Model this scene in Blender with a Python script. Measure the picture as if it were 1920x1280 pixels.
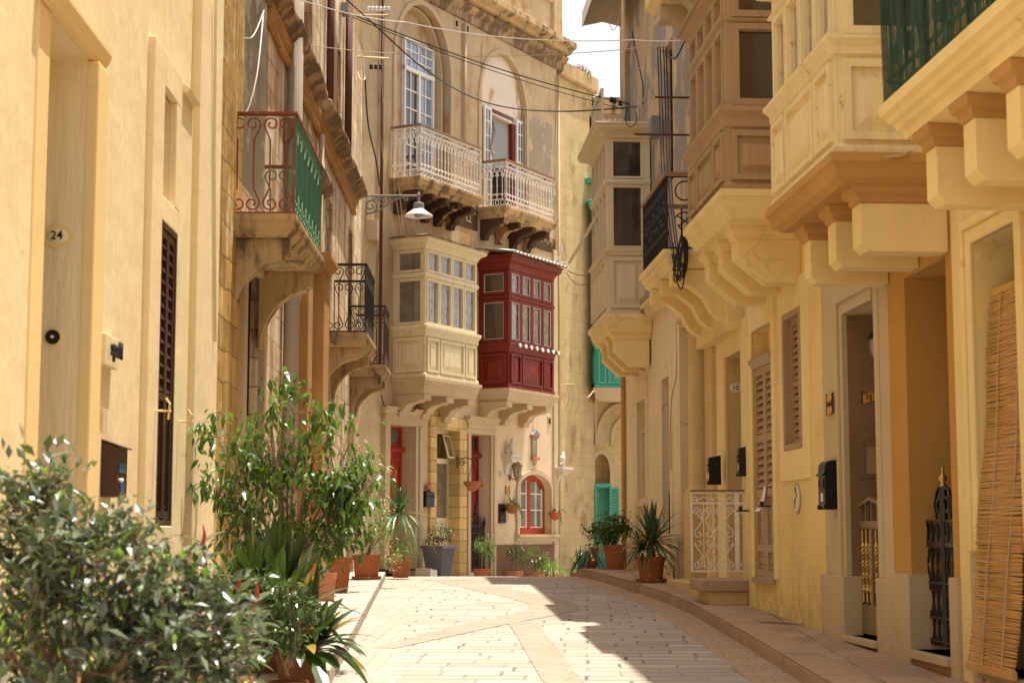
import bpy, bmesh, math, random
from mathutils import Vector, Matrix
random.seed(7)
S = bpy.context.scene
for o in list(bpy.data.objects): bpy.data.objects.remove(o)
# ---------------------------------------------------------------- camera, light, exposure
FPX = 3200.0
TH = math.atan(360/FPX)
CAMZ = 1.42
cd = bpy.data.cameras.new('camera'); cam = bpy.data.objects.new('camera', cd); S.collection.objects.link(cam)
cam.location = (0, 0, CAMZ); cam.rotation_euler = (math.pi/2+TH, 0, 0)
cd.sensor_width = 36; cd.lens = 36*FPX/1920; cd.clip_end = 2000; cd.clip_start = .1
cd.dof.use_dof = True; cd.dof.focus_distance = 25; cd.dof.aperture_fstop = 5.0
S.camera = cam
SUN = Vector((.175, .10, 1)).normalized()
w = bpy.data.worlds.new('World'); S.world = w; w.use_nodes = True
nt = w.node_tree; bg = nt.nodes['Background']; sky = nt.nodes.new('ShaderNodeTexSky')
sky.sky_type = 'NISHITA'; sky.sun_disc = False
sky.sun_elevation = math.asin(SUN.z); sky.sun_rotation = math.atan2(SUN.x, SUN.y)
sky.dust_density = 6.0; sky.ozone_density = .4
hz = nt.nodes.new('ShaderNodeMix'); hz.data_type = 'RGBA'; hz.inputs[0].default_value = .45; hz.inputs[7].default_value = (7.5, 7.5, 7.4, 1)   # summer haze whitens the sky
nt.links.new(sky.outputs[0], hz.inputs[6]); nt.links.new(hz.outputs[2], bg.inputs[0]); bg.inputs[1].default_value = .12
ld = bpy.data.lights.new('sun', 'SUN'); ld.energy = 5; ld.angle = math.radians(.5); ld.color = (1, .935, .81)
sun = bpy.data.objects.new('sun', ld); S.collection.objects.link(sun)
sun.rotation_euler = SUN.to_track_quat('Z', 'Y').to_euler(); sun.location = (5, 5, 40)
S.view_settings.view_transform = 'Standard'; S.view_settings.look = 'None'
S.view_settings.exposure = .82; S.view_settings.gamma = 1
S.render.engine = 'CYCLES'; S.cycles.max_bounces = 8; S.cycles.diffuse_bounces = 6; S.cycles.transparent_max_bounces = 12
# ---------------------------------------------------------------- helpers
def ray(px, py):
    cx = (px-960)/FPX; cy = (640-py)/FPX; c = math.cos(TH); s = math.sin(TH)
    return Vector((cx, c-s*cy, s+c*cy))
def PX(px, py, Y):
    d = ray(px, py); return Vector((0, 0, CAMZ))+d*(Y/d.y)
SL = .0265
def G(px, py, dz=0):
    d = ray(px, py); t = (CAMZ-dz)/(SL*d.y-d.z); return Vector((0, 0, CAMZ))+d*t
class Fr:
    """facade frame: u along the wall, n out of the wall, z up"""
    def __init__(s, o, d, n): s.o = Vector(o[:2]); s.d = Vector(d[:2]).normalized(); s.n = Vector(n[:2]).normalized()
    def pt(s, u, n, z): p = s.o+s.d*u+s.n*n; return Vector((p.x, p.y, z))
    def q(s, px, py, n=0):
        r = ray(px, py); a = s.o+s.n*n; r2 = Vector((r.x, r.y))
        t = a.dot(s.n)/r2.dot(s.n); p = r2*t
        return ((p-s.o).dot(s.d), CAMZ+r.z*t)
    def at(s, n): return Fr(s.o+s.n*n, s.d, s.n)
    def side(s, u, sg=-1): return Fr(s.o+s.d*u, s.n, s.d*sg)   # plane across the wall at u, facing -u (sg=-1)
    def ang(s): return math.atan2(s.d.y, s.d.x)
class MB:
    def __init__(s): s.v = []; s.f = []
    def add(s, vs, fs):
        b = len(s.v); s.v += [Vector(v) for v in vs]; s.f += [tuple(i+b for i in f) for f in fs]; return s
    def hexa(s, p): return s.add(p, [(3,2,1,0),(4,5,6,7),(0,1,5,4),(1,2,6,5),(2,3,7,6),(3,0,4,7)])
    def box(s, F, u0, u1, n0, n1, z0, z1):
        return s.hexa([F.pt(u0,n0,z0),F.pt(u1,n0,z0),F.pt(u1,n1,z0),F.pt(u0,n1,z0),F.pt(u0,n0,z1),F.pt(u1,n0,z1),F.pt(u1,n1,z1),F.pt(u0,n1,z1)])
    def wbox(s, x0,x1,y0,y1,z0,z1):
        return s.hexa([(x0,y0,z0),(x1,y0,z0),(x1,y1,z0),(x0,y1,z0),(x0,y0,z1),(x1,y0,z1),(x1,y1,z1),(x0,y1,z1)])
    def loft(s, A, B, cap=True):
        n = len(A); s.add(list(A)+list(B), [(i,(i+1)%n,n+(i+1)%n,n+i) for i in range(n)]+([tuple(range(n))[::-1], tuple(range(n,2*n))] if cap else [])); return s
    def pu(s, F, poly, u0, u1):      # polygon (n,z) pushed along u
        return s.loft([F.pt(u0,n,z) for n,z in poly], [F.pt(u1,n,z) for n,z in poly])
    def pn(s, F, poly, n0, n1):      # polygon (u,z) pushed along n
        return s.loft([F.pt(u,n0,z) for u,z in poly], [F.pt(u,n1,z) for u,z in poly])
    def sweep(s, F, u0, u1, D, prof, caps=True):    # moulding round three sides of a bay
        P = []
        for o, z in prof: P.append([F.pt(u0-o,-.02,z),F.pt(u0-o,D+o,z),F.pt(u1+o,D+o,z),F.pt(u1+o,-.02,z)])
        for a, b in zip(P, P[1:]):
            for i in range(3): s.add([a[i],a[i+1],b[i+1],b[i]], [(0,1,2,3)])
        if caps: s.add(P[0], [(0,1,2,3)]); s.add(P[-1], [(0,1,2,3)])
        return s
    def tube(s, pts, r, k=5, cap=True):
        pts = [Vector(p) for p in pts]; rings = []; n = len(pts)
        rr = r if isinstance(r, (list, tuple)) else [r]*n
        pv = None
        for i, p in enumerate(pts):
            t = (pts[min(i+1,n-1)]-pts[max(i-1,0)])
            if t.length < 1e-9: t = Vector((0,0,1))
            t.normalize()
            a = Vector((0,0,1)) if abs(t.z) < .9 else Vector((1,0,0))
            if pv is not None:
                x = pv-t*pv.dot(t)
                if x.length < 1e-4: x = t.cross(a)
            else: x = t.cross(a)
            x.normalize(); pv = x; y = t.cross(x)
            rings.append([p+(x*math.cos(2*math.pi*j/k+.785)+y*math.sin(2*math.pi*j/k+.785))*rr[i] for j in range(k)])
        b = len(s.v); fs = []
        for R in rings: s.v += R
        for i in range(n-1):
            for j in range(k): fs.append((b+i*k+j, b+i*k+(j+1)%k, b+(i+1)*k+(j+1)%k, b+(i+1)*k+j))
        if cap: fs += [tuple(b+j for j in range(k))[::-1], tuple(b+(n-1)*k+j for j in range(k))]
        s.f += fs; return s
    def lathe(s, c, prof, k=20, sx=1, sy=1):
        c = Vector(c); b = len(s.v)
        for r, z in prof:
            for j in range(k):
                a = 2*math.pi*j/k; s.v.append(c+Vector((r*math.cos(a)*sx, r*math.sin(a)*sy, z)))
        for i in range(len(prof)-1):
            for j in range(k): s.f.append((b+i*k+j, b+i*k+(j+1)%k, b+(i+1)*k+(j+1)%k, b+(i+1)*k+j))
        s.f.append(tuple(b+j for j in range(k))[::-1]); s.f.append(tuple(b+(len(prof)-1)*k+j for j in range(k))); return s
    def disc(s, F, u, z, ru, rz, n0, n1, k=24):
        return s.pn(F, [(u+ru*math.cos(2*math.pi*i/k), z+rz*math.sin(2*math.pi*i/k)) for i in range(k)], n0, n1)
    def panel(s, F, u0, u1, z0, z1, n=0, m=.035, h=.03, pyr=None, c=.3):
        """raised and fielded panel: moulded frame and sunk field with a raised centre"""
        for (a,b,cc,d) in ((u0,u1,z0,z0+m),(u0,u1,z1-m,z1),(u0,u0+m,z0+m,z1-m),(u1-m,u1,z0+m,z1-m)): s.box(F,a,b,n-.005,n+h,cc,d)
        iu0,iu1,iz0,iz1 = u0+m*1.7,u1-m*1.7,z0+m*1.7,z1-m*1.7
        if pyr is not None:
            q = pyr; cu=(iu0+iu1)/2; cz=(iz0+iz1)/2
            s.add([F.pt(iu0,n,iz0),F.pt(iu1,n,iz0),F.pt(iu1,n,iz1),F.pt(iu0,n,iz1),F.pt(cu,n+q,cz)],[(0,1,4),(1,2,4),(2,3,4),(3,0,4)])
        else:
            e = min(iu1-iu0, iz1-iz0)*c*.6
            A=[F.pt(iu0,n-.003,iz0),F.pt(iu1,n-.003,iz0),F.pt(iu1,n-.003,iz1),F.pt(iu0,n-.003,iz1)]
            B=[F.pt(iu0+e,n+h*.8,iz0+e),F.pt(iu1-e,n+h*.8,iz0+e),F.pt(iu1-e,n+h*.8,iz1-e),F.pt(iu0+e,n+h*.8,iz1-e)]
            s.loft(A,B)
        return s
    def build(s, name, mat, parent=None, smooth=False, label=None, bev=0, recalc=True):
        base = parent_base(parent)
        me = bpy.data.meshes.new(name)
        me.from_pydata([tuple(v-base) for v in s.v], [], s.f)
        if recalc:
            bm = bmesh.new(); bm.from_mesh(me); bmesh.ops.recalc_face_normals(bm, faces=bm.faces); bm.to_mesh(me); bm.free()
        if smooth:
            me.polygons.foreach_set('use_smooth', [True]*len(me.polygons))
        o = bpy.data.objects.new(name, me); S.collection.objects.link(o)
        me.materials.append(mat)
        if parent: o.parent = parent
        if label: o['label'] = label
        if bev:
            md = o.modifiers.new('bevel','BEVEL'); md.width = bev; md.segments = 2; md.limit_method = 'ANGLE'; md.angle_limit = .6
        return o
def parent_base(p):
    b = Vector((0,0,0))
    while p is not None: b += p.location; p = p.parent
    return b
def thing(name, label, cat, loc, group=None):
    o = bpy.data.objects.new(name, None); S.collection.objects.link(o); o.location = loc; o.empty_display_size = .1
    o['label'] = label; o['category'] = cat
    if group: o['group'] = group
    return o
def tag(o, label, cat, group=None):
    o['label'] = label; o['category'] = cat
    if group: o['group'] = group
    return o
def struct(o, kind='structure'): o['kind'] = kind; return o
def single(name, mb, mat, label, cat, group=None, **k):   # a thing that is one mesh, origin at its lowest centre
    xs=[v.x for v in mb.v]; ys=[v.y for v in mb.v]; zs=[v.z for v in mb.v]
    b = Vector(((min(xs)+max(xs))/2,(min(ys)+max(ys))/2,min(zs)))
    for v in mb.v: v -= b
    o = mb.build(name, mat, None, **k); o.location = b; return tag(o, label, cat, group)
def spiral(c, R0, R1, a0, a1, n=18, s=1):
    return [(c[0]+s*math.cos(a0+(a1-a0)*i/n)*(R0+(R1-R0)*i/n), c[1]+math.sin(a0+(a1-a0)*i/n)*(R0+(R1-R0)*i/n)) for i in range(n+1)]
def stroke(mb, F, pts, r, n=0, k=4): mb.tube([F.pt(a,n,b) for a,b in pts], r, k)
def text(s, size, mat, origin, right, normal, parent, name='lettering', ext=.002, label=None):
    cu = bpy.data.curves.new(name,'FONT'); cu.body = s; cu.size = size; cu.extrude = ext; cu.align_x='CENTER'; cu.align_y='CENTER'
    cu.offset = size*.012
    t = bpy.data.objects.new('t', cu); S.collection.objects.link(t)
    dg = bpy.context.evaluated_depsgraph_get(); me = bpy.data.meshes.new_from_object(t.evaluated_get(dg)); bpy.data.objects.remove(t)
    r = Vector(right).normalized(); nn = Vector(normal).normalized(); up = nn.cross(r)
    M = Matrix((r, up, nn)).transposed()
    base = Vector(origin)-parent_base(parent)
    for v in me.vertices: v.co = M @ v.co + base
    o = bpy.data.objects.new(name, me); S.collection.objects.link(o); me.materials.clear(); me.materials.append(mat); o.parent = parent
    return o
# ---------------------------------------------------------------- materials
class N:
    def __init__(s, name):
        s.m = bpy.data.materials.new(name); s.m.use_nodes = True; s.t = s.m.node_tree; s.b = s.t.nodes['Principled BSDF']; s.out = s.t.nodes['Material Output']
        s.pos = s.new('ShaderNodeNewGeometry').outputs['Position']
    def new(s, t, **k):
        n = s.t.nodes.new(t)
        for a, v in k.items(): setattr(n, a, v)
        return n
    def link(s, a, b): s.t.links.new(a, b)
    def mapv(s, sc, src=None, rot=(0,0,0)):
        m = s.new('ShaderNodeMapping'); m.inputs['Scale'].default_value = sc; m.inputs['Rotation'].default_value = rot; s.link(src or s.pos, m.inputs['Vector']); return m.outputs[0]
    def noise(s, sc, vec=None, det=5, rough=.55, dist=0):
        n = s.new('ShaderNodeTexNoise'); n.inputs['Scale'].default_value = sc; n.inputs['Detail'].default_value = det; n.inputs['Roughness'].default_value = rough; n.inputs['Distortion'].default_value = dist
        s.link(vec or s.pos, n.inputs['Vector']); return n.outputs['Fac']
    def ramp(s, f, a, b, lo=0, hi=1):
        r = s.new('ShaderNodeMapRange'); r.inputs['From Min'].default_value = a; r.inputs['From Max'].default_value = b; r.inputs['To Min'].default_value = lo; r.inputs['To Max'].default_value = hi; r.clamp = True
        s.link(f, r.inputs[0]); return r.outputs[0]
    def mix(s, f, a, b, mode='MIX'):
        m = s.new('ShaderNodeMix', data_type='RGBA', blend_type=mode)
        for sock, v in ((m.inputs[0], f), (m.inputs[6], a), (m.inputs[7], b)):
            if isinstance(v, (int, float)): sock.default_value = v
            elif isinstance(v, tuple): sock.default_value = (*v[:3], 1)
            else: s.link(v, sock)
        return m.outputs[2]
    def math(s, op, a, b=0):
        m = s.new('ShaderNodeMath', operation=op)
        for sock, v in ((m.inputs[0], a), (m.inputs[1], b)):
            if isinstance(v, (int, float)): sock.default_value = v
            else: s.link(v, sock)
        return m.outputs[0]
    def bump(s, h, st, dist=.02):
        b = s.new('ShaderNodeBump'); b.inputs['Strength'].default_value = st; b.inputs['Distance'].default_value = dist; s.link(h, b.inputs['Height'])
        if s.b.inputs['Normal'].links: s.link(s.b.inputs['Normal'].links[0].from_socket, b.inputs['Normal'])
        s.link(b.outputs[0], s.b.inputs['Normal']); return b
    def uv(s, F):      # wall coordinates (along the wall, height)
        d = s.new('ShaderNodeVectorMath', operation='DOT_PRODUCT'); s.link(s.pos, d.inputs[0]); d.inputs[1].default_value = (F.d.x, F.d.y, 0)
        x = s.new('ShaderNodeSeparateXYZ'); s.link(s.pos, x.inputs[0]); c = s.new('ShaderNodeCombineXYZ')
        s.link(d.outputs['Value'], c.inputs[0]); s.link(x.outputs[2], c.inputs[1]); return c.outputs[0]
    def fin(s, col, rough=.9, spec=.25):
        if isinstance(col, tuple): s.b.inputs['Base Color'].default_value = (*col[:3], 1)
        else: s.link(col, s.b.inputs['Base Color'])
        s.b.inputs['Roughness'].default_value = rough; s.b.inputs['Specular IOR Level'].default_value = spec; return s.m
def dk(c, k): return tuple(x*k for x in c)
def plaster(name, c, var=.12, streak=.25, bump=.25, stain=None, st_lo=.62, grime=None, sbump=.0, patch=None, p_lo=.55, p_sc=2.0, p_str=.55, crack=0, course=None):
    n = N(name)
    col = n.mix(n.ramp(n.noise(1.3, det=6), .3, .7), dk(c, 1-var), dk(c, 1+var*.5))
    sv = n.mapv((5, 5, .35)); sk = n.noise(1.0, sv, det=7, rough=.65)
    col = n.mix(n.ramp(sk, .5, .75, 0, streak), col, dk(c, .62))
    if patch:
        pn = n.noise(p_sc, n.mapv((1,1,p_str)), det=9, rough=.66, dist=.3); pf = n.ramp(pn, p_lo, p_lo+.03)
        col = n.mix(pf, col, patch)
        n.bump(pf, .35, -.012)
    if stain:
        sn = n.noise(1.8, n.mapv((2,2,.5)), det=8, rough=.7); col = n.mix(n.ramp(sn, st_lo, st_lo+.1, 0, .85), col, stain)
    if course:   # eroded courses of block stone showing through
        uv = n.uv(course[0]); b = n.new('ShaderNodeTexBrick'); nz = n.new('ShaderNodeTexNoise'); nz.inputs['Scale'].default_value = 2.0; nz.inputs['Detail'].default_value = 5; n.link(n.pos, nz.inputs['Vector'])
        sc = n.new('ShaderNodeVectorMath', operation='SCALE'); n.link(nz.outputs['Color'], sc.inputs[0]); sc.inputs['Scale'].default_value = .12; ad = n.new('ShaderNodeVectorMath', operation='ADD'); n.link(uv, ad.inputs[0]); n.link(sc.outputs[0], ad.inputs[1]); n.link(ad.outputs[0], b.inputs['Vector'])
        b.inputs['Scale'].default_value = 1; b.inputs['Brick Width'].default_value = course[1]; b.inputs['Row Height'].default_value = course[2]; b.inputs['Mortar Size'].default_value = .014; b.inputs['Mortar Smooth'].default_value = .6
        b.inputs['Color1'].default_value = (1.1,1.1,1.1,1); b.inputs['Color2'].default_value = (.72,.70,.66,1); b.inputs['Mortar'].default_value = (.5,.45,.38,1)
        col = n.mix(n.ramp(n.noise(.9, det=4), .38, .55, .25, 1), col, n.mix(1.0, col, b.outputs['Color'], 'MULTIPLY')); n.bump(b.outputs['Fac'], -.7, .02)
    if crack:   # hairline cracks and repaired seams
        dv = n.new('ShaderNodeVectorMath', operation='ADD'); nz = n.new('ShaderNodeTexNoise'); nz.inputs['Scale'].default_value = 2.5; nz.inputs['Detail'].default_value = 6; n.link(n.pos, nz.inputs['Vector'])
        s2 = n.new('ShaderNodeVectorMath', operation='SCALE'); n.link(nz.outputs['Color'], s2.inputs[0]); s2.inputs['Scale'].default_value = .5; n.link(n.pos, dv.inputs[0]); n.link(s2.outputs[0], dv.inputs[1])
        vo = n.new('ShaderNodeTexVoronoi', feature='DISTANCE_TO_EDGE'); vo.inputs['Scale'].default_value = .9; n.link(dv.outputs[0], vo.inputs['Vector'])
        cf = n.math('MULTIPLY', n.ramp(vo.outputs['Distance'], .0, .012, 1, 0), n.ramp(n.noise(1.7, det=4), .5, .62))
        col = n.mix(n.math('MULTIPLY', cf, crack), col, dk(c, .4)); n.bump(cf, -.5*crack, .01)
        rp = n.ramp(n.noise(.8, det=3), .56, .575); col = n.mix(n.math('MULTIPLY', rp, .35*crack), col, dk(c, 1.12)); n.bump(rp, .25*crack, .006)
    if grime:   # damp and dirt creeping up from the pavement
        z = n.new('ShaderNodeSeparateXYZ'); n.link(n.pos, z.inputs[0])
        hgt = n.math('SUBTRACT', z.outputs[2], n.math('MULTIPLY', z.outputs[1], SL))
        gm = n.math('MULTIPLY', n.ramp(hgt, .1, 1.1, 1, 0), n.ramp(n.noise(5, det=8, rough=.7), .42, .62))
        col = n.mix(n.math('MULTIPLY', gm, .42), col, grime)
    fine = n.noise(60, det=4); 
    n.bump(n.noise(4, det=6, rough=.6), bump*.6, .02); n.bump(fine, bump*.45, .004)
    if sbump: n.bump(n.noise(1.0, n.mapv((7,7,.8)), det=7, rough=.62), min(sbump,1), .05*max(1,sbump)); n.bump(n.noise(1.6, det=4), min(.5,.5*sbump), .06)
    return n.fin(col, .92, .15)
def stone(name, F, c, bw=.55, bh=.28, mortar=.6, var=.25, bump=.35, stain=None, st_lo=.6, msize=.012):
    n = N(name); uv = n.uv(F)
    wv = n.new('ShaderNodeVectorMath', operation='ADD'); nz = n.new('ShaderNodeTexNoise'); nz.inputs['Scale'].default_value = 1.7; n.link(n.pos, nz.inputs['Vector'])
    sc = n.new('ShaderNodeVectorMath', operation='SCALE'); n.link(nz.outputs['Color'], sc.inputs[0]); sc.inputs['Scale'].default_value = .07
    n.link(uv, wv.inputs[0]); n.link(sc.outputs[0], wv.inputs[1])
    b = n.new('ShaderNodeTexBrick'); n.link(wv.outputs[0], b.inputs['Vector']); b.inputs['Scale'].default_value = 1; b.inputs['Brick Width'].default_value = bw; b.inputs['Row Height'].default_value = bh
    b.inputs['Mortar Size'].default_value = msize; b.inputs['Mortar Smooth'].default_value = .5; b.inputs['Bias'].default_value = 0
    b.inputs['Color1'].default_value = (*dk(c,1+var*.4),1); b.inputs['Color2'].default_value = (*dk(c,1-var),1); b.inputs['Mortar'].default_value = (*dk(c,mortar),1)
    col = n.mix(n.ramp(n.noise(2.5, det=8, rough=.65), .35, .7, 0, .5), b.outputs['Color'], dk(c,.72))
    col = n.mix(n.ramp(n.noise(1.0, n.mapv((4,4,.4)), det=7, rough=.65), .52, .75, 0, .4), col, dk(c,.55))
    if stain: col = n.mix(n.ramp(n.noise(1.3, n.mapv((1.2,1.2,.8)), det=8, rough=.68), st_lo, st_lo+.1, 0, .9), col, stain)
    n.bump(b.outputs['Fac'], -.6*bump-.1, .012); n.bump(n.noise(14, det=8, rough=.7), bump, .012); n.bump(n.noise(70, det=3), bump*.5, .004)
    return n.fin(col, .93, .12)
def paint(name, c, rough=.45, wear=None, w_lo=.66, var=.12, bump=.1, spec=.4):
    n = N(name); col = n.mix(n.noise(3, det=6), dk(c,1-var), dk(c,1+var))
    col = n.mix(n.ramp(n.noise(1, n.mapv((14,14,1.0)), det=7, rough=.65), .48, .72, 0, .45 if wear else .25), col, dk(c,.58))
    n.bump(n.noise(1, n.mapv((60,60,5)), det=5), .25 if wear else .08, .004)
    if wear: 
        f = n.ramp(n.noise(5, n.mapv((1,1,.6)), det=10, rough=.78), w_lo-.035, w_lo+.01); col = n.mix(f, col, wear); n.bump(f, -.5, .006)
    n.bump(n.noise(25, det=6), bump, .006)
    return n.fin(col, rough, spec)
def metal(name, c, rough=.45, met=.0, wear=None, w_lo=.6):
    n = N(name); col = n.mix(n.noise(12, det=6), dk(c,.8), dk(c,1.15))
    if wear: col = n.mix(n.ramp(n.noise(14, det=8, rough=.7), w_lo, w_lo+.05), col, wear)
    n.b.inputs['Metallic'].default_value = met; n.bump(n.noise(90, det=3), .1, .003)
    return n.fin(col, rough, .5)
def leafm(name, c1, c2, rough=.38, tr=.35, spec=.5, sc=9, edge=None):
    n = N(name); at = n.new('ShaderNodeAttribute'); at.attribute_name = 'tint'
    col = n.mix(at.outputs['Fac'], c1, c2)
    if edge: col = n.mix(n.ramp(n.noise(sc*3, det=3), .5, .6), col, edge)
    m = n.fin(col, rough, spec)
    t = n.new('ShaderNodeBsdfTranslucent'); hs = n.mix(.5, col, (.25,.42,.03)); n.link(hs, t.inputs[0])
    mx = n.new('ShaderNodeMixShader'); mx.inputs[0].default_value = tr; n.link(n.b.outputs[0], mx.inputs[1]); n.link(t.outputs[0], mx.inputs[2]); n.link(mx.outputs[0], n.out.inputs[0])
    return m
def glass(name, c, c2=None, sc=20, rough=.06, lo=.45, hi=.6, stretch=(1,1,1)):
    n = N(name); col = c
    if c2: col = n.mix(n.ramp(n.noise(sc, n.mapv(stretch), det=6, rough=.7), lo, hi), c, c2)
    m = n.fin(col, rough, .8); n.b.inputs['IOR'].default_value = 1.75; n.bump(n.noise(3, det=2), .12, .01); return m
# ---------------------------------------------------------------- facade lines (plan)
FA = Fr((-2.26,0), (-.0234,1), (1,.0234))
FB = Fr((-2.464,0), (-.0094,1), (1,.0094))
FC = Fr((-2.6,31), (.54,1), (1,-.54))
FD = FC.at(-.12)
FR = Fr((3.74,0), (-.06,1), (-1,-.06))
uCend = FC.q(1045,700)[0]; uDend = FD.q(1115,700)[0]
pE = FD.pt(uDend,0,0)
FE = Fr((pE.x,pE.y), (1,.05), (.05,-1))
uA1 = FA.q(386,900)[0]
def gz(Y):
    if Y < 26: return SL*Y
    if Y < 30: return SL*26+SL*(Y-26)-.0565*(Y-26)**2/8
    return SL*26+SL*4-.113-.045*(Y-30)
# ---------------------------------------------------------------- colours
M = {}
M['la'] = plaster('cream_plaster', (.78,.63,.38), crack=0.2, var=0.035, streak=0.03, bump=0.4, sbump=0.5, grime=(.45,.32,.18))
M['la_trim'] = plaster('yellow_trim', (.76,.57,.27), crack=0.12, var=0.05, streak=0.04, bump=.15)
M['lb'] = plaster('peeling_limewash', (.54,.36,.20), crack=0.5, var=.25, streak=.6, bump=.8, sbump=1.6, patch=(.74,.60,.42), p_lo=.47, p_sc=2.6, p_str=.13, stain=(.24,.12,.05), st_lo=.60, course=(FB,.6,.30))
M['lb_rubble'] = plaster('crumbling_ochre_stone', (.58,.36,.12), var=.35, streak=.6, bump=1.0, sbump=2.2, patch=(.70,.55,.32), p_lo=.56, p_sc=6, p_str=.25, stain=(.25,.13,.04), st_lo=.62, course=(FB,.5,.28))
M['lb_grey'] = plaster('flaking_grey_plaster', (.42,.37,.30), var=.2, streak=.5, bump=.6, sbump=1.0, patch=(.62,.56,.46), p_lo=.52, p_sc=5, p_str=.2, stain=(.16,.13,.10), st_lo=.6)
M['ochre_stone'] = plaster('ochre_stone', (.46,.25,.09), var=.2, streak=.4, bump=.4)
M['dirty_stone'] = plaster('weathered_stone', (.50,.35,.18), var=.25, streak=.4, bump=.7, stain=(.07,.055,.04), st_lo=.52)
M['slab_stone'] = plaster('stained_slab', (.48,.33,.17), var=.3, streak=.5, bump=.8, stain=(.11,.08,.05), st_lo=.49, patch=(.56,.34,.12), p_lo=.6, p_sc=3)
M['soot_stone'] = plaster('sooty_stone', (.44,.31,.18), var=.25, streak=.5, bump=.6, stain=(.13,.09,.06), st_lo=.42)
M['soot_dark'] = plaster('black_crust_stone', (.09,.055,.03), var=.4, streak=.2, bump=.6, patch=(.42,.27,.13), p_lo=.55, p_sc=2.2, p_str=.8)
M['c_stone'] = stone('golden_ashlar', FC, (.54,.41,.25), .72,.30, mortar=.84, var=.09, bump=.3, stain=(.40,.23,.10), st_lo=.53, msize=.007)
M['c_low'] = plaster('limestone_render', (.58,.45,.28), crack=0.6, var=.14, streak=.3, bump=.3, grime=(.3,.2,.12))
M['c_patch'] = plaster('white_patch', (.72,.62,.52), var=.06, streak=.1, bump=.3, patch=(.52,.36,.2), p_lo=.6)
M['c_trim'] = plaster('smooth_stone_trim', (.54,.41,.26), var=.12, streak=.25, bump=.3, stain=(.40,.27,.14), st_lo=.6)
M['c_clad'] = stone('rock_faced_cladding', FC, (.66,.46,.20), .34,.22, mortar=.45, var=.25, bump=.9, msize=.014)
M['pink'] = plaster('pink_plaster', (.67,.52,.35), crack=0.3, var=.08, streak=.18, bump=.25, grime=(.35,.25,.18))
M['brown_marble'] = plaster('brown_marble', (.20,.11,.07), var=.4, streak=.2, bump=.05, stain=(.34,.2,.12), st_lo=.6)
M['d_stone'] = stone('tower_ashlar', FD, (.58,.43,.23), .48,.30, mortar=.78, var=.10, bump=.7, stain=(.34,.22,.10), st_lo=.54, msize=.010)
M['e_stone'] = stone('back_ashlar', FE, (.58,.43,.22), .46,.30, mortar=.74, var=.1, bump=.6, stain=(.36,.24,.11), st_lo=.56)
M['r1'] = plaster('cream_render', (.76,.59,.28), crack=0.5, var=.08, streak=.18, bump=.3, grime=(.42,.28,.12))
M['r2'] = plaster('orange_render', (.48,.26,.07), crack=0.45, var=.12, streak=.22, bump=.25, grime=(.5,.36,.22))
M['r3'] = plaster('beige_stone', (.54,.41,.25), crack=0.3, var=.1, streak=.2, bump=.25)
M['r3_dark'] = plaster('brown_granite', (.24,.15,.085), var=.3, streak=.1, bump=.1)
M['plinth'] = plaster('pale_marble', (.50,.38,.24), var=.15, streak=.2, bump=.05, stain=(.42,.29,.18), st_lo=.6)
M['r4'] = plaster('yellow_render', (.76,.56,.23), crack=0.6, var=.10, streak=.16, bump=.3, grime=(.25,.16,.08))
M['r4_trim'] = plaster('yellow_trim_light', (.80,.62,.30), crack=0.4, var=.08, streak=.1, bump=.12)
M['r5'] = plaster('golden_limestone', (.62,.44,.20), crack=0.5, var=.15, streak=.3, bump=.35, stain=(.42,.26,.11), st_lo=.62)
M['r6'] = plaster('pale_limewash', (.74,.59,.36), crack=0.7, var=.08, streak=.2, bump=.3, stain=(.50,.34,.18), st_lo=.66, grime=(.35,.22,.12))
M['r6_up'] = plaster('patched_cement', (.56,.40,.23), var=.2, streak=.3, bump=.3, patch=(.30,.25,.20), p_lo=.48, p_sc=1.2)
M['corbel_brown'] = plaster('brown_moulding', (.47,.26,.09), var=.1, streak=.2, bump=.15)
M['corbel_cream'] = plaster('cream_corbel', (.78,.60,.28), crack=0.3, var=.12, streak=.3, bump=.35, stain=(.52,.38,.2), st_lo=.6)
M['w_cream'] = paint('cream_wood', (.70,.60,.38), .5, wear=(.35,.2,.1), w_lo=.69)
M['w_cream2'] = paint('old_cream_wood', (.76,.61,.34), .5, wear=(.36,.18,.07), w_lo=.635)
M['w_brown'] = paint('tan_wood', (.40,.245,.12), .5, wear=(.58,.46,.33), w_lo=.665)
M['w_red'] = paint('oxblood_wood', (.17,.014,.009), .4, wear=(.24,.04,.03), w_lo=.62, var=.2)
M['w_red2'] = paint('bright_red_wood', (.36,.035,.015), .3)
M['w_white'] = paint('white_wood', (.75,.74,.70), .4)
M['w_beige'] = paint('greige_wood', (.64,.52,.33), .45)
M['w_shut'] = paint('taupe_shutter', (.38,.24,.13), .5)
M['w_dark'] = paint('dark_brown_wood', (.05,.016,.010), .35)
M['w_teal'] = paint('teal_wood', (.06,.36,.27), .45)
M['iron'] = metal('black_iron', (.012,.011,.011), .4)
M['iron_w'] = metal('white_iron', (.80,.74,.66), .45, wear=(.35,.22,.14), w_lo=.68)
M['iron_r'] = metal('rusty_red_iron', (.22,.045,.02), .6, wear=(.40,.30,.20), w_lo=.58)
M['iron_g'] = metal('green_iron', (.07,.19,.10), .5, wear=(.35,.25,.15), w_lo=.68)
M['rust'] = metal('rust', (.10,.03,.015), .8)
M['brass'] = metal('brass', (.55,.36,.12), .35, .8)
M['grey_m'] = metal('grey_metal', (.20,.19,.18), .5)
M['white_m'] = metal('white_enamel', (.8,.8,.77), .3)
M['bronze'] = metal('bronze_frame', (.25,.16,.08), .4, .3)
M['handrail'] = paint('brown_handrail', (.25,.14,.07), .5)
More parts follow.
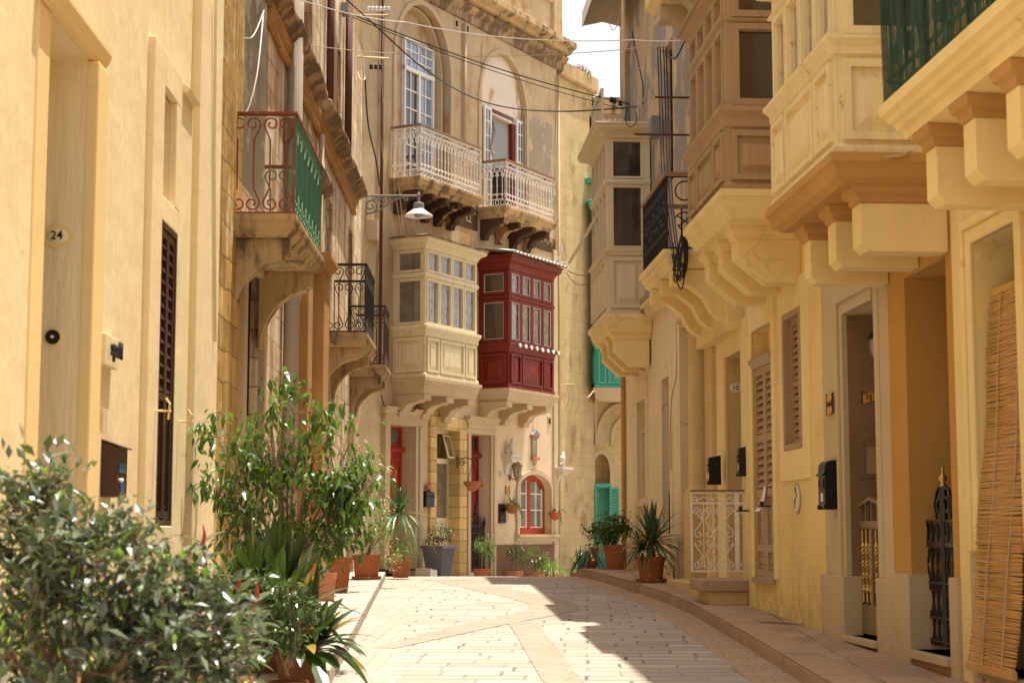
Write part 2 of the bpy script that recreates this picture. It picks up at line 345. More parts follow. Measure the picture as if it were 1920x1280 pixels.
M['cem'] = plaster('cement_pipe', (.36,.30,.24), var=.12, streak=.3, bump=.3)
M['terra'] = plaster('terracotta', (.36,.125,.05), var=.2, streak=.3, bump=.2, patch=(.44,.24,.14), p_lo=.58, p_sc=8)
M['terra_l'] = plaster('pale_terracotta', (.48,.20,.10), var=.1, streak=.15, bump=.15)
M['soil'] = plaster('potting_soil', (.06,.04,.025), var=.4, bump=.9)
M['greypot'] = paint('grey_plastic', (.10,.10,.11), .5)
M['gl_dark'] = glass('dark_glass', (.018,.014,.012), (.05,.035,.025), 2)
M['gl_lace'] = glass('lace_curtain_glass', (.16,.13,.11), (.38,.33,.28), 22, lo=.42, hi=.6, stretch=(1,1,.35))
M['gl_drape'] = glass('net_curtain_glass', (.10,.09,.08), (.34,.31,.28), 12, lo=.4, hi=.65, stretch=(1,1,.12))
M['gl_sky'] = glass('sky_glass', (.22,.30,.42), (.16,.22,.33), 2)
M['gl_grey'] = glass('grey_glass', (.13,.12,.10), (.22,.19,.15), 1.5)
M['black'] = paint('black_paint', (.01,.01,.012), .3)
M['ink'] = paint('black_ink', (.008,.008,.01), .5)
M['enamel'] = paint('cream_enamel', (.72,.62,.42), .3)
M['enamel_w'] = paint('white_enamel_plate', (.78,.76,.70), .25)
M['interior'] = plaster('grey_interior', (.32,.32,.31), var=.1)
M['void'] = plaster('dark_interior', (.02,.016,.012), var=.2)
M['cable_b'] = paint('black_cable', (.012,.011,.011), .5)
M['cable_w'] = paint('white_cable', (.70,.66,.60), .5)
M['cable_t'] = paint('tan_cable', (.45,.32,.18), .6)
M['ceramic'] = paint('white_ceramic', (.62,.56,.48), .35)
M['cloth_g'] = paint('grey_curtain', (.42,.38,.42), .9)
M['awn'] = paint('awning_canvas', (.74,.64,.52), .9)
M['reed'] = paint('bamboo_reed', (.50,.27,.075), .5, var=.4)
M['clay_red'] = paint('red_clay', (.40,.09,.03), .5)
M['plaque'] = paint('tan_plaque', (.62,.30,.06), .45, var=.2)
# ---------------------------------------------------------------- ground
def pave(name, c, bw, bh, rot, mort, var=.12, msize=.008, breakup=True, bump=.3, dark=.35, rows=0):
    n = N(name); v = n.mapv((1,1,1), rot=(0,0,rot))
    nz = n.new('ShaderNodeTexNoise'); nz.inputs['Scale'].default_value = 2.2; n.link(n.pos, nz.inputs['Vector'])
    sc = n.new('ShaderNodeVectorMath', operation='SCALE'); n.link(nz.outputs['Color'], sc.inputs[0]); sc.inputs['Scale'].default_value = .05
    ad = n.new('ShaderNodeVectorMath', operation='ADD'); n.link(v, ad.inputs[0]); n.link(sc.outputs[0], ad.inputs[1])
    b = n.new('ShaderNodeTexBrick'); n.link(ad.outputs[0], b.inputs['Vector']); b.inputs['Scale'].default_value = 1; b.inputs['Brick Width'].default_value = bw; b.inputs['Row Height'].default_value = bh
    b.inputs['Mortar Size'].default_value = msize; b.inputs['Mortar Smooth'].default_value = .3; b.inputs['Bias'].default_value = 0; b.offset = .43; b.squash = 1.25; b.squash_frequency = 3
    b.inputs['Color1'].default_value = (*dk(c,1+var*.5),1); b.inputs['Color2'].default_value = (*dk(c,1-var),1); b.inputs['Mortar'].default_value = (*dk(c,.9),1)
    col = b.outputs['Color']
    brk = n.ramp(n.noise(1.3, det=5), .40, .62, .15, 1) if breakup else 1.0
    fac = b.outputs['Fac']
    col = n.mix(n.math('MULTIPLY', fac, brk), col, dk(c, dark))
    if rows:   # wider joints between the courses
        sx = n.new('ShaderNodeSeparateXYZ'); n.link(ad.outputs[0], sx.inputs[0])
        rl = n.ramp(n.math('PINGPONG', sx.outputs[1], rows/2), .010, .030, 1, 0)
        col = n.mix(n.math('MULTIPLY', rl, n.ramp(n.noise(2.3, det=4), .34, .58, .2, .9)), col, dk(c, .42)); n.bump(rl, -.4, .01)
    col = n.mix(n.ramp(n.noise(1.1, det=9, rough=.7), .42, .75, 0, .45), col, dk(c,.66))
    col = n.mix(n.ramp(n.noise(28, det=6, rough=.7), .58, .72, 0, .3), col, dk(c,.6))
    n.bump(b.outputs['Fac'], -bump, .012); n.bump(n.noise(18, det=8, rough=.7), .25, .008)
    return n.fin(col, .8, .25)
M['road'] = pave('limestone_setts', (.39,.345,.285), .46,.30, .045, .5, msize=.017, dark=.24, bump=.6, rows=.30, var=.2)
M['band'] = pave('tan_sett_band', (.335,.275,.21), .26,.16, .3, .6, breakup=True, dark=.6)
M['gutter'] = pave('gutter_setts', (.38,.325,.27), .9,.13, math.pi/2+.02, .6, breakup=True, dark=.6)
M['gutter_r'] = pave('gutter_setts_right', (.40,.285,.19), .22,.12, .05, .6, breakup=False, dark=.6)
M['walk'] = pave('pavement_flags', (.38,.265,.18), .52,.36, math.pi/2+.03, .5, msize=.013, breakup=True, dark=.30, var=.25, bump=.6)
M['walk_l'] = pave('pale_pavement_flags', (.44,.39,.34), .9,.5, math.pi/2+.03, .5, breakup=True, dark=.8)
M['kerb'] = pave('kerb_stones', (.52,.39,.29), .02,.75, 0, .5, breakup=False, dark=.5)
M['drain'] = plaster('worn_drain_stone', (.20,.14,.095), var=.4, streak=.3, bump=.8, patch=(.36,.26,.18), p_lo=.5, p_sc=5)
M['earth'] = plaster('dusty_ground', (.4,.32,.22), var=.2)
LK = [(-3,-.65),(0,-.78),(4,-.95),(8,-1.12),(12.5,-1.31),(18,-1.56),(22,-1.75),(26.8,-1.97)]
RK = [(-3,2.0),(6,2.1),(12.5,2.12),(15.2,2.10),(19.4,2.03),(21.5,1.90),(23.2,1.72),(25,1.50),(27,1.25),(28.4,1.08)]
def lerp(T, y):
    for (a,b),(c,d) in zip(T, T[1:]):
        if y <= c: return b+(d-b)*(y-a)/(c-a)
    return T[-1][1]
mb = MB(); ys = [-3+.75*i for i in range(80)]
for i,y in enumerate(ys): mb.v += [Vector((-4.5,y,gz(y))),Vector((9,y,gz(y)))]
mb.f = [(2*i,2*i+1,2*i+3,2*i+2) for i in range(len(ys)-1)]
struct(mb.build('road', M['road'], recalc=False, smooth=True))
mb = MB().add([(-400,-400,-2.2),(400,-400,-2.2),(400,400,-2.2),(-400,400,-2.2)],[(0,1,2,3)])
struct(mb.build('ground', M['earth'], recalc=False))
def strip(name, mat, L, R, dz):
    mb = MB()
    for a,b in zip(L,R): mb.v += [Vector((a[0],a[1],gz(a[1])+dz)),Vector((b[0],b[1],gz(b[1])+dz))]
    mb.f = [(2*i,2*i+1,2*i+3,2*i+2) for i in range(len(L)-1)]
    return struct(mb.build(name, mat, recalc=False))
yl = [-3+.5*i for i in range(60)]
strip('gutter', M['gutter'], [(lerp(LK,y)+.0,y) for y in yl], [(lerp(LK,y)+.42,y) for y in yl], .002)
yr = [0+.5*i for i in range(57)]
strip('gutter', M['gutter_r'], [(lerp(RK,y)-.36,y) for y in yr], [(lerp(RK,y)+.0,y) for y in yr], .002)
def pxs(P): return [(G(x,y).x, G(x,y).y) for x,y in P]
def band(name, C, w, dz=.003):
    P = pxs(C); L=[];R=[]; Q=[]
    for (a,b) in zip(P,P[1:]):
        for k in range(6): Q.append((a[0]+(b[0]-a[0])*k/6, a[1]+(b[1]-a[1])*k/6))
    Q.append(P[-1])
    for i,p in enumerate(Q):
        a = Vector(Q[max(i-1,0)]); b = Vector(Q[min(i+1,len(Q)-1)]); t=(b-a).normalized(); nn=Vector((-t.y,t.x))
        ww = w[0]+(w[1]-w[0])*i/(len(Q)-1)
        L.append((p[0]+nn.x*ww/2,p[1]+nn.y*ww/2)); R.append((p[0]-nn.x*ww/2,p[1]-nn.y*ww/2))
    strip(name, M['band'], L, R, dz)
band('paving_band', [(820,1083),(880,1096),(950,1110),(1010,1124),(1040,1134),(1035,1146)], (.55,.60))
band('paving_band', [(718,1215),(800,1195),(900,1172),(1000,1152),(1040,1143)], (.22,.62), .0045)
band('paving_band', [(978,1166),(1000,1195),(1030,1240),(1058,1280),(1090,1330)], (.30,.30), .006)
# pavements with kerbs
def pavement(name, mat, inner, outer, h):
    """inner/outer lists of (x,y); kerb face drops on the outer side"""
    top = MB(); kf = MB()
    for a,b in zip(inner,outer): top.v += [Vector((a[0],a[1],gz(a[1])+h)),Vector((b[0],b[1],gz(b[1])+h))]
    top.f = [(2*i,2*i+1,2*i+3,2*i+2) for i in range(len(inner)-1)]
    n = len(outer)
    o = struct(top.build(name, mat, recalc=False))
    # kerb: a row of stones with a bevelled nose, 0.28 m wide, 4 mm proud
    for i in range(n-1):
        a = Vector(outer[i]); b = Vector(outer[i+1]); ia = Vector(inner[i]); ib = Vector(inner[i+1])
        L = (b-a).length; m = max(1, round(L/.7))
        for k in range(m):
            p = a+(b-a)*(k/m); q = a+(b-a)*((k+1)/m)*1.0; g=(b-a).normalized()*.010; p=p+g; q=q-g
            d1=(ia-a).normalized(); d2=(ib-b).normalized(); wd=.30; j=random.uniform(-.003,.003)
            def sec(p,d): z=gz(p.y); e=h+.004+j; return [(p.x,p.y,z-.05),(p.x,p.y,z+e-.025),(p.x+d.x*.02,p.y+d.y*.02,z+e),(p.x+d.x*wd,p.y+d.y*wd,z+e),(p.x+d.x*wd,p.y+d.y*wd,z-.05)]
            kf.loft([Vector(v) for v in sec(p,d1)],[Vector(v) for v in sec(q,d2)])
    struct(kf.build('kerb', M['kerb_l'] if mat is M['walk_l'] else M['kerb_r']))
M['kerb_l'] = plaster('pale_kerb', (.42,.36,.30), var=.12, streak=.1, bump=.3)
M['kerb_r'] = plaster('brown_kerb', (.40,.28,.19), var=.15, streak=.15, bump=.35)
yy = [-3+.75*i for i in range(40)]
yy = [y for y in yy if y < 26.8]+[26.8]
pavement('pavement', M['walk_l'], [(-3.2,y) for y in yy], [(lerp(LK,y),y) for y in yy], .12)
yy = [-3+.75*i for i in range(42)]; yy=[y for y in yy if y < 28.4]+[28.4]
pavement('pavement', M['walk'], [(4.2,y) for y in yy]+[(4.2,28.9),(4.2,29.2)], [(lerp(RK,y),y) for y in yy]+[(1.14,28.75),(1.5,29.2)], .13)
for (a_,b_) in (((1388,1163),(1533,1172)),((1250,1104),(1345,1101))):   # covered drains across the right pavement
    A=G(*a_,.13); B_=G(*b_,.13); t_=(B_-A).normalized(); n2=Vector((-t_.y,t_.x,0))*.07; db_=MB()
    K_=9
    for i_ in range(K_):
        p_=A.lerp(B_,i_/K_)+t_*.01; q_=A.lerp(B_,(i_+1)/K_)-t_*.01; db_.add([p_-n2+Vector((0,0,.004)),q_-n2+Vector((0,0,.004)),q_+n2+Vector((0,0,.004)),p_+n2+Vector((0,0,.004))],[(0,1,2,3)])
    struct(db_.build('drain_cover', M['drain'], recalc=False))
cs = [FC.pt(u,0,0) for u in (-.3,.6,1.1)]; co = [FC.pt(u,n,0) for u,n in ((-.3,1.5),(.6,1.1),(1.1,.7))]
pavement('pavement', M['walk_l'], [(p.x,p.y) for p in cs], [(p.x,p.y) for p in co], .14)
# ---------------------------------------------------------------- wall builder
def wall(name, mat, F, u0, u1, z0, z1, holes, parent, back=4.0, n=0, top=True, label=None):
    mb = MB(); us = sorted({u0,u1,*[h[k] for h in holes for k in ('a','b') if u0 <= h[k] <= u1]}); zs = sorted({z0,z1,*[h[k] for h in holes for k in ('c','d')]})
    zs = [z for z in zs if z0 <= z <= z1]
    for i in range(len(us)-1):
        for j in range(len(zs)-1):
            cu=(us[i]+us[i+1])/2; cz=(zs[j]+zs[j+1])/2
            if any(h['a']<cu<h['b'] and h['c']<cz<h['d'] for h in holes): continue
            mb.add([F.pt(us[i],n,zs[j]),F.pt(us[i+1],n,zs[j]),F.pt(us[i+1],n,zs[j+1]),F.pt(us[i],n,zs[j+1])],[(0,1,2,3)])
    for h in holes:
        a,b,c,d,dp = h['a'],h['b'],h['c'],h['d'],h.get('dp',.3); e = n-dp
        if 's' in h:   # arched head: spring line s, crown d
            s = h['s']; K=20; arc=[((a+b)/2-(b-a)/2*math.cos(math.pi*i/K), s+(d-s)*math.sin(math.pi*i/K)**h.get('pw',1)) for i in range(K+1)]
            for (p,q_) in zip(arc,arc[1:]):
                mb.add([F.pt(p[0],n,p[1]),F.pt(q_[0],n,q_[1]),F.pt(q_[0],n,d),F.pt(p[0],n,d)],[(0,1,2,3)])
                mb.add([F.pt(p[0],n,p[1]),F.pt(q_[0],n,q_[1]),F.pt(q_[0],e,q_[1]),F.pt(p[0],e,p[1])],[(0,1,2,3)])
            for u in (a,b): mb.add([F.pt(u,n,c),F.pt(u,n,s),F.pt(u,e,s),F.pt(u,e,c)],[(0,1,2,3)])
            mb.add([F.pt(a,n,c),F.pt(b,n,c),F.pt(b,e,c),F.pt(a,e,c)],[(0,1,2,3)])
        else:
            P=[(a,c),(b,c),(b,d),(a,d)]
            for i in range(4):
                p=P[i];q_=P[(i+1)%4]; mb.add([F.pt(p[0],n,p[1]),F.pt(q_[0],n,q_[1]),F.pt(q_[0],e,q_[1]),F.pt(p[0],e,p[1])],[(0,1,2,3)])
        mb.add([F.pt(a,e,c),F.pt(b,e,c),F.pt(b,e,d),F.pt(a,e,d)],[(0,1,2,3)])
    if back:
        B = n-back
        for u in (u0,u1): mb.add([F.pt(u,n,z0),F.pt(u,B,z0),F.pt(u,B,z1),F.pt(u,n,z1)],[(0,1,2,3)])
        mb.add([F.pt(u0,n,z1),F.pt(u1,n,z1),F.pt(u1,B,z1),F.pt(u0,B,z1)],[(0,1,2,3)])
        mb.add([F.pt(u0,B,z0),F.pt(u1,B,z0),F.pt(u1,B,z1),F.pt(u0,B,z1)],[(0,1,2,3)])
    return mb.build(name, mat, parent, label=label)
def house(label, F, u, cat='house', name='town_house', z=None):
    p = F.pt(u,0,0); return thing(name, label, cat, (p.x,p.y,gz(p.y) if z is None else z), 'houses along the alley')
def frame(F, a,b,c,d,w,n0,n1, mb=None, bottom=True):
    mb = mb or MB(); mb.box(F,a,a+w,n0,n1,c,d); mb.box(F,b-w,b,n0,n1,c,d); mb.box(F,a+w,b-w,n0,n1,d-w,d)
    if bottom: mb.box(F,a+w,b-w,n0,n1,c,c+w)
    return mb
def shutter(F, u0,u1,z0,z1,n0,t=.035,st=.055,rails=(.5,),pitch=.055,panel_lo=None):
    mb = MB(); mb.box(F,u0,u0+st,n0,n0+t,z0,z1); mb.box(F,u1-st,u1,n0,n0+t,z0,z1)
    cuts = [z0]+[z0+(z1-z0)*r for r in rails]+[z1]
    for i,zc in enumerate(cuts):
        a = zc if i==0 else zc-st*.6; b = a+st*1.2; 
        if i==len(cuts)-1: a,b = z1-st*1.2,z1
        mb.box(F,u0+st,u1-st,n0+.001,n0+t-.001,a,b)
    for i in range(len(cuts)-1):
        a = cuts[i]+st*(1.2 if i==0 else .6); b = cuts[i+1]-st*(1.2 if i==len(cuts)-2 else .6)
        if panel_lo is not None and i < panel_lo:
            mb.box(F,u0+st,u1-st,n0+.005,n0+t*.45,a,b); mb.panel(F,u0+st+.02,u1-st-.02,a+.02,b-.02,n0+t*.45,.02,.012); continue
        k = max(1,int((b-a)/pitch))
        for j in range(k):
            zc = a+(b-a)*(j+.5)/k; h=(b-a)/k*.62
            mb.pu(F,[(n0+.002,zc+h*.55),(n0+.008,zc+h*.75),(n0+t-.002,zc-h*.35),(n0+t-.008,zc-h*.55)],u0+st,u1-st)
    return mb
CORB = {
 'block': lambda D,h: [(0,0),(D,0),(D,-h+.05),(D-.05,-h),(0,-h)],
 'chamfer': lambda D,h: [(0,0),(D,0),(D,-h*.42),(D*.52,-h),(0,-h)],
 'ogee': lambda D,h: [(0,0),(D,0),(D,-.28*h),(D*.82,-.30*h),(D*.78,-.36*h)]+[(D*(.78-.45*math.sin(t*math.pi/2)), -h*(.36+.36*(1-math.cos(t*math.pi/2)))) for t in (.25,.5,.75,1)]+[(D*.22,-.80*h),(D*.20,-h),(0,-h)],
 'scroll': lambda D,h: [(0,0),(D,0),(D,-.30*h),(D*.70,-.30*h)]+[(D*(.70-.30*(1-math.cos(t*math.pi/2))), -h*(.30+.05-.05*math.cos(t*math.pi/2)+.18*t*t)) for t in (.3,.6,1)]+[(D*.34,-.66*h),(D*.26,-.82*h),(D*.12,-.94*h),(0,-h)],
 'arch': lambda D,h: [(0,0),(D,0),(D,-.20*h),(D-.05,-.20*h),(D-.05,-.24*h)]+[((D-.05)*(1-math.sin(t*math.pi/2))+.03, -h*(.24+.76*(1-math.cos(t*math.pi/2)))) for t in (.12,.25,.38,.5,.63,.75,.88,1)]+[(0,-h)],
}
def corbels(F, us, wd, kind, D, h, ztop, mat, parent, cap=None, capm=None, n=0):
    for u in us:
        mb = MB(); P = CORB[kind](D,h); z = ztop-(cap or 0)
        mb.pu(F,[(a+n,b+z) for a,b in P],u-wd/2,u+wd/2); mb.build('corbel',mat,parent,bev=.008)
        if cap:
            c = MB().sweep(F,u-wd/2,u+wd/2,D+n,[(.0,ztop-cap),(.015,ztop-cap+.01),(.02,ztop-cap*.62),(.05,ztop-cap*.45),(.06,ztop-cap*.1),(.06,ztop)])
            c.build('corbel_cap',capm or mat,parent)
# ================================================================ LEFT: cream house 24
uA0 = 3.0
HA = house('cream plaster house numbered 24 with dark louvred shutter, nearest on the left', FA, 9)
q = FA.q
dA = dict(a=q(75,600)[0], b=q(152,600)[0], c=gz(9)+.15, d=q(158,104)[1], dp=.55)
sA = dict(a=q(287,600)[0], b=q(318,600)[0], c=q(300,985)[1], d=q(287,407)[1], dp=.16)
nA = dict(a=q(290,250)[0], b=q(319,250)[0], c=q(290,362)[1], d=q(290,150)[1], dp=.3)
wall('wall', M['la'], FA, uA0, uA1, -1, 10, [dA, dict(sA), dict(nA)], HA)
mb = MB(); a,b,d_ = dA['a'],dA['b'],dA['d']
us0,us1 = b, q(172,600)[0]
mb.box(FA, us0, us1, -.02, .065, 0, d_); mb.box(FA, a-.25, a, -.02, .012, 0, d_)
mb.build('door_surround', M['la_trim'], HA, bev=.012)
mb = MB().pu(FA, [(.001,d_+.006),(.03,d_+.006),(.035,d_+.03),(.055,d_+.05),(.075,d_+.10),(.075,d_+.125),(.001,d_+.14)], a-.3, us1+.02); mb.build('door_cornice', M['la_trim'], HA)
mb = MB(); mb.box(FA,a,b,-.55,-.50,dA['c'],d_-.6)
for k in range(2): mb.panel(FA,a+.05+k*.55,a+.55+k*.55,dA['c']+.2,dA['c']+1.0,-.5); mb.panel(FA,a+.05+k*.55,a+.55+k*.55,dA['c']+1.1,d_-.8,-.5)
mb.build('door', M['w_dark'], HA)
# raised surround around shutter and niche, edge pilaster
ua,ub = q(266,600)[0], q(342,600)[0]; zt = q(275,60)[1]
mb = MB()
for (x0,x1,z0_,z1_) in ((ua,sA['a'],0,zt),(sA['b'],ub,0,zt),(sA['a'],sA['b'],nA['d'],zt),(sA['a'],sA['b'],sA['d'],nA['c']),(sA['a'],sA['b'],0,sA['c'])): mb.box(FA,x0,x1,-.02,.05,z0_,z1_)
for (x0,x1) in ((sA['a'],nA['a']),(nA['b'],sA['b'])):
    if x1-x0 > .01: mb.box(FA,x0,x1,-.02,.05,nA['c'],nA['d'])
mb.build('window_surround', M['la'], HA, bev=.01)
mb = MB().box(FA, q(350,600)[0], uA1+.02, -.02, .075, -.5, 9.9); mb.build('pilaster', M['la'], HA, bev=.015)
mb = MB().pu(FA,[(0,0),(.09,0),(.10,.03),(.06,.06),(0,.08)],q(332,100)[0],q(352,100)[0])
zz = q(352,205)[1]
for v in mb.v: v.z += zz
mb.build('string_moulding', M['la'], HA)
w_=(sA['b']-sA['a'])
so = MB(); frame(FA, sA['a'],sA['b'],sA['c'],sA['d'],.04,-.15,.045,so); so = so.build('shutter_frame', M['w_dark'], HA)
for k in range(2):
    x0=sA['a']+.05+(w_-.1)/2*k; shutter(FA,x0+.002,x0+(w_-.1)/2-.002,sA['c']+.05,sA['d']-.05,-.012,.05,.045,(.42,),.085,panel_lo=1).build('shutter', M['w_dark'], HA)
for px in (278,322):
    mb = MB(); u,z = q(px,770 if px<300 else 790); mb.tube([FA.pt(u,.05,z),FA.pt(u,.16,z)],.008); mb.tube([FA.pt(u,.14,z-.06),FA.pt(u,.15,z+.05),FA.pt(u,.12,z+.09)],.008); mb.build('shutter_holder', M['la_trim'], HA)
mb = MB().tube([FA.pt(q(382,0)[0],.1,q(382,0)[1]),FA.pt(q(381,300)[0],.09,q(381,300)[1]),FA.pt(q(383,640)[0],.09,q(383,640)[1])],.014); mb.build('conduit', M['w_cream'], HA)
# number plate, bell, sign, post box (things hung on the wall)
JA = FA.side(dA['b'], -1)
n_,z_ = JA.q(108,443)
T = thing('number_plate','cream oval number plate reading 24 on a lobed plaster mount','number plate',JA.pt(n_,0,z_))
mb = MB()
P=[]
for i in range(48):
    t=2*math.pi*i/48; r=1+.13*abs(math.cos(2*t))**3+.05*math.cos(8*t); P.append((n_+.082*r*math.cos(t), z_+.066*r*math.sin(t)))
mb.pn(JA,P,.0,.010); mb.build('mount', M['la_trim'], T)
mb=MB(); C0=JA.pt(n_,.010,z_); k=28
for ring,(rr,hh) in enumerate(((1,0),(.93,.007),(.75,.011),(.4,.013))):
    mb.v += [C0+JA.pt(0,0,0)*0+ (JA.pt(.062*rr*math.cos(2*math.pi*i/k),hh,.045*rr*math.sin(2*math.pi*i/k))-JA.pt(0,0,0)) for i in range(k)]
for r_ in range(3):
    mb.f += [(r_*k+i,r_*k+(i+1)%k,(r_+1)*k+(i+1)%k,(r_+1)*k+i) for i in range(k)]
mb.f.append(tuple(3*k+i for i in range(k))); mb.build('plate', M['enamel'], T, smooth=True)
text('24', .072, M['ink'], JA.pt(n_,.0235,z_), (1,-.02,0), (JA.n.x,JA.n.y,0), T, 'numeral')
n_,z_ = JA.q(100,632)
T = thing('door_bell','round black bell push with white button beside the number 24 door','door bell',JA.pt(n_,0,z_))
MB().disc(JA,n_,z_,.052,.052,0,.010).build('backplate', M['la_trim'], T); MB().disc(JA,n_,z_,.042,.042,.010,.022).build('boss', M['black'], T, bev=.004); MB().disc(JA,n_,z_,.009,.009,.022,.032,12).build('button', M['enamel_w'], T)
u0_,z1_ = q(185,624); u1_ = q(209,650)[0]; z0_ = q(185,683)[1]
T = thing('sign_block','small pale stone block with dark metal script letters on the cream wall','sign',FA.pt(u0_,0,z0_))
MB().box(FA,u0_,u1_,0,.045,z0_,z1_).build('block', M['la'], T, bev=.004)
for k,ch in enumerate('spell'):
    uu = u0_+(u1_-u0_)*(.14+.18*k); text(ch,.15,M['ink'],FA.pt(uu,.075,(z0_+z1_)/2+.01),(FA.d.x,FA.d.y,0),(FA.n.x,FA.n.y,0),T,'letter',ext=.008)
u0_ = q(189,880,.0)[0]; ub_ = u0_+.30; z1_ = q(189,826)[1]; z0_ = q(189,931)[1]
T = thing('post_box','dark brown metal post box with blue stickers on the cream wall','post box',FA.pt(u0_,0,z0_), 'post boxes on the house fronts')
MB().pn(FA.side(u0_,-1),[(0,z0_),(.10,z0_),(.10,z1_-.035),(0,z1_)],-(ub_-u0_),0).build('box', M['w_dark'], T, bev=.004)
MB().loft([FA.pt(u0_-.01,-.0,z1_+.004),FA.pt(ub_+.01,0,z1_+.004),FA.pt(ub_+.01,.125,z1_-.042),FA.pt(u0_-.01,.125,z1_-.042)],[FA.pt(u0_-.01,-.0,z1_+.012),FA.pt(ub_+.01,0,z1_+.012),FA.pt(ub_+.01,.125,z1_-.034),FA.pt(u0_-.01,.125,z1_-.034)]).build('lid', M['w_dark'], T)
M['blue_st'] = paint('blue_sticker',(.05,.11,.22),.3); M['yel_st']=paint('yellow_sticker',(.5,.4,.12),.4)
MB().box(FA,u0_+.05,ub_-.06,.10,.103,z1_-.19,z1_-.13).build('sticker', M['blue_st'], T); MB().box(FA,u0_+.1,ub_-.08,.10,.103,z1_-.32,z1_-.24).build('sticker', M['blue_st'], T); MB().box(FA,u0_+.06,ub_-.08,.10,.103,z1_-.37,z1_-.325).build('sticker', M['yel_st'], T)
MB().lathe(FA.pt(u0_+.07,.11,z1_-.235),[(.012,-.012),(.018,0),(.012,.012)],10).build('knob', M['white_m'], T)

# ================================================================ LEFT: peeling house with three iron balconies
q = FB.q; uB0 = uA1; uB1 = 29.9
HB = house('peeling ochre stone house with three iron balconies and a broken string course', FB, 20)
up = dict(a=q(442,100)[0], b=q(496,100)[0], c=q(500,408)[1], d=8.4, dp=.75)
lo = dict(a=q(454,600)[0], b=q(487,600)[0], c=.3, d=q(470,500)[1], dp=.5)
lo2= dict(a=q(556,600)[0], b=q(566,600)[0], c=.3, d=q(560,560)[1], dp=.4)
MB().box(FB.side(up['b'],-1),-.72,-.0,-.0,.012,up['c'],8.4)
wins=[dict(a=24.3,b=25.2,c=q(620,625)[1],d=q(640,430)[1]+.1,dp=.35), dict(a=28.1,b=28.9,c=q(690,690)[1],d=q(700,520)[1],dp=.35),
      dict(a=21.2,b=22.2,c=6.95,d=9.0,dp=.3), dict(a=25.5,b=26.4,c=6.95,d=9.0,dp=.3)]
wall('wall', M['lb'], FB, uB0, uB1+.9, -1, 10.2, [up,lo,lo2]+wins, HB)
mb = MB().box(FB, uB0+.02, q(436,600)[0], -.02, .07, -.5, 9.8); mb.build('pilaster', M['lb_rubble'], HB, bev=.02)
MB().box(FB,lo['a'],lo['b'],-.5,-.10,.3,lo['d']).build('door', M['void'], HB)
MB().box(FB.side(up['b'],-1),-.70,.02,-.0,.014,up['c'],8.4).build('doorway_jamb', M['lb_grey'], HB)
MB().box(FB,up['a'],up['b'],-.75,-.68,up['c'],up['d']).build('door', M['interior'], HB)
mb = MB(); frame(FB,lo['a']-.18,lo['b']+.18,.3,lo['d']+.15,.18,-.02,.06,mb,bottom=False); mb.build('door_surround', M['c_trim'], HB, bev=.01)
for h in wins[:2]:
    frame(FB,h['a'],h['b'],h['c'],h['d'],.06,-.2,-.12).build('window_frame', M['w_dark'], HB); MB().box(FB,h['a'],h['b'],-.2,-.17,h['c'],h['d']).build('pane', M['gl_dark'], HB)
for h in wins[2:]:
    w2=(h['b']-h['a'])/2
    for k in range(2): shutter(FB,h['a']+w2*k,h['a']+w2*(k+1),h['c'],h['d'],-.15).build('shutter', M['w_dark'], HB)
# ochre door case with moulded cap
u0_,u1_ = q(563,640)[0]+.0, q(598,640)[0]; zc = q(590,500)[1]
mb = MB().box(FB,u0_,u0_+.5,-.02,.10,0,zc-.1); mb.box(FB,u1_-.9,u1_-.2,-.02,.16,0,zc-.1); mb.build('door_pilaster', M['ochre_stone'], HB, bev=.015)
MB().pu(FB,[(0,zc-.14),(.12,zc-.14),(.15,zc-.10),(.15,zc-.06),(.20,zc),(.26,zc+.06),(.26,zc+.12),(0,zc+.15)],u1_-1.1,u1_-.05).build('pilaster_cap', M['ochre_stone'], HB)
MB().tube([FB.pt(19.5,.11,0),FB.pt(19.5,.11,10)],.092,14).build('drain_pipe', M['cem'], HB, smooth=True)
# string courses, broken in places
zb = 5.82+CAMZ
PRO = lambda z,k=1: [(0,z-.20),(.05,z-.20),(.07,z-.15),(.13*k,z-.10),(.17*k,z-.07),(.22*k,z-.04),(.25*k,z),(.25*k,z+.06),(0,z+.10)]
def rough_course(u0,u1,z,name,mat,k=1,seed=1):
    rr = random.Random(seed); u=u0
    mb = MB()
    while u < u1:
        L = rr.uniform(.35,.8); e = min(u+L,u1); s1=rr.uniform(.8,1.05)*k
        P=[(a*(s1 if a>.1 else 1)+rr.uniform(-.012,.012)*(a>0),b+rr.uniform(-.012,.012)) for a,b in PRO(z)]
        P2=[(a+rr.uniform(-.01,.01)*(a>0),b+rr.uniform(-.008,.008)) for a,b in P]
        mb.loft([FB.pt(u,a,b) for a,b in P],[FB.pt(e,a,b) for a,b in P2]); u = e
    return mb.build(name,mat,HB,bev=.012)
rough_course(17.6,22.4,zb,'string_course',M['soot_stone'],1,3); rough_course(22.65,28.9,zb-.02,'string_course',M['soot_stone'],1,5)
rough_course(17.8,28.9,zb-.20,'frieze',M['ochre_stone'],.35,8)
rough_course(19.3,23.2,q(637,372,.28)[1]+.05,'string_course',M['soot_stone'],1,9)
for u,r,z0_,z1_ in ((23.9,.055,zb+.1,10),(26.9,.06,zb+.1,10),(24.6,.035,zb+.1,10),(22.9,.04,3.2,zb-.4)):
    MB().tube([FB.pt(u,.08,z0_),FB.pt(u,.08,z1_)],r,10).build('down_pipe', M['rust'] if r>.045 else M['c_trim'], HB, smooth=True)
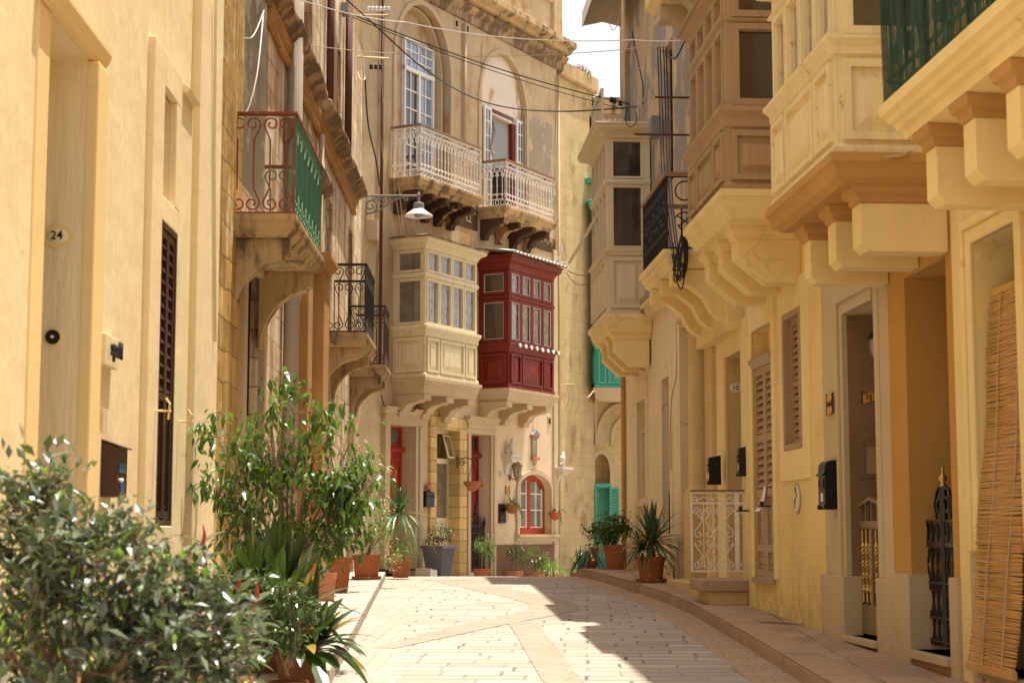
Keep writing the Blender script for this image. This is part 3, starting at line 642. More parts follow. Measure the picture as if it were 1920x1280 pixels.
# iron balconies
def lyre(F, W, z0, z1, mat, parent, name='railing', r=.010, pitch=.155, a0=0):
    mb = MB(); n=max(2,round(W/pitch)); p=W/n
    for zz in (z0,z1): mb.tube([F.pt(a0,0,zz),F.pt(a0+W,0,zz)],.016,4)
    for a in (a0,a0+W): mb.tube([F.pt(a,0,z0),F.pt(a,0,z1)],.014,4)
    H=z1-z0; R=min(.072,p*.5)
    for k in range(n):
        s = -1 if k%2==0 else 1; b = a0+(k+.5)*p + (-s)*p*.0
        cx = b - s*R*.15
        for (ze,dr) in ((z1,-1),(z0,1)):
            cz = ze+dr*(R+.018)
            sp = [(cx+s*math.cos(t)*R*f, cz-dr*math.sin(t)*R*f) for t,f in [(-.55+ (2*math.pi*1.25)*i/16, 1-.72*i/16) for i in range(17)]]
            stroke(mb,F,[(b,(z0+z1)/2),(b,ze+dr*.235),(b+s*R*.55,cz+dr*R*.85)]+sp,r)
    return mb.build(name,mat,parent)
def slab_left(F,u0,u1,D,zt,mat,parent,h=.20):
    return MB().sweep(F,u0,u1,D-.08,[(.08,zt),(.08,zt-.05),(.06,zt-.07),(.06,zt-.11),(-.02,zt-h),(-.10,zt-h)]).build('slab',mat,parent)
def iron_balcony(u0,u1,D,zt,zb_,mats,label,arch_h=.62,netting=False):
    p=FB.pt((u0+u1)/2,0,zb_); B=bpy.data.objects.new('balcony',None); S.collection.objects.link(B); B.parent=HB; B.location=p-HB.location; B['label']=label
    s0=FB.side(u0,-1); s1=FB.side(u1,-1); f=FB.at(D)
    lyre(s0,D,zb_+.03,zt,mats[0],B); lyre(s1,D,zb_+.03,zt,mats[1],B); lyre(f,u1-u0,zb_+.03,zt,mats[1],B,a0=u0)
    hr=MB(); hr.box(s0,0,D+.02,-.02,.025,zt,zt+.025); hr.box(s1,0,D+.02,-.025,.02,zt,zt+.025); hr.box(f,u0-.02,u1+.02,-.025,.025,zt,zt+.026); hr.build('handrail',mats[0],B)
    slab_left(FB,u0-.06,u1+.06,D+.04,zb_,M['slab_stone'],B)
    corbels(FB,[u0+.14,u1-.14],.2,'arch',D*.92,arch_h,zb_-.20,mats[2],B)
    return B
g0,g1 = FB.q(552,300,.60)[0], FB.q(600,380,.60)[0]
zt=FB.q(552,213,.60)[1]; zb_=FB.q(552,408,.60)[1]
B1=iron_balcony(g0,g1,.60,zt,zb_,(M['iron_r'],M['iron_g'],M['dirty_stone']),'balcony with rusty red end railing and green front railing',.8)
mb=MB(); f=FB.at(.575); k=0; u=g0+.03
while u < g1-.03: mb.box(f,u,u+.045,-.004+.004*(k%2),.004+.004*(k%2),zb_+.16,zt-.13); u+=.047; k+=1
mb.build('slat_screen', M['iron_g'], B1)
b0,b1=FB.q(685,560,.60)[0],FB.q(699.5,560,.60)[0]
iron_balcony(b0,b1+.1,.60,FB.q(685,496,.6)[1],FB.q(685,626,.6)[1],(M['iron'],M['iron'],M['slab_stone']),'black iron balcony on stone arched brackets',.62)
b2,b3=FB.q(720,640,.57)[0],FB.q(728.5,640,.57)[0]
iron_balcony(b2,b3,.57,FB.q(720,574,.57)[1],FB.q(720,685,.57)[1],(M['iron'],M['rust'],M['slab_stone']),'small rusty iron balcony farthest along the peeling house',.62)
# ---------------------------------------------------------------- enclosed timber balconies
def part_empty(name, parent, loc, label=None):
    o = bpy.data.objects.new(name, None); S.collection.objects.link(o); o.parent = parent; o.location = Vector(loc)-parent_base(parent)
    if label: o['label'] = label
    return o
def timber_balcony(H,F,u0,u1,D,zb,zp,zs,t1,t2,zw,zc,cols,mat,label,pane,pane_side,panels=3,pyr=None,corn=.16,pw=.07,roofm=None,split=None,fr=.045,upper=True,white_bead=False,side_lo_pane=None):
    B = part_empty('timber_balcony', H, F.pt((u0+u1)/2,0,zb), label)
    f=F.at(D); faces=[(f,u0,u1,cols),(F.side(u0,-1),0,D,1),(F.side(u1,1),0,D,1)]
    mb=MB(); mb.box(F,u0,u1,-.02,D,zb,zp)
    mb.box(F,u0+.0,u1-.0,-.02,D,zw,zc-.02)                     # head
    for (a,b) in ((u0,u0+pw),(u1-pw,u1)):
        mb.box(F,a,b,D-pw,D,zp,zw); mb.box(F,a,b,-.02,pw,zp,zw)
    mb.box(F,u0+pw,u1-pw,D-pw,D-.005,t1,t2); mb.box(F,u0+.005,u0+pw,pw,D-pw,t1,t2); mb.box(F,u1-pw,u1-.005,pw,D-pw,t1,t2)
    mb.box(F,u0+pw*1.5,u1-pw*1.5,-.02,D-.25,zp,zw-.02)  if False else None
    mb.build('carcase',mat,B,bev=.006)
    MB().sweep(F,u0,u1,D,[(0,zp-.02),(.025,zp),(.025,zp+(zs-zp)*.35),(.055,zp+(zs-zp)*.6),(.07,zp+(zs-zp)*.7),(.07,zs-.015),(.02,zs)]).build('sill',mat,B)
    MB().sweep(F,u0,u1,D,[(.0,zb-.01),(.03,zb),(.03,zb+.05),(.012,zb+.075),(0,zb+.08)]).build('base_moulding',mat,B)
    MB().sweep(F,u0,u1,D,[(.0,t1),(.02,t1+.01),(.035,(t1+t2)/2),(.02,t2-.01),(0,t2)]).build('transom',mat,B)
    hc=zc-zw; MB().sweep(F,u0,u1,D,[(0,zw),(.02,zw+.02),(.03,zw+hc*.3),(corn*.45,zw+hc*.5),(corn*.8,zw+hc*.62),(corn,zw+hc*.78),(corn,zc)]).build('cornice',mat,B)
    MB().sweep(F,u0,u1,D,[(corn+.02,zc),(corn+.03,zc+.03),(corn-.1,zc+.07)]).build('roof',roofm or mat,B)
    for fi,(fr_,a,b,n) in enumerate(faces):
        L=b-a; g=pw*.9; x0,x1=(a+pw*.6,b-pw*.6) if fi==0 else (a+pw*.9,b-pw*.7)
        wdt=(x1-x0)/n
        for k in range(n):
            p,q_=x0+wdt*k+.006,x0+wdt*(k+1)-.006
            for (za,zb2) in ((zs+.005,t1-.005),(t2+.005,zw-.005)):
                fm=MB(); frame(fr_,p,q_,za,zb2,fr,-pw*.75,.012,fm)
                i=fr; frame(fr_,p+i,q_-i,za+i,zb2-i,.012,-pw*.6,-.012,fm)
                w=fm.build('window',mat,B)
                if white_bead: frame(fr_,p+i,q_-i,za+i,zb2-i,.010,-.012,.004).build('bead',M['white_m'],B)
                MB().box(fr_,p+i,q_-i,-pw*.62,-pw*.5,za+i,zb2-i).build('pane',pane if fi==0 else pane_side,B)
    # panels below the sill
    z0,z1=zb+.10,zp-.04
    L=u1-u0; sp=split or [.24,.52,.24] if panels==3 else [1/panels]*panels; x=u0+.03; W=L-.06
    for s_ in sp:
        MB().panel(f,x+.025,x+W*s_-.025,z0,z1,0,.045,.036,pyr).build('panel',mat,B); x+=W*s_
    for sd in (faces[1][0],faces[2][0]): MB().panel(sd,.08,D-.05,z0,z1,0,.055,.04,None).build('panel',mat,B)
    # ceiling and back so that the bay is closed and dim inside
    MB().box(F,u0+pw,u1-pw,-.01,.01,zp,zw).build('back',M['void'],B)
    return B
def bracket_base(B,F,u0,u1,D,zt,mat,h=.22,out=.05):
    MB().sweep(F,u0,u1,D,[(out+.02,zt),(out+.02,zt-.06),(out,zt-.075),(out-.02,zt-.11),(out-.03,zt-.16),(-.05,zt-h),(-.1,zt-h)]).build('stone_base',mat,B)
# ================================================================ END: golden house with cream timber balcony (C1) and pink house with red one (C2)
uS=FC.q(903,700)[0]
H1=house('golden stone house with cream timber balcony and tall arched window, at the bend', FC, 2)
H2=house('pink plastered house with oxblood timber balcony and arched red window, at the bend', FC, 5)
q=FC.q; q3=lambda x,y: FC.q(x,y,-.30)
zTop=q(1060,112)[1]          # underside of great cornice
w1=dict(a=q(741,200)[0],b=q(843,200)[0],c=q(790,352)[1],d=q(790,10)[1],s=q(741,98)[1]-.1,dp=.3)
w2=dict(a=q(900,250)[0],b=q(986,250)[0],c=q(947,400)[1],d=q(938,100)[1],s=q(901,185)[1],dp=.22)
dr1=dict(a=q(727,900)[0],b=q(775,900)[0],c=gz(32)+.12,d=q(750,797)[1],dp=.45)
win=dict(a=q(815,900)[0],b=q(858,900)[0],c=gz(34)+.1,d=q(836,806)[1],dp=.28)
dr2=dict(a=q(879,900)[0],b=q(917,900)[0],c=gz(35)+.2,d=q(898,814)[1],dp=.42)
rw=dict(a=q(971,950)[0],b=q(1031,950)[0],c=q(1000,1001)[1],d=q(998,889)[1],s=q(971,918)[1],dp=.22)
zM=q(903,742)[1]
lo_end=q(905,900)[0]
wall('upper_wall',M['c_stone'],FC,-.4,uS,zM,zTop+.3,[w1],H1)
wall('upper_wall',M['c_stone'],FC,uS,uCend,zM,zTop+.3,[w2],H2)
wall('lower_wall',M['c_low'],FC,-.4,q(867,900)[0],-.6,zM,[dr1,win],H1,back=0)
wall('lower_wall',M['pink'],FC,q(867,900)[0],uCend,-.6,zM,[dr2,rw],H2,back=0)
MB().box(FC,q(1036,900)[0],uCend+.02,-.02,.05,-.3,q(1040,470)[1]).build('quoin',M['c_low'],H2,bev=.01)
MB().box(FC,q(907,900)[0]-.09,q(907,900)[0],-.02,.05,q(905,745)[1],q(905,480)[1]) if 0 else None
# great cornice and parapet
prof=[(0,zTop-.35),(.05,zTop-.33),(.06,zTop-.2),(.16,zTop-.12),(.20,zTop-.05),(.24,zTop+.02),(.28,zTop+.08),(.36,zTop+.12),(.40,zTop+.16),(.40,zTop+.26),(.30,zTop+.31),(0,zTop+.33)]
for (a,b,H) in ((-.4,uS,H1),(uS+.001,uCend+.25,H2)):
    MB().pu(FC,[p for p in prof if p[1]<zTop+.0]+[(0,zTop-.04)],a,b).build('cornice',M['soot_stone'],H); MB().pu(FC,[(0,zTop-.045)]+[p for p in prof if p[1]>zTop],a,b).build('cornice_slab',M['dirty_stone'],H)
    MB().pu(FC,[(a_+.0,b_) for a_,b_ in [(-.35,zTop+.3),(.08,zTop+.3),(.08,zTop+1.05),(.14,zTop+1.08),(.14,zTop+1.2),(-.35,zTop+1.2)]],a,min(b,uCend-.12)).build('parapet',M['c_stone'],H)
MB().box(FC,uCend-.42,uCend-.02,-.2,.17,zTop+.33,zTop+1.5).build('parapet_pier',M['c_stone'],H2,bev=.02)
ue=uCend-.25; MB().lathe(FC.pt(ue,0,zTop+1.5),[(.18,0),(.2,.05),(.1,.1),(.08,.16),(.14,.26),(.16,.36),(.12,.48),(.06,.56),(.09,.62),(.05,.72),(.01,.76)],14).build('finial',M['c_low'],H2,smooth=True)
# arch 1: mouldings and tall white window
def arch_pts(a,b,s,d,K=24): return [((a+b)/2-(b-a)/2*math.cos(math.pi*i/K), s+(d-s)*math.sin(math.pi*i/K)) for i in range(K+1)]
def arch_mould(F,h,w,n0,n1,mat,par,name='archivolt'):
    A=[(h['a'],h['c'])]+arch_pts(h['a'],h['b'],h['s'],h['d'])+[(h['b'],h['c'])]
    Bp=[(h['a']-w,h['c'])]+arch_pts(h['a']-w,h['b']+w,h['s'],h['d']+w)+[(h['b']+w,h['c'])]
    mb=MB()
    for i in range(len(A)-1):
        P=[A[i],A[i+1],Bp[i+1],Bp[i]]
        mb.loft([F.pt(u,n0,z) for u,z in P],[F.pt(u,n1,z) for u,z in P])
    return mb.build(name,mat,par)
arch_mould(FC,w1,.10,-.01,.035,M['c_trim'],H1); arch_mould(FC,w2,.09,-.01,.03,M['c_trim'],H2)
ins=dict(w1); ins['a']+=.06; ins['b']-=.10; ins['d']-=.08; arch_mould(FC,{**ins,'a':ins['a'],'b':w1['b']-.12,'c':w1['c']},.05,-.3,-.12,M['c_trim'],H1)
fa,fb=q3(752,200)[0],q3(808,200)[0]; z0=q3(780,352)[1]; z1=q3(752,68)[1]; zt_=q3(752,125)[1]
W1=frame(FC,fa,fb,z0,z1,.05,-.30,-.22); W1.box(FC,fa,fb,-.30,-.21,zt_-.05,zt_+.03); W1.box(FC,(fa+fb)/2-.035,(fa+fb)/2+.035,-.3,-.215,z0,zt_)
for (za,zb_,rows) in ((zt_+.03,z1-.05,3),(z0+.05,zt_-.05,6)):
    for r_ in range(1,rows): zz=za+(zb_-za)*r_/rows; W1.box(FC,fa+.04,fb-.04,-.285,-.25,zz-.014,zz+.014)
    for c_ in range(1,4):
        uu=fa+(fb-fa)*c_/4; W1.box(FC,uu-.014,uu+.014,-.284,-.251,za,zb_)
w_=W1.build('window',M['w_white'],H1)
MB().box(FC,fa+.03,(fa+fb)/2,-.298,-.27,z0,zt_).build('pane',M['gl_dark'],w_); MB().box(FC,(fa+fb)/2+.002,fb-.03,-.298,-.27,z0,zt_).build('pane',M['gl_sky'],w_); MB().box(FC,fa+.03,fb-.03,-.298,-.27,zt_+.002,z1-.03).build('pane',M['gl_sky'],w_)
# arch 2: patched infill, red framed open door with white leaves
f2a,f2b=FC.q(905,250,-.2)[0],FC.q(975,250,-.2)[0]
MB().pn(FC,[(w2['a'],q(905,200)[1])]+arch_pts(w2['a']+.001,w2['b']-.001,w2['s'],w2['d']-.002)+[(w2['b'],q(975,235)[1])],-.225,-.10).build('infill',M['c_patch'],H2)
da,db=FC.q(912,250,-.15)[0],FC.q(961,250,-.15)[0]; zd=FC.q(930,209,-.15)[1]
fm=frame(FC,da,db,w2['c'],zd,.09,-.21,-.10,bottom=False); d2=fm.build('door_frame',M['w_red'],H2)
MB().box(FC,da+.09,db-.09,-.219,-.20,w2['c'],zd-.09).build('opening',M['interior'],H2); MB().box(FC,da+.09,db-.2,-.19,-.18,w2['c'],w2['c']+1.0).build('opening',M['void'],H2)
MB().box(FC,w2['a'],da,-.22,-.14,w2['c'],zd).build('jamb_fill',M['c_patch'],H2); MB().box(FC,db,w2['b'],-.22,-.14,w2['c'],q(975,235)[1]).build('jamb_fill',M['c_patch'],H2)
for (ua_,ub_,sg) in ((da-.26,da+.06,1),(db+.02,db+.36,-1)):
    lf=MB(); zt2=zd-.02; frame(FC,ua_,ub_,w2['c'],zt2,.06,-.09,-.05,lf)
    lf.box(FC,(ua_+ub_)/2-.012,(ua_+ub_)/2+.012,-.085,-.055,w2['c'],zt2)
    for r_ in range(1,7): zz=w2['c']+(zt2-w2['c'])*r_/7; lf.box(FC,ua_+.05,ub_-.05,-.086,-.056,zz-.014,zz+.014)
    l_=lf.build('shutter_leaf',M['w_white'],H2); MB().box(FC,ua_+.05,ub_-.05,-.08,-.07,w2['c']+.05,zt2-.05).build('pane',M['gl_grey'],l_)
# flying curtain
mb=MB(); A=PX(918,212,35.4); nU,nV=8,14
outl=[(916,212,916.5,213),(914,232,926,228),(912,250,931,246),(910,262,930,262),(908,280,924,278),(914,291,931,292)]
for j in range(nV+1):
    t=j/nV*(len(outl)-1); k=min(int(t),len(outl)-2); e=t-k; A=[outl[k][i]*(1-e)+outl[k+1][i]*e for i in range(4)]
    for i in range(nU+1):
        s_=i/nU; mb.v.append(PX(A[0]*(1-s_)+A[2]*s_, A[1]*(1-s_)+A[3]*s_, 35.35-.25*math.sin(j/nV*2.4)+.05*math.sin(s_*9+j*.4)))
mb.f=[(j*(nU+1)+i,j*(nU+1)+i+1,(j+1)*(nU+1)+i+1,(j+1)*(nU+1)+i) for j in range(nV) for i in range(nU)]
o=single('curtain',mb,M['cloth_g'],'grey curtain blowing out of the red framed balcony door','curtain',smooth=True); md=o.modifiers.new('s','SOLIDIFY'); md.thickness=.006
# white iron balconies
def gothic(F,a0,W,z0,z1,mat,par):
    mb=MB(); n=max(3,round(W/.125)); p=W/n; H=z1-z0; zl=z0+.13; zu=z1-.11
    for zz,r in ((z0,.018),(zl,.015),(zu,.014),(z1-.02,.018)): mb.tube([F.pt(a0,0,zz),F.pt(a0+W,0,zz)],r,4)
    for a in (a0,a0+W): mb.tube([F.pt(a,0,z0),F.pt(a,0,z1)],.020,4)
    for k in range(n):
        c=a0+p*(k+.5)
        mb.tube([F.pt(c,0,zl),F.pt(c,0,zu-.06)],.013,4)
        mb.lathe(F.pt(c,0,(zl+zu)/2-.06),[(.004,-.03),(.017,0),(.004,.03)],5); mb.lathe(F.pt(c,0,zu-.16),[(.004,-.025),(.016,0),(.004,.04)],5)
        for s in (-1,1): stroke(mb,F,[(c+s*p,zu-.24),(c+s*p*.85,zu-.14),(c+s*p*.45,zu-.05),(c,zu)],.012)
        for s in (-1,1): stroke(mb,F,[(c,zl+.05),(c+s*.022,zl+.10),(c+s*.045,zl+.115),(c+s*.04,zl+.09)],.011)
        for s in (-1,1): stroke(mb,F,[(c,zu-.20)]+spiral((c+s*.022,zu-.19),.022,.006,math.pi,-math.pi*.6,8,s),.010)
        stroke(mb,F,[(c+.045*math.cos(t*.785),(z0+zl)/2+.045*math.sin(t*.785)) for t in range(9)],.007)
        if k%2==0: stroke(mb,F,[(c-p*.5,zu+.01),(c-p*.1,zu+.045),(c+p*.3,zu+.075),(c+p,zu+.01)],.007)
    return mb.build('railing',mat,par)
def white_balcony(H,px_c,py_t,py_b,px_r,px_l,D,label,rail_mat):
    u0,zt=FC.q(px_c,py_t,D); u1=FC.q(px_r,(py_t+py_b)/2+60,D)[0]; zb=FC.q(px_c,py_b,D)[1]
    B=part_empty('balcony',H,FC.pt((u0+u1)/2,0,zb),label)
    gothic(FC.at(D),u0,u1-u0,zb+.02,zt,M['iron_w'],B); gothic(FC.side(u0,-1),0,D,zb+.02,zt,M['iron_w'],B); gothic(FC.side(u1,1),0,D,zb+.02,zt,M['iron_w'],B)
    MB().sweep(FC,u0,u1,D,[(-.03,zt),(.035,zt),(.035,zt+.035),(-.03,zt+.035),(-.03,zt)],caps=False).build('handrail',rail_mat,B)
    MB().sweep(FC,u0-.03,u1+.03,D+.02,[(.06,zb),(.06,zb-.05),(.03,zb-.07),(.02,zb-.13),(-.05,zb-.17),(-.07,zb-.22)]).build('slab',M['slab_stone'],B)
    n=5 if px_c<850 else 4
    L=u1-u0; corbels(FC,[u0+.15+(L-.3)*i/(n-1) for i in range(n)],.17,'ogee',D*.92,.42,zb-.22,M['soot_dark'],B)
    return B,u0,u1,zb
white_balcony(H1,787,235,331,898,738,.62,'white iron balcony with weathered wooden rail under the tall arched window',M['handrail'])
white_balcony(H2,947,301,386,1037,902,.62,'white iron balcony with brown rail under the open red framed door',M['handrail'])
# soot stains are part of the wall under the balconies: soffit beds of sooty stone
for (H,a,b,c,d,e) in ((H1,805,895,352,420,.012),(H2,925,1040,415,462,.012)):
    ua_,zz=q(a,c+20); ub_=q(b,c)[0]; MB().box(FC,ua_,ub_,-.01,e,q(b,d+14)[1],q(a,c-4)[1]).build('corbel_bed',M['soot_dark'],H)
ua_,zz=q(984,212); MB().box(FC,ua_,q(1034,260)[0],-.01,.006,q(984,322)[1],zz).build('cement_patch',plaster('grey_cement_patch',(.36,.30,.22),var=.15,streak=.4,bump=.4,patch=(.52,.41,.26),p_lo=.56,p_sc=4),H2)
# cream timber balcony
D=.70
k0,k1=FC.q(797,600,D)[0],FC.q(894,620,D)[0]; Z=lambda py,px=797,n=D: FC.q(px,py,n)[1]
B=timber_balcony(H1,FC,k0,k1,D,Z(706),Z(628),Z(607),Z(519),Z(509),Z(466),Z(440,797,D+.15),4,M['w_cream'],'cream timber balcony with four tall casements and a mossy stone roof',M['gl_lace'],M['gl_grey'],corn=.15,roofm=M['soot_stone'],split=[.25,.5,.25])
bracket_base(B,FC,k0-.02,k1+.05,D,Z(706),M['c_trim'],.30,.04)
corbels(FC,[k0+.17,k0+.17+(k1-k0-.3)*.5,k1-.13],.26,'ogee',D*.95,.42,Z(706)-.30,M['c_trim'],B)
k2,k3=FC.q(954,600,D)[0],FC.q(1037,640,D)[0]; Z=lambda py,px=954,n=D: FC.q(px,py,n)[1]
B=timber_balcony(H2,FC,k2,k3,D,Z(727),Z(658),Z(640),Z(559),Z(551),Z(505),Z(478,954,D+.1),4,M['w_red'],'oxblood red timber balcony with white beaded panes and diamond panels',M['gl_lace'],M['gl_dark'],corn=.14,pyr=.05,split=[.25,.5,.25],white_bead=True,fr=.06)
bracket_base(B,FC,k2-.02,k3+.1,D,Z(727),M['c_trim'],.26,.04)
corbels(FC,[k2+.1,k2+.1+(k3-k2)*.45,k2+.1+(k3-k2)*.88],.24,'ogee',D*.95,.42,Z(727)-.26,M['c_trim'],B)
# corrugated sheet over the red balcony
mb=MB(); zc=Z(478,954,D+.1)+.07; nn=60; ua_,ub_=k2-.2,k3+.30
for i in range(nn+1):
    u=ua_+(ub_-ua_)*i/nn; h=.022*math.sin(i*math.pi*.5*1.0); mb.v+=[FC.pt(u,-.02,zc+.16+h),FC.pt(u,D+.24,zc+.01+h)]
mb.f=[(2*i,2*i+1,2*i+3,2*i+2) for i in range(nn)]
o=mb.build('corrugated_roof',metal('pale_corrugated_sheet',(.55,.5,.47),.5),B,recalc=False); md=o.modifiers.new('s','SOLIDIFY'); md.thickness=.012
# bottles hung under the sill
mb=MB().lathe((0,0,0),[(.012,.20),(.014,.17),(.035,.13),(.037,.02),(.03,0)],10)
bt=None; M['pet']=glass('clear_plastic',(.36,.30,.27),(.5,.46,.43),20,.15)
for i in range(8):
    u=k2+.12+(k3-k2-.0)*(i+.5)/8; p=FC.pt(u,D+.13,Z(640)-.02-.02)
    if bt is None: bt=mb.build('bottle',M['pet'],None,smooth=True); o=bt
    else: o=bt.copy(); S.collection.objects.link(o)
    o.location=p; o.rotation_euler=(math.radians(115),0,FC.ang()+math.radians(-60)); tag(o,'clear plastic bottle in the row hung under the red balcony windows','bottle','bottles hung under the red balcony')
# ground floor of the golden house
def surround(F,h,w,n,mat,par,head=.28,name='door_surround'):
    mb=MB(); c=h['c']-.3
    mb.box(F,h['a']-w,h['a'],-.02,n,c,h['d']); mb.box(F,h['b'],h['b']+w,-.02,n,c,h['d']); mb.box(F,h['a']-w,h['b']+w,-.02,n,h['d'],h['d']+head*.6)
    i=w*.45; mb.box(F,h['a']-w*1.0,h['a']-i,n,n+.03,c,h['d']); mb.box(F,h['b']+i,h['b']+w,n,n+.03,c,h['d']); mb.box(F,h['a']-w,h['b']+w,n,n+.03,h['d']+head*.3,h['d']+head*.6)
    o=mb.build(name,mat,par,bev=.008)
    MB().pu(F,[(0,h['d']+head*.6),(n+.03,h['d']+head*.6),(n+.05,h['d']+head*.75),(n+.09,h['d']+head*.85),(n+.10,h['d']+head),(0,h['d']+head)],h['a']-w-.05,h['b']+w+.05).build('door_cornice',mat,par)
surround(FC,dr1,.22,.06,M['c_trim'],H1,.32); surround(FC,dr2,.16,.06,M['c_trim'],H2,.34)
def panel_door(F,h,n,mat,par,transom,glassm,name='door'):
    mb=MB(); mb.box(F,h['a'],h['b'],n-.05,n,h['c'],transom); w=(h['b']-h['a'])/2
    for k in range(2):
        a=h['a']+w*k; 
        for (z0,z1) in ((h['c']+.12,h['c']+.75),(h['c']+.85,transom-.12)): mb.panel(F,a+.05,a+w-.05,z0,z1,n,.04,.02)
    mb.pu(F,[(n-.05,transom),(n+.06,transom),(n+.09,transom+.05),(n+.05,transom+.09),(n-.05,transom+.09)],h['a'],h['b'])
    frame(F,h['a'],h['b'],transom+.09,h['d'],.07,n-.05,n,mb)
    d=mb.build(name,mat,par); MB().box(F,h['a']+.06,h['b']-.06,n-.045,n-.03,transom+.1,h['d']-.06).build('pane',glassm,d)
    MB().lathe(F.pt((h['a']+h['b'])/2+.06,n+.035,h['c']+1.05),[(.01,-.03),(.03,0),(.01,.03)],10).build('handle',M['brass'],d); return d
panel_door(FC,dr1,-.26,M['w_red2'],H1,FC.q(738,847,-.26)[1],M['gl_grey']); panel_door(FC,dr2,-.24,M['w_red'],H2,FC.q(886,857,-.24)[1],M['gl_dark'])
# stone clad window bay
mb=MB(); c0,c1=q(803,900)[0],q(873,900)[0]; zt=q(805,779)[1]
mb.box(FC,c0,win['a'],-.02,.055,-.3,zt); mb.box(FC,win['b'],c1,-.02,.055,-.3,zt); mb.box(FC,win['a'],win['b'],-.02,.055,win['d'],zt)
mb.build('stone_cladding',M['c_clad'],H1,bev=.01)
MB().box(FC,win['b']-.006,win['b'],-.27,.05,win['c'],win['d']).build('clad_reveal',M['c_clad'],H1)
e=FC.at(-.26); a_,b_=FC.q(816,900,-.26)[0]-.15,FC.q(839,900,-.26)[0]; z0=FC.q(820,975,-.26)[1]; z1=win['d']; zm=FC.q(820,864,-.26)[1]
wf=frame(FC,a_,b_,win['c'],z1,.06,-.28,-.2); wf.box(FC,a_,b_,-.28,-.2,zm-.05,zm+.05); wf.box(FC,a_+.05,b_-.05,-.27,-.22,win['c'],z0+.05)
w_=wf.build('window',M['w_cream'],H1); MB().box(FC,a_+.05,b_-.05,-.265,-.25,z0,zm).build('pane',M['gl_grey'],w_); MB().box(FC,a_+.05,b_-.05,-.265,-.25,zm,z1-.05).build('pane',M['gl_dark'],w_)
tl=MB(); T0=FC.pt((a_+b_)/2,-.2,zm+.05); frame(FC,(a_+b_)/2-.02,b_-.06,zm+.06,z1-.08,.03,-.19,-.16,tl)
for v in tl.v:
    k=(z1-.08-v.z)/(z1-zm); v+=Vector((FC.n.x,FC.n.y,0))*k*.16
tl.build('casement',M['w_cream'],w_)
# pink house: marble plinth, arched window, sill
mz=q(930,1021)[1]
mb=MB(); mb.box(FC,q(926,1040)[0],q(1047,1040)[0],-.02,.035,-.3,mz); mb.box(FC,q(869,1040)[0],dr2['a'],-.02,.035,-.3,mz); mb.box(FC,dr2['b'],q(928,1040)[0]+.0,-.02,.033,-.3,mz-.004); mb.build('plinth',M['brown_marble'],H2,bev=.004)
arch_mould(FC,rw,.10,-.01,.045,M['c_trim'],H2,'window_surround')
sz=rw['c']; MB().pu(FC,[(0,sz-.16),(.05,sz-.15),(.07,sz-.08),(.12,sz-.06),(.12,sz),(0,sz)],q(967,1003)[0]-.05,q(1041,1003)[0]).build('window_sill',M['c_trim'],H2)
a,b=rw['a'],rw['b']; n0,n1=-.20,-.13
mb=MB(); A=arch_pts(a,b,rw['s'],rw['d']); wd=.085; I=arch_pts(a+wd,b-wd,rw['s'],rw['d']-wd*1.2)
for i in range(len(A)-1): P=[A[i],A[i+1],I[i+1],I[i]]; mb.loft([FC.pt(u,n0,z) for u,z in P],[FC.pt(u,n1,z) for u,z in P])
mb.box(FC,a,a+wd,n0,n1,sz,rw['s']); mb.box(FC,b-wd,b,n0,n1,sz,rw['s']); mb.box(FC,a+wd,b-wd,n0,n1,sz,sz+.14); m_=(a+b)/2; mb.box(FC,m_-wd*.75,m_+wd*.75,n0,n1+.006,sz+.14,rw['d']-.04)
w_=mb.build('window',M['w_red2'],H2)
mb=MB()
for (x0,x1) in ((a+wd,m_-wd*.75),(m_+wd*.75,b-wd)):
    xm=(x0+x1)/2
    for uu in (x0+.012,xm,x1-.012):
        t=(uu-(a+b)/2)/((b-a)/2-wd); top=rw['s']+(rw['d']-wd*1.2-rw['s'])*math.sqrt(max(0,1-t*t)); mb.box(FC,uu-.010,uu+.010,n0+.02,n1-.01,sz+.14,max(top,rw['s']*.5+sz*.5))
    for k in (0,.36,.70): zz=sz+.15+(rw['s']-sz)*k*1.1; mb.box(FC,x0,x1,n0+.021,n1-.011,zz-.012,zz+.012)
mb.build('glazing_bars',M['w_white'],w_)
MB().pn(FC,[(a+.02,sz+.05)]+arch_pts(a+.02,b-.02,rw['s'],rw['d']-.02)+[(b-.02,sz+.05)],n0-.005,n0+.02).build('pane',M['gl_grey'],w_)
# vents and down pipes on the golden house
for px,py in ((855,45),(875,55),(858,405),(877,408),(1029,789)):
    u,z=q(px,py); Hh=H1 if px<903 else H2; MB().box(FC,u-.07,u+.07,-.01,.02,z-.09,z+.09).build('vent',M['c_trim'],Hh); MB().box(FC,u-.045,u+.045,.0,.023,z-.06,z+.06).build('vent_hole',M['void'],Hh)
for px,z0,z1,r,m_,Hh in ((866,q(866,340)[1]+.4,zTop-.4,.035,'c_trim',H1),(903,q(903,745)[1],q(903,480)[1],.03,'c_trim',H2),(708,q(708,700)[1],zTop-.3,.03,'rust',H1),(1044,.2,zTop-.5,.03,'c_trim',H2)):
    u=q(px,600)[0]; MB().tube([FC.pt(u,.06,z0),FC.pt(u,.06,z1)],r,8).build('down_pipe',M[m_],Hh,smooth=True)
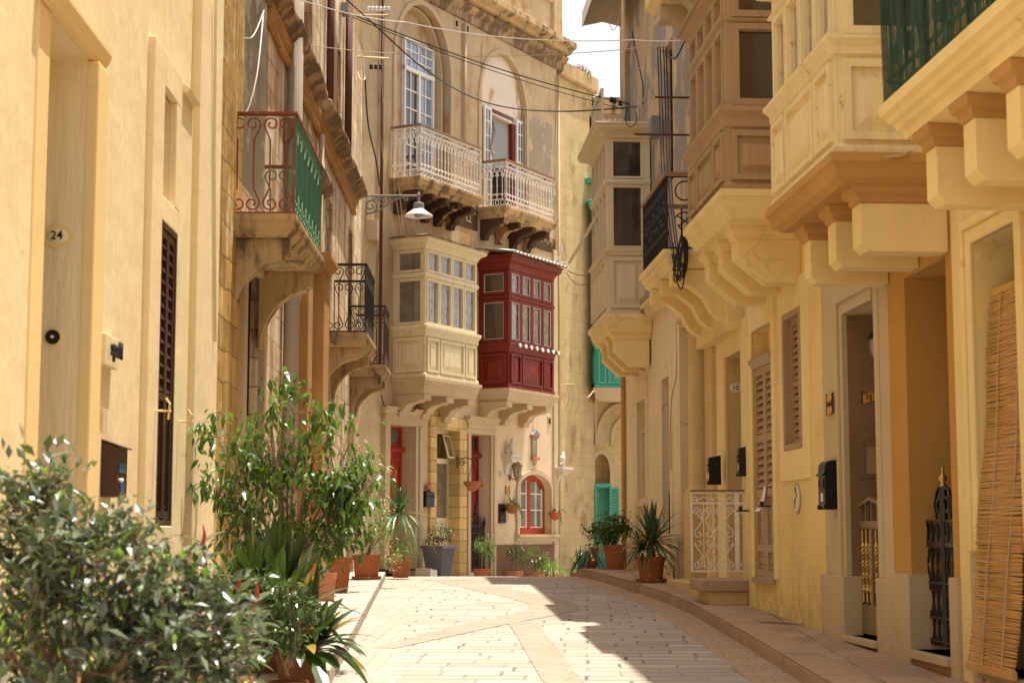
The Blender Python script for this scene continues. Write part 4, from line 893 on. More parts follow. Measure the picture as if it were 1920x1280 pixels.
# ================================================================ END: stone tower (D) and the house behind (E)
HD=house('rough golden ashlar corner house with weeds on its coping', FD, uDend-.5)
zD=FD.q(1062,150)[1]
wall('wall',M['d_stone'],FD,uCend-.2,uDend,-.6,zD,[],HD)
MB().pu(FD,[(-.3,zD),(.06,zD),(.09,zD+.05),(.09,zD+.36),(-.3,zD+.40)],uCend-.12,uDend+.1).build('coping',M['dirty_stone'],HD)
q=FE.q
HE=house('ashlar house round the bend with teal timber balcony and teal shutters', FE, 1)
wn=dict(a=q(1112,950)[0],b=q(1144,950)[0],c=gz(39.5)+.1,d=q(1128,851)[1],s=q(1128,885)[1],dp=.35)
zE=FE.q(1120,215)[1]
wall('wall',M['e_stone'],FE,0,6,-.6,zE,[wn],HE)
MB().box(FE,-.0,6,-.3,.10,zE,zE+.4).build('coping',M['dirty_stone'],HE)
arch_mould(FE,wn,.10,-.01,.04,M['c_trim'],HE,'window_surround')
zt=q(1128,906)[1]; db=MB(); db.box(FE,wn['a'],wn['b'],-.3,-.2,wn['c'],zt-.1); db.panel(FE,wn['a']+.06,wn['a']+.18,wn['c']+.3,zt-.3,-.2,.03,.02); db.panel(FE,wn['a']+.22,wn['b']-.05,wn['c']+.3,zt-.3,-.2,.03,.02)
db.pu(FE,[(-.3,zt-.1),(.03,zt-.1),(.05,zt-.05),(.05,zt),(-.3,zt)],wn['a']-.02,wn['b']+.02); db.build('door',M['w_teal'],HE)
MB().box(FE,wn['a']+.05,wn['a']+.17,-.2,-.19,zt-1.0,zt-.2).build('pane',M['gl_grey'],HE)
for (a,b) in ((wn['a']-.10,wn['a']+.08),(wn['b']-.02,wn['b']+.20)):
    shutter(FE,a,b,wn['c']+.2,zt-.1,.045,.04,.035,(.45,),.07).build('shutter',M['w_teal'],HE)
e0,e1=FE.q(1117,700,.6)[0],FE.q(1200,700,.6)[0]; Z=lambda py: FE.q(1140,py,.6)[1]
TB=timber_balcony(HE,FE,e0,e1,.6,Z(727),Z(655),Z(640),Z(480),Z(470),Z(400),Z(380),3,M['w_teal'],'teal timber balcony half hidden round the bend',M['gl_dark'],M['gl_dark'])
bracket_base(TB,FE,e0,e1,.6,Z(727),M['c_trim'],.3,.04)
ar=dict(a=q(1124,800)[0],b=q(1200,800)[0],c=q(1124,835)[1],s=q(1124,832)[1],d=q(1160,765)[1]); arch_mould(FE,ar,.10,-.01,.10,M['c_trim'],HE,'relieving_arch')
ar=dict(a=q(1151,800)[0],b=q(1215,800)[0],c=q(1124,835)[1],s=q(1124,822)[1],d=q(1175,783)[1]); arch_mould(FE,ar,.08,-.01,.07,M['c_trim'],HE,'relieving_arch')
# ================================================================ RIGHT side of the alley
q=FR.q
u1=q(1782,420)[0]; u2=q(1661,480)[0]; u3=q(1540,600)[0]; u4=q(1401,860)[0]; u5=q(1271,800)[0]; u6=30.3
F5=FR.at(-.20); F6=FR.at(-.03)
HR1=house('cream rendered house with bamboo door curtain and green netted balcony, nearest on the right',FR,9)
HR2=house('narrow orange rendered house with black iron gate in its doorway',FR,12.5)
HR3=house('beige stone fronted house numbered 15 with gold barred gate',FR,14)
HR4=house('yellow rendered house with tan timber balcony and taupe shutters',FR,17)
HR5=house('golden limestone house with engaged column, white iron gate and black balcony',FR,21)
HR6=house('pale limewashed house with greige timber balcony and lattice window',FR,27)
rel=lambda y,u: (1000-y)*u/3200+CAMZ
h1=dict(a=q(1905,414)[0],b=q(1823,457)[0],c=q(1820,1248)[1],d=q(1823,457)[1],dp=.5)
wall('wall',M['r1'],FR,3,u1,-1,11.3,[h1],HR1)
w_=.17; mb=MB()
for k,(o1,o2,nn) in enumerate(((.17,.10,.045),(.10,.0,.025))):
    mb.box(FR,h1['b']+o2,h1['b']+o1,-.02,nn,h1['c']+.75,h1['d']+o1); mb.box(FR,h1['a']-o1,h1['a']-o2,-.02,nn,h1['c']+.75,h1['d']+o1); mb.box(FR,h1['a']-o2,h1['b']+o2,-.02,nn,h1['d']+o2,h1['d']+o1)
mb.build('door_surround',M['r1'],HR1,bev=.012)
MB().box(FR,h1['b']+.0,h1['b']+.19,-.02,.02,-.5,h1['c']+.74).build('base_stone',M['plinth'],HR1,bev=.01)
MB().box(FR,h1['a']-.1,h1['b']+.02,-.5,.05,h1['c']-.05,h1['c']).build('threshold',M['plinth'],HR1,bev=.006)
zt=q(1870,548,-.4)[1]
MB().box(FR,h1['a'],h1['b'],-.5,-.46,h1['c'],h1['d']).build('door',M['w_dark'],HR1)
mb=MB(); f=FR.at(-.40); frame(f,h1['a'],h1['b'],zt-.1,h1['d'],.03,-.02,.02,mb)
for i in range(3):
    for j in range(3):
        cx=h1['a']+.13+i*.25; cz=zt+.08+j*.2
        stroke(mb,f,spiral((cx,cz),.10,.02,0,math.pi*3.2,18),.012); stroke(mb,f,spiral((cx+.1,cz+.08),.08,.02,math.pi,math.pi*4,16,-1),.010)
mb.build('transom_grille',M['iron'],HR1)
# bamboo curtain
ua,ub=h1['a']-.0,h1['b']-.03; zt,zb=q(1856,558,-.11)[1],q(1822,1236,.02)[1]; K=168
T=thing('door_curtain','bamboo reed roller curtain hung across the nearest right doorway','door curtain',FR.pt((ua+ub)/2,0,zb))
mb=MB(); rr=random.Random(4)
for i in range(K):
    t=i/(K-1); n=-.10+.20*t**1.2+.010*math.sin(t*13); z=zt+(zb-zt)*t; w=ub+.06*t
    P=[(ua-.01+rr.uniform(-.015,.01)),w+rr.uniform(-.02,.012)]; s=rr.uniform(-.004,.004)
    mb.tube([FR.pt(P[0]+(P[1]-P[0])*k/3,n+rr.uniform(-.004,.004),z+s*(k-1.5)+rr.uniform(-.002,.002)) for k in range(4)],rr.uniform(.0062,.0078),5)
mb.build('reeds',M['reed'],T)
mb=MB()
for uu in (ua+.18,ub-.25): mb.tube([FR.pt(uu+.02*math.sin(t*.8),-.085+.20*(t/12)**1.2,zt+(zb-zt)*t/12) for t in range(13)],.006,5)
mb.build('cord',M['cable_t'],T); MB().box(FR,ua,ub,-.125,-.095,zt,zt+.045).build('top_batten',M['reed'],T); MB().box(FR,ua,ub+.07,.085,.115,zb-.05,zb).build('bottom_batten',M['reed'],T)
# green netted balcony
D=.9; ga,gb=7.2,FR.q(1650,199,.9)[0]; zs=FR.q(1650,199,.9)[1]
GB=part_empty('balcony',HR1,FR.pt(gb,0,zs),'stone balcony whose scrolled iron railing is wrapped in dark green netting')
MB().sweep(FR,ga,gb,D-.02,[(0,zs),(.02,zs),(.02,zs-.07),(-.01,zs-.09),(-.02,zs-.12),(-.05,zs-.135),(-.06,zs-.165),(-.09,zs-.18),(-.10,zs-.23),(-.2,zs-.235)]).build('slab',M['corbel_cream'],GB)
corbels(FR,[9.80,9.12,8.45,7.75],.19,'block',.72,.34,zs-.235,M['corbel_cream'],GB,cap=.12,capm=M['corbel_brown'])
f=FR.at(D-.04); mb=MB(); H=1.0
for zz in (zs+.04,zs+.14,zs+H): mb.tube([f.pt(ga,0,zz),f.pt(gb-.04,0,zz)],.014,4)
k=0; u=ga+.05
while u<gb-.05:
    mb.tube([f.pt(u,0,zs),f.pt(u,0,zs+H)],.011,4)
    s=1 if k%2 else -1
    stroke(mb,f,[(u,zs+.5)]+spiral((u+s*.05,zs+.25),.07,.02,math.pi,-math.pi*1.5,16,s),.012); stroke(mb,f,[(u,zs+.5)]+spiral((u+s*.05,zs+.8),.07,.02,math.pi,math.pi*3.5,16,s),.012)
    u+=.14; k+=1
mb.build('railing',M['iron_g'],GB)
sd=FR.side(gb-.04,1); mb=MB()
for zz in (zs+.04,zs+.14,zs+H): mb.tube([sd.pt(0,0,zz),sd.pt(D-.04,0,zz)],.014,4)
for i in range(6): mb.tube([sd.pt(.03+i*.15,0,zs),sd.pt(.03+i*.15,0,zs+H)],.011,4)
mb.build('railing',M['iron_g'],GB)
def net_mat():
    n=N('green_netting'); uv=n.uv(FR); x=n.new('ShaderNodeSeparateXYZ'); n.link(uv,x.inputs[0])
    y=n.new('ShaderNodeSeparateXYZ'); n.link(n.pos,y.inputs[0])
    fs=[]
    for o in (n.math('ADD',x.outputs[0],n.math('MULTIPLY',y.outputs[0],.9)),x.outputs[1]):
        m=n.math('PINGPONG',n.math('MULTIPLY',o,1),.007); fs.append(n.math('LESS_THAN',m,.0027))
    g=n.math('MAXIMUM',fs[0],fs[1]); fold=n.ramp(n.noise(4,n.mapv((3,3,.4)),det=3),.45,.62,.0,.25); a=n.math('MINIMUM',n.math('ADD',n.math('MULTIPLY',g,.8),fold),1.0)
    n.fin((.010,.035,.022),.8,.2); t=n.new('ShaderNodeBsdfTransparent'); mx=n.new('ShaderNodeMixShader'); n.link(a,mx.inputs[0]); n.link(t.outputs[0],mx.inputs[1]); n.link(n.b.outputs[0],mx.inputs[2]); n.link(mx.outputs[0],n.out.inputs[0]); return n.m
mb=MB(); cols=60
path=[(u,D+.0+.012*math.sin(u*9)) for u in [ga+(gb-ga)*i/cols for i in range(cols+1)]]
for (u,n) in path: mb.v+=[FR.pt(u,n-.015,zs+.015+.012*math.sin(u*14)),FR.pt(u,n+.012*math.sin(u*17),zs+.5),FR.pt(u,n-.01,zs+1.0)]
mb.f=[(3*i+k,3*i+3+k,3*i+4+k,3*i+1+k) for i in range(cols) for k in (0,1)]
b=len(mb.v); mb.v+=[FR.pt(gb,-.0,zs+.015),FR.pt(gb,0,zs+1.0)]; e=3*cols; mb.f+=[(e,b,b+1,e+2)]
M['net']=net_mat(); mb.build('netting',M['net'],GB,recalc=False)
mb=MB(); rr=random.Random(3)
for i in range(7):
    u=ga+.3+i*.36; mb.pn(FR,[(u,zs+.03),(u+.05,zs+.03),(u+.14+rr.uniform(-.05,.05),zs+.95),(u+.04,zs+.95)],D-.022,D-.018)
mb.build('net_strap',paint('dark_green_strap',(.012,.05,.035),.7),GB)
# orange house
h2=dict(a=q(1771,489)[0],b=q(1694,522)[0],c=q(1700,1213)[1],d=q(1694,522)[1],dp=1.0)
wall('wall',M['r2'],FR,u1,u2,-1,11.3,[h2],HR2,n=-.004)
mz=q(1680,1073)[1]
mb=MB(); mb.box(FR,h2['b'],u2,-.05,.03,-.5,mz); mb.box(FR,h2['b']-.03,h2['b']+.002,-.6,.028,-.5,mz-.003); mb.build('plinth',M['plinth'],HR2,bev=.005)
mb=MB(); mb.box(FR,u1-.0,h2['a'],-.05,.03,-.5,mz); mb.box(FR,h2['a']-.002,h2['a']+.03,-.6,.028,-.5,mz-.003); mb.build('plinth',M['plinth'],HR2,bev=.005)
MB().box(FR,h2['a']+.03,h2['b']-.03,-1.0,.06,h2['c']-.06,h2['c']).build('threshold',M['plinth'],HR2,bev=.006)
MB().box(FR,h2['a']+.02,h2['b']-.02,-.99,-.94,h2['c'],h2['d']-.05).build('door',M['w_dark'],HR2)
f=FR.at(-.13); ga_,gb_=h2['a']+.05,f.q(1729,1000)[0]; zt=f.q(1735,977)[1]; z0=h2['c']+.04
G_=MB(); W=gb_-ga_
for (a) in (ga_,gb_,(ga_+gb_)/2): G_.tube([f.pt(a,0,z0),f.pt(a,0,zt)],.022 if a!=(ga_+gb_)/2 else .028,6)
for zz in (z0+.03,z0+.2,z0+.45,z0+.72,zt-.16,zt): G_.tube([f.pt(ga_,0,zz),f.pt(gb_,0,zz)],.013,4)
for i in range(1,9):
    a=ga_+W*i/9; G_.tube([f.pt(a,0,z0),f.pt(a,0,zt)],.010,4)
    stroke(G_,f,[(a+.035*math.cos(t*.6),zt-.08+.065*math.sin(t*.6)) for t in range(11)],.010)
    for zc in (z0+.12,z0+.32,z0+.58): stroke(G_,f,[(a-.05,zc-.12),(a,zc),(a+.05,zc+.12)],.008); stroke(G_,f,[(a+.05,zc-.12),(a,zc),(a-.05,zc+.12)],.008)
m_=(ga_+gb_)/2; G_.tube([f.pt(m_,0,zt),f.pt(m_,0,zt+.24)],.030,8)
for s in (-1,1):
    stroke(G_,f,spiral((m_+s*.09,zt+.10),.085,.02,math.pi,-math.pi*.9,14,s),.014); stroke(G_,f,[(m_+s*.16,zt+.02),(m_+s*.2,zt+.12),(m_+s*.14,zt+.22),(m_+s*.05,zt+.25)],.014)
    stroke(G_,f,spiral((gb_-.08 if s>0 else ga_+.08,zt+.05),.05,.015,0,math.pi*2,12,s),.012)
gt=G_.build('gate',M['iron'],HR2)
mb=MB().lathe(f.pt(m_,0,zt+.24),[(.015,0),(.026,.02),(.014,.04),(.03,.06),(.033,.075),(.012,.10),(.009,.12),(.014,.135),(.004,.155)],12); mb.build('finial',M['brass'],gt,smooth=True)
mb=MB().lathe(f.pt(gb_,0,zt),[(.018,0),(.022,.08),(.034,.12),(.024,.16),(.006,.2)],10); mb.build('finial',M['brass'],gt,smooth=True)
for zz in (z0+.25,zt-.1): MB().box(f,gb_,gb_+.08,-.02,.03,zz-.05,zz+.05).build('hinge',M['iron'],gt)
# house 15
h3=dict(a=q(1635,505)[0],b=q(1580,582)[0],c=q(1595,1190)[1],d=q(1580,590)[1],dp=1.0)
wall('wall',M['r3'],FR,u2,u3,-1,11.3,[h3],HR3,n=-.008)
mb=MB(); o2=.13
mb.box(FR,h3['b'],h3['b']+o2,-.02,.02,0,h3['d']+.2); mb.box(FR,h3['a']-o2,h3['a'],-.02,.004,0,h3['d']+.2); mb.box(FR,h3['a'],h3['b'],-.02,.02,h3['d'],h3['d']+.2)
mb.box(FR,h3['b']+o2*.55,h3['b']+o2,.02,.05,0,h3['d']+.2); mb.box(FR,h3['a'],h3['b']+o2*.55,.02,.05,h3['d']+.1,h3['d']+.2)
mb.build('door_surround',M['r3'],HR3,bev=.006)
J=FR.side(h3['b'],-1)
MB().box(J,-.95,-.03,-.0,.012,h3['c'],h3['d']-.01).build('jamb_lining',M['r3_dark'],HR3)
mz=q(1560,1076)[1]; mb=MB(); mb.box(FR,h3['b']-.004,u3-.02,-.1,.06,-.5,mz); mb.box(J,-.11,.055,0.0,.03,-.5,mz-.003); mb.build('plinth',M['plinth'],HR3,bev=.006)
MB().box(FR,u2+.0,h3['a']+.004,-.1,.03,-.5,mz+.005).build('plinth',M['plinth'],HR3,bev=.006)
MB().box(FR,h3['a']-.02,h3['b']+.02,-1,.07,h3['c']-.05,h3['c']).build('threshold',M['plinth'],HR3,bev=.006); MB().box(FR,h3['a'],h3['b'],-.99,-.9,h3['c'],h3['d']).build('door',M['w_shut'],HR3)
f=FR.at(-.12); a,b=h3['a']+.04,f.q(1606,1050)[0]; z0=h3['c']+.02; zt=f.q(1608,968)[1]-.06
fr_=frame(f,a,b,z0,zt,.045,-.02,.02); m_=(a+b)/2; fr_.box(f,m_-.03,m_+.03,-.02,.022,z0,zt); fr_.box(f,a,b,-.019,.019,z0,z0+.24)
fr_.box(f,a-.02,b+.02,-.03,.03,zt-.03,zt+.02)
for i in range(7):
    x=a+(b-a)*i/6; t=abs(i-3)/3; fr_.box(f,x-.012,x+.012,-.015,.015,zt,zt+.20-.08*t)
for s in (-1,1): fr_.loft([f.pt(m_,-.03,zt+.19),f.pt(m_,.03,zt+.19),f.pt(m_,.03,zt+.22),f.pt(m_,-.03,zt+.22)],[f.pt(m_+s*(b-a)*.53,-.03,zt+.10),f.pt(m_+s*(b-a)*.53,.03,zt+.10),f.pt(m_+s*(b-a)*.53,.03,zt+.13),f.pt(m_+s*(b-a)*.53,-.03,zt+.13)])
gt=fr_.build('gate',M['bronze'],HR3)
tw=MB()
for seg in ((a+.05,m_-.035),(m_+.035,b-.05)):
    for i in range(4):
        x=seg[0]+(seg[1]-seg[0])*(i+.5)/4; zz0,zz1=z0+.26,zt-.05; P=[]
        tw.tube([f.pt(x,0,zz0),f.pt(x,0,zz1)],.012,6)
        for s in (0,math.pi): tw.tube([f.pt(x+.013*math.cos(t*.55+s),.013*math.sin(t*.55+s),zz0+.1+(zz1-zz0-.25)*t/60) for t in range(61)],.010,5)
        for zz in (zz0+.1,zz1-.14): tw.lathe(f.pt(x,0,zz),[(.012,-.03),(.024,0),(.012,.03)],8)
tw.build('twisted_bars',M['brass'],gt)
n0=J.q(1613,860)[0]; z0,z1=J.q(1613,895)[1],J.q(1613,829)[1]
mb=MB(); frame(J,n0-.22,n0,z0,z1,.035,.012,.03,mb); 
I=(n0-.16,n0-.06,z0+.07,z1-.07)
for (A,B_) in (((n0-.185,z0+.035),(I[0],I[2])),): pass
mb.build('hatch_frame',M['bronze'],HR3); MB().box(J,n0-.185,n0-.035,.012,.018,z0+.035,z1-.035).build('hatch',M['w_shut'],HR3)
# tan house 4 : yellow render with taupe shutters
h4=dict(a=q(1447,605)[0],b=q(1410,622)[0],c=q(1423,1082)[1],d=q(1410,624)[1],dp=.16)
h4w=dict(a=q(1504,590)[0],b=q(1470,598)[0],c=q(1478,845)[1],d=q(1470,592)[1],dp=.12)
wall('wall',M['r4'],FR,u3,u4,-1,11.3,[h4,h4w],HR4)
mb=MB()
for h,w in ((h4,.16),(h4w,.28)):
    c0=h['c']-(.3 if h is h4w else 0); mb.box(FR,h['b'],h['b']+w*.7,-.02,.022,c0,h['d']+.3); mb.box(FR,h['a']-w,h['a'],-.02,.022,c0,h['d']+.3); mb.box(FR,h['a'],h['b'],-.02,.022,h['d'],h['d']+.3)
    if h is h4w: mb.box(FR,h['a'],h['b'],-.02,.022,c0,h['c'])
mb.build('wall_panel',M['r4_trim'],HR4,bev=.008)
zc=q(1411,690,-.04)[1]; w_=(h4['b']-h4['a'])/2
MB().pu(FR,[(-.16,zc-.04),(.0,zc-.04),(.03,zc),(.05,zc+.03),(.05,zc+.06),(-.16,zc+.06)],h4['a']-.02,h4['b']+.02).build('door_cornice',M['w_shut'],HR4)
for k in range(2): shutter(FR,h4['a']+w_*k+.004,h4['a']+w_*(k+1)-.004,h4['c'],zc-.04,-.06,.045,.07,(.14,.40,.66),.072,panel_lo=2).build('shutter',M['w_shut'],HR4)
MB().box(FR,h4['a'],h4['b'],-.16,.05,h4['c']-.05,h4['c']-.002).build('threshold',M['w_shut'],HR4)
frame(FR,h4w['a'],h4w['b'],h4w['c'],h4w['d'],.06,-.12,.03).build('window_frame',M['w_shut'],HR4,bev=.01)
w_=(h4w['b']-h4w['a']-.12)/2
for k in range(2): shutter(FR,h4w['a']+.06+w_*k+.003,h4w['a']+.06+w_*(k+1)-.003,h4w['c']+.06,h4w['d']-.06,-.09,.04,.045,(.48,),.065).build('shutter',M['w_shut'],HR4)
for px,py in ((1405,957),(1446,948)):
    u,z=q(px,py); mb=MB().tube([FR.pt(u,0,z),FR.pt(u,.10,z)],.010,6); mb.box(FR,u-.02,u+.16,.09,.115,z-.012,z+.012); mb.box(FR,u-.03,u+.01,.08,.12,z,z+.045); mb.build('shutter_holder',M['iron'],HR4)
u,z=q(1434,935); T=thing('warning_sticker','curled white flyer with a yellow warning triangle stuck in the taupe shutter','flyer',FR.pt(u,.0,z-.1))
mb=MB()
for j in range(7): t=j/6; n=.0+.07*t*t; mb.v+=[FR.pt(u-.06+.02*t,n,z+.13-.26*t),FR.pt(u+.05+.07*t*t,n+.02*t,z+.13-.26*t)]
mb.f=[(2*j,2*j+1,2*j+3,2*j+2) for j in range(6)]; o=mb.build('paper',M['enamel_w'],T,recalc=False); md=o.modifiers.new('s','SOLIDIFY'); md.thickness=.003
MB().add([FR.pt(u-.025,.056,z-.08),FR.pt(u+.075,.078,z-.09),FR.pt(u+.02,.045,z+.03)],[(0,1,2)]).build('triangle',paint('warning_yellow',(.65,.30,.02),.4),T)
# house 5 : engaged column, door 13, white gate
q5=F5.q
h5=dict(a=q5(1394,690)[0],b=q5(1362,672)[0],c=q5(1350,1070)[1],d=q5(1362,672)[1],dp=.8)
niche=dict(a=q5(1341,760)[0],b=q5(1284,760)[0],c=q5(1313,925,.1)[1],d=q5(1313,600,.1)[1],dp=.55)
wall('wall',M['r5'],FR,u4,u5,-1,11.3,[h5,niche],HR5,n=-.20)
mb=MB(); mb.box(F5,h5['b'],q5(1349,800)[0],-.02,.04,0,h5['d']+.35); mb.box(F5,u4,h5['a'],-.02,.04,0,h5['d']+.35); mb.box(F5,h5['a'],h5['b'],-.02,.04,h5['d'],h5['d']+.35); mb.build('door_surround',M['r4_trim'],HR5,bev=.01)
MB().box(F5,h5['a'],h5['b'],-.79,-.72,0,h5['d']).build('door',M['w_shut'],HR5)
uc,zc=q5(1311,610,.05); zbse=q5(1313,925,.1)[1]; zt=q5(1313,597,.1)[1]
col=MB().lathe(F5.pt(uc,.05,zbse),[(.20,0),(.20,.05),(.175,.07),(.165,.12),(.165,1.2),(.15,zt-zbse-.22),(.165,zt-zbse-.21),(.17,zt-zbse-.18),(.155,zt-zbse-.16),(.165,zt-zbse-.11),(.205,zt-zbse-.06),(.205,zt-zbse-.05)],24)
col.build('column',M['r5'],HR5,smooth=False)
MB().box(F5,uc-.24,uc+.24,-.10,.26,zt-.06,zt+.05).build('capital',M['r5'],HR5,bev=.01); MB().box(F5,uc-.24,uc+.24,-.3,.25,0,zbse).build('pedestal',M['r5'],HR5,bev=.012)
for (x0,x1,n) in ((1349,1336,.10),(1291,1281,.12),(1281,1272,.05)):
    MB().box(F5,q5(x0,800)[0],q5(x1,800)[0],-.02,n,0,zt+.02 if n>.06 else 6).build('pilaster',M['r5'],HR5,bev=.01)
MB().pu(F5,[(0,zt+.02),(.14,zt+.02),(.16,zt+.06),(.22,zt+.10),(.22,zt+.15),(0,zt+.17)],h5['b']+.3,u5-.02).build('entablature',M['r5'],HR5)
MB().box(F5,20.0,23.0,-.1,.5,0,gz(20)+.13+.16).build('porch',M['r5'],HR5,bev=.01)
J5=F5.side(h5['b'],-1)
# white gate, standing across the porch
Gt=F5.side(19.97,-1); xl,zt=Gt.q(1296,922); xm=Gt.q(1379,922)[0]; xr=Gt.q(1383,922)[0]; z0=Gt.q(1340,1072)[1]
def scroll_gate(x0,x1,name,label=None):
    mb=MB(); W=x1-x0; s_=1 if W>0 else -1; W=abs(W); X=lambda t: x0+s_*t*W
    for t in (0,1): mb.box(Gt,X(t)-.012,X(t)+.012,-.012,.012,z0,zt)
    for zz in (z0,zt-.02,zt-.14): mb.box(Gt,min(x0,x1),max(x0,x1),-.011,.011,zz,zz+.022)
    n=4 if W>.3 else 2; R=W/n*.36
    for k in range(n):
        c=x0+s_*W*(k+.5)/n
        d=1 if k%2==0 else -1
        stroke(mb,Gt,[(c+s_*d*R*1.2,z0+.25)]+spiral((c,z0+.09),R,R*.25,0,-math.pi*2.6,20,s_*d) if 0 else spiral((c,z0+.085),R,R*.2,math.pi*(.0 if d>0 else 0),-math.pi*2.6,22,s_*d),.008)
        stroke(mb,Gt,spiral((c,zt-.22),R,R*.2,0,math.pi*2.6,22,s_*d),.008)
        stroke(mb,Gt,[(c+s_*d*R,z0+.09),(c+s_*d*R*1.25,z0+.2)],.008); stroke(mb,Gt,[(c+s_*d*R,zt-.22),(c+s_*d*R*1.25,zt-.33)],.008)
    cs=[.27,.73] if W>.3 else [.5]
    Wm=W if W>.3 else .12
    for t in cs:
        c=X(t); mb.tube([Gt.pt(c,0,z0),Gt.pt(c,0,zt-.14)],.007,4); mid=(z0+zt-.14)/2; a=.105 if W>.3 else .045
        for s in (-1,1):
            for v in (-1,1):
                stroke(mb,Gt,[(c+s*a*.75,mid+v*.28),(c+s*a*.15,mid+v*.21),(c+s*a*.5,mid+v*.14),(c+s*a*1.0,mid+v*.08)]+spiral((c+s*a*.55,mid+v*.05),a*.45,a*.12,0,-v*-math.pi*1.7 if v<0 else math.pi*-1.7,12,s),.0075)
    if W>.3:
        c=X(.5); mb.tube([Gt.pt(c+.006*math.cos(t*.9),.006*math.sin(t*.9),z0+(zt-.14-z0)*t/50) for t in range(51)],.010,5)
        stroke(mb,Gt,[(X(.1),zt-.11),(X(.25),zt-.06),(X(.45),zt-.07),(X(.5),zt-.1)],.008); stroke(mb,Gt,[(X(.5),zt-.1),(X(.55),zt-.05),(X(.75),zt-.09),(X(.9),zt-.05)],.008)
        for t in (.08,.92): stroke(mb,Gt,spiral((X(t),zt-.08),.035,.01,0,math.pi*2.4,14),.007)
    o=mb.build(name,M['iron_w'],HR5,label=label)
    MB().box(Gt,min(x0,x1)-.01,max(x0,x1)+.01,-.025,.025,zt+.004,zt+.028).build('handrail',M['handrail'],o)
scroll_gate(xl,xm,'gate','white scrolled iron gate panel with twisted middle bar'); scroll_gate(xr,xr-.22,'gate')
# black balcony of house 5
Db=.70; zt=FR.q(1250,330,Db)[1]; v0=FR.q(1250,400,Db)[0]; v1=FR.q(1207,440,Db)[0]; zs=FR.q(1250,470,Db)[1]
BB=part_empty('balcony',HR5,FR.pt((v0+v1)/2,0,zs),'black scrolled iron balcony on cream brackets')
MB().sweep(FR,v0-.03,v1+.03,Db,[(.06,zs),(.06,zs-.05),(.03,zs-.065),(.03,zs-.10),(0,zs-.12),(-.02,zs-.18),(-.06,zs-.21),(-.15,zs-.22)]).build('slab',M['corbel_cream'],BB)
corbels(FR,[v0+.15,v0+.95,v1-.2],.22,'scroll',Db*.92+.0,.62,zs-.22,M['corbel_cream'],BB,n=-.0)
MB().box(FR,v0-.05,v1+.1,-.22,.01,zs-.95,zs-.2).build('bed_course',M['corbel_cream'],BB,bev=.01)
sd=FR.side(v0,-1); mb=MB(); H=zt-zs
for x in (0.02,.22,Db): mb.tube([sd.pt(x,0,zs),sd.pt(x,0,zt)],.016,6)
for zz in (zs+.03,zt): mb.tube([sd.pt(-.2,0,zz),sd.pt(Db,0,zz)],.014,4)
xs=[(Db-.24,1,.20)]
stroke(mb,sd,spiral((Db-.22,zt-.18),.14,.10,-math.pi*.25,math.pi*1.75,20,-1),.011)
stroke(mb,sd,[(.26,zt-.2),(.32,zt-.34),(.46,zt-.52),(.56,zt-.60)],.011); stroke(mb,sd,spiral((Db-.22,zs+.34),.13,.09,0,math.pi*1.9,18),.011); stroke(mb,sd,spiral((Db-.3,zs+.14),.11,.06,math.pi,-math.pi*.8,18),.011); stroke(mb,sd,[(.58,zs+.42),(.40,zs+.3),(.34,zs+.16),(.24,zs+.06)],.011)
stroke(mb,sd,spiral((.10,zt-.2),.14,.12,-math.pi*.3,math.pi*.9,14),.011)
mb.build('railing',M['iron'],BB)
f=FR.at(Db); mb=MB(); k=0; u=v0
for zz in (zs+.03,zt): mb.tube([f.pt(v0,0,zz),f.pt(v1,0,zz)],.014,4)
while u<=v1+.01:
    mb.tube([f.pt(u,0,zs),f.pt(u,0,zt)],.014,5); mb.lathe(f.pt(u,0,(zs+zt)/2+.15*math.sin(k*2)),[(.01,-.05),(.035,0),(.01,.05)],6); mb.lathe(f.pt(u,0,zs+.22),[(.01,-.04),(.03,0),(.01,.04)],6)
    for s in (-1,1): stroke(mb,f,spiral((u+s*.05,zt-.14),.045,.015,0,math.pi*2.2,12,s),.009); stroke(mb,f,spiral((u+s*.05,zs+.55),.045,.015,0,-math.pi*2.2,12,s),.009)
    u+=.145; k+=1
mb.build('railing',M['iron'],BB)
sd2=FR.side(v1,1); mb=MB()
for x in (.02,.2,.4,.6,Db): mb.tube([sd2.pt(x,0,zs),sd2.pt(x,0,zt)],.013,5)
mb.build('railing',M['iron'],BB)
MB().sweep(FR,v0,v1,Db,[(-.03,zt+.0),(.03,zt),(.03,zt+.05),(-.03,zt+.05),(-.03,zt)],caps=False).build('handrail',M['handrail'],BB)
# house 6
q6=F6.q
lw=dict(a=q6(1213,850)[0],b=q6(1197,850)[0],c=q6(1205,935)[1],d=q6(1197,755)[1],dp=.25)
ld_=dict(a=q6(1259,850)[0],b=q6(1244,850)[0],c=q6(1244,1060)[1],d=q6(1244,712)[1],dp=.6)
zup=q6(1250,560)[1]
wall('wall',M['r6'],FR,u5,u6,-1,zup,[lw,ld_],HR6,n=-.03)
wn6=[dict(a=24.2,b=25.0,c=6.5,d=8.6,dp=.3),dict(a=28.9,b=29.6,c=8.0,d=9.9,dp=.3),dict(a=23.0,b=23.7,c=8.6,d=10.4,dp=.3)]
wall('upper_wall',M['r6_up'],FR,19.5,u6,zup+.002,11.6,wn6[:],HR6,n=-.035)
for h in wn6:
    w2=(h['b']-h['a'])/2
    for k in range(2): shutter(FR,h['a']+w2*k,h['a']+w2*(k+1),h['c'],h['d'],-.16).build('shutter',M['w_dark'],HR6)
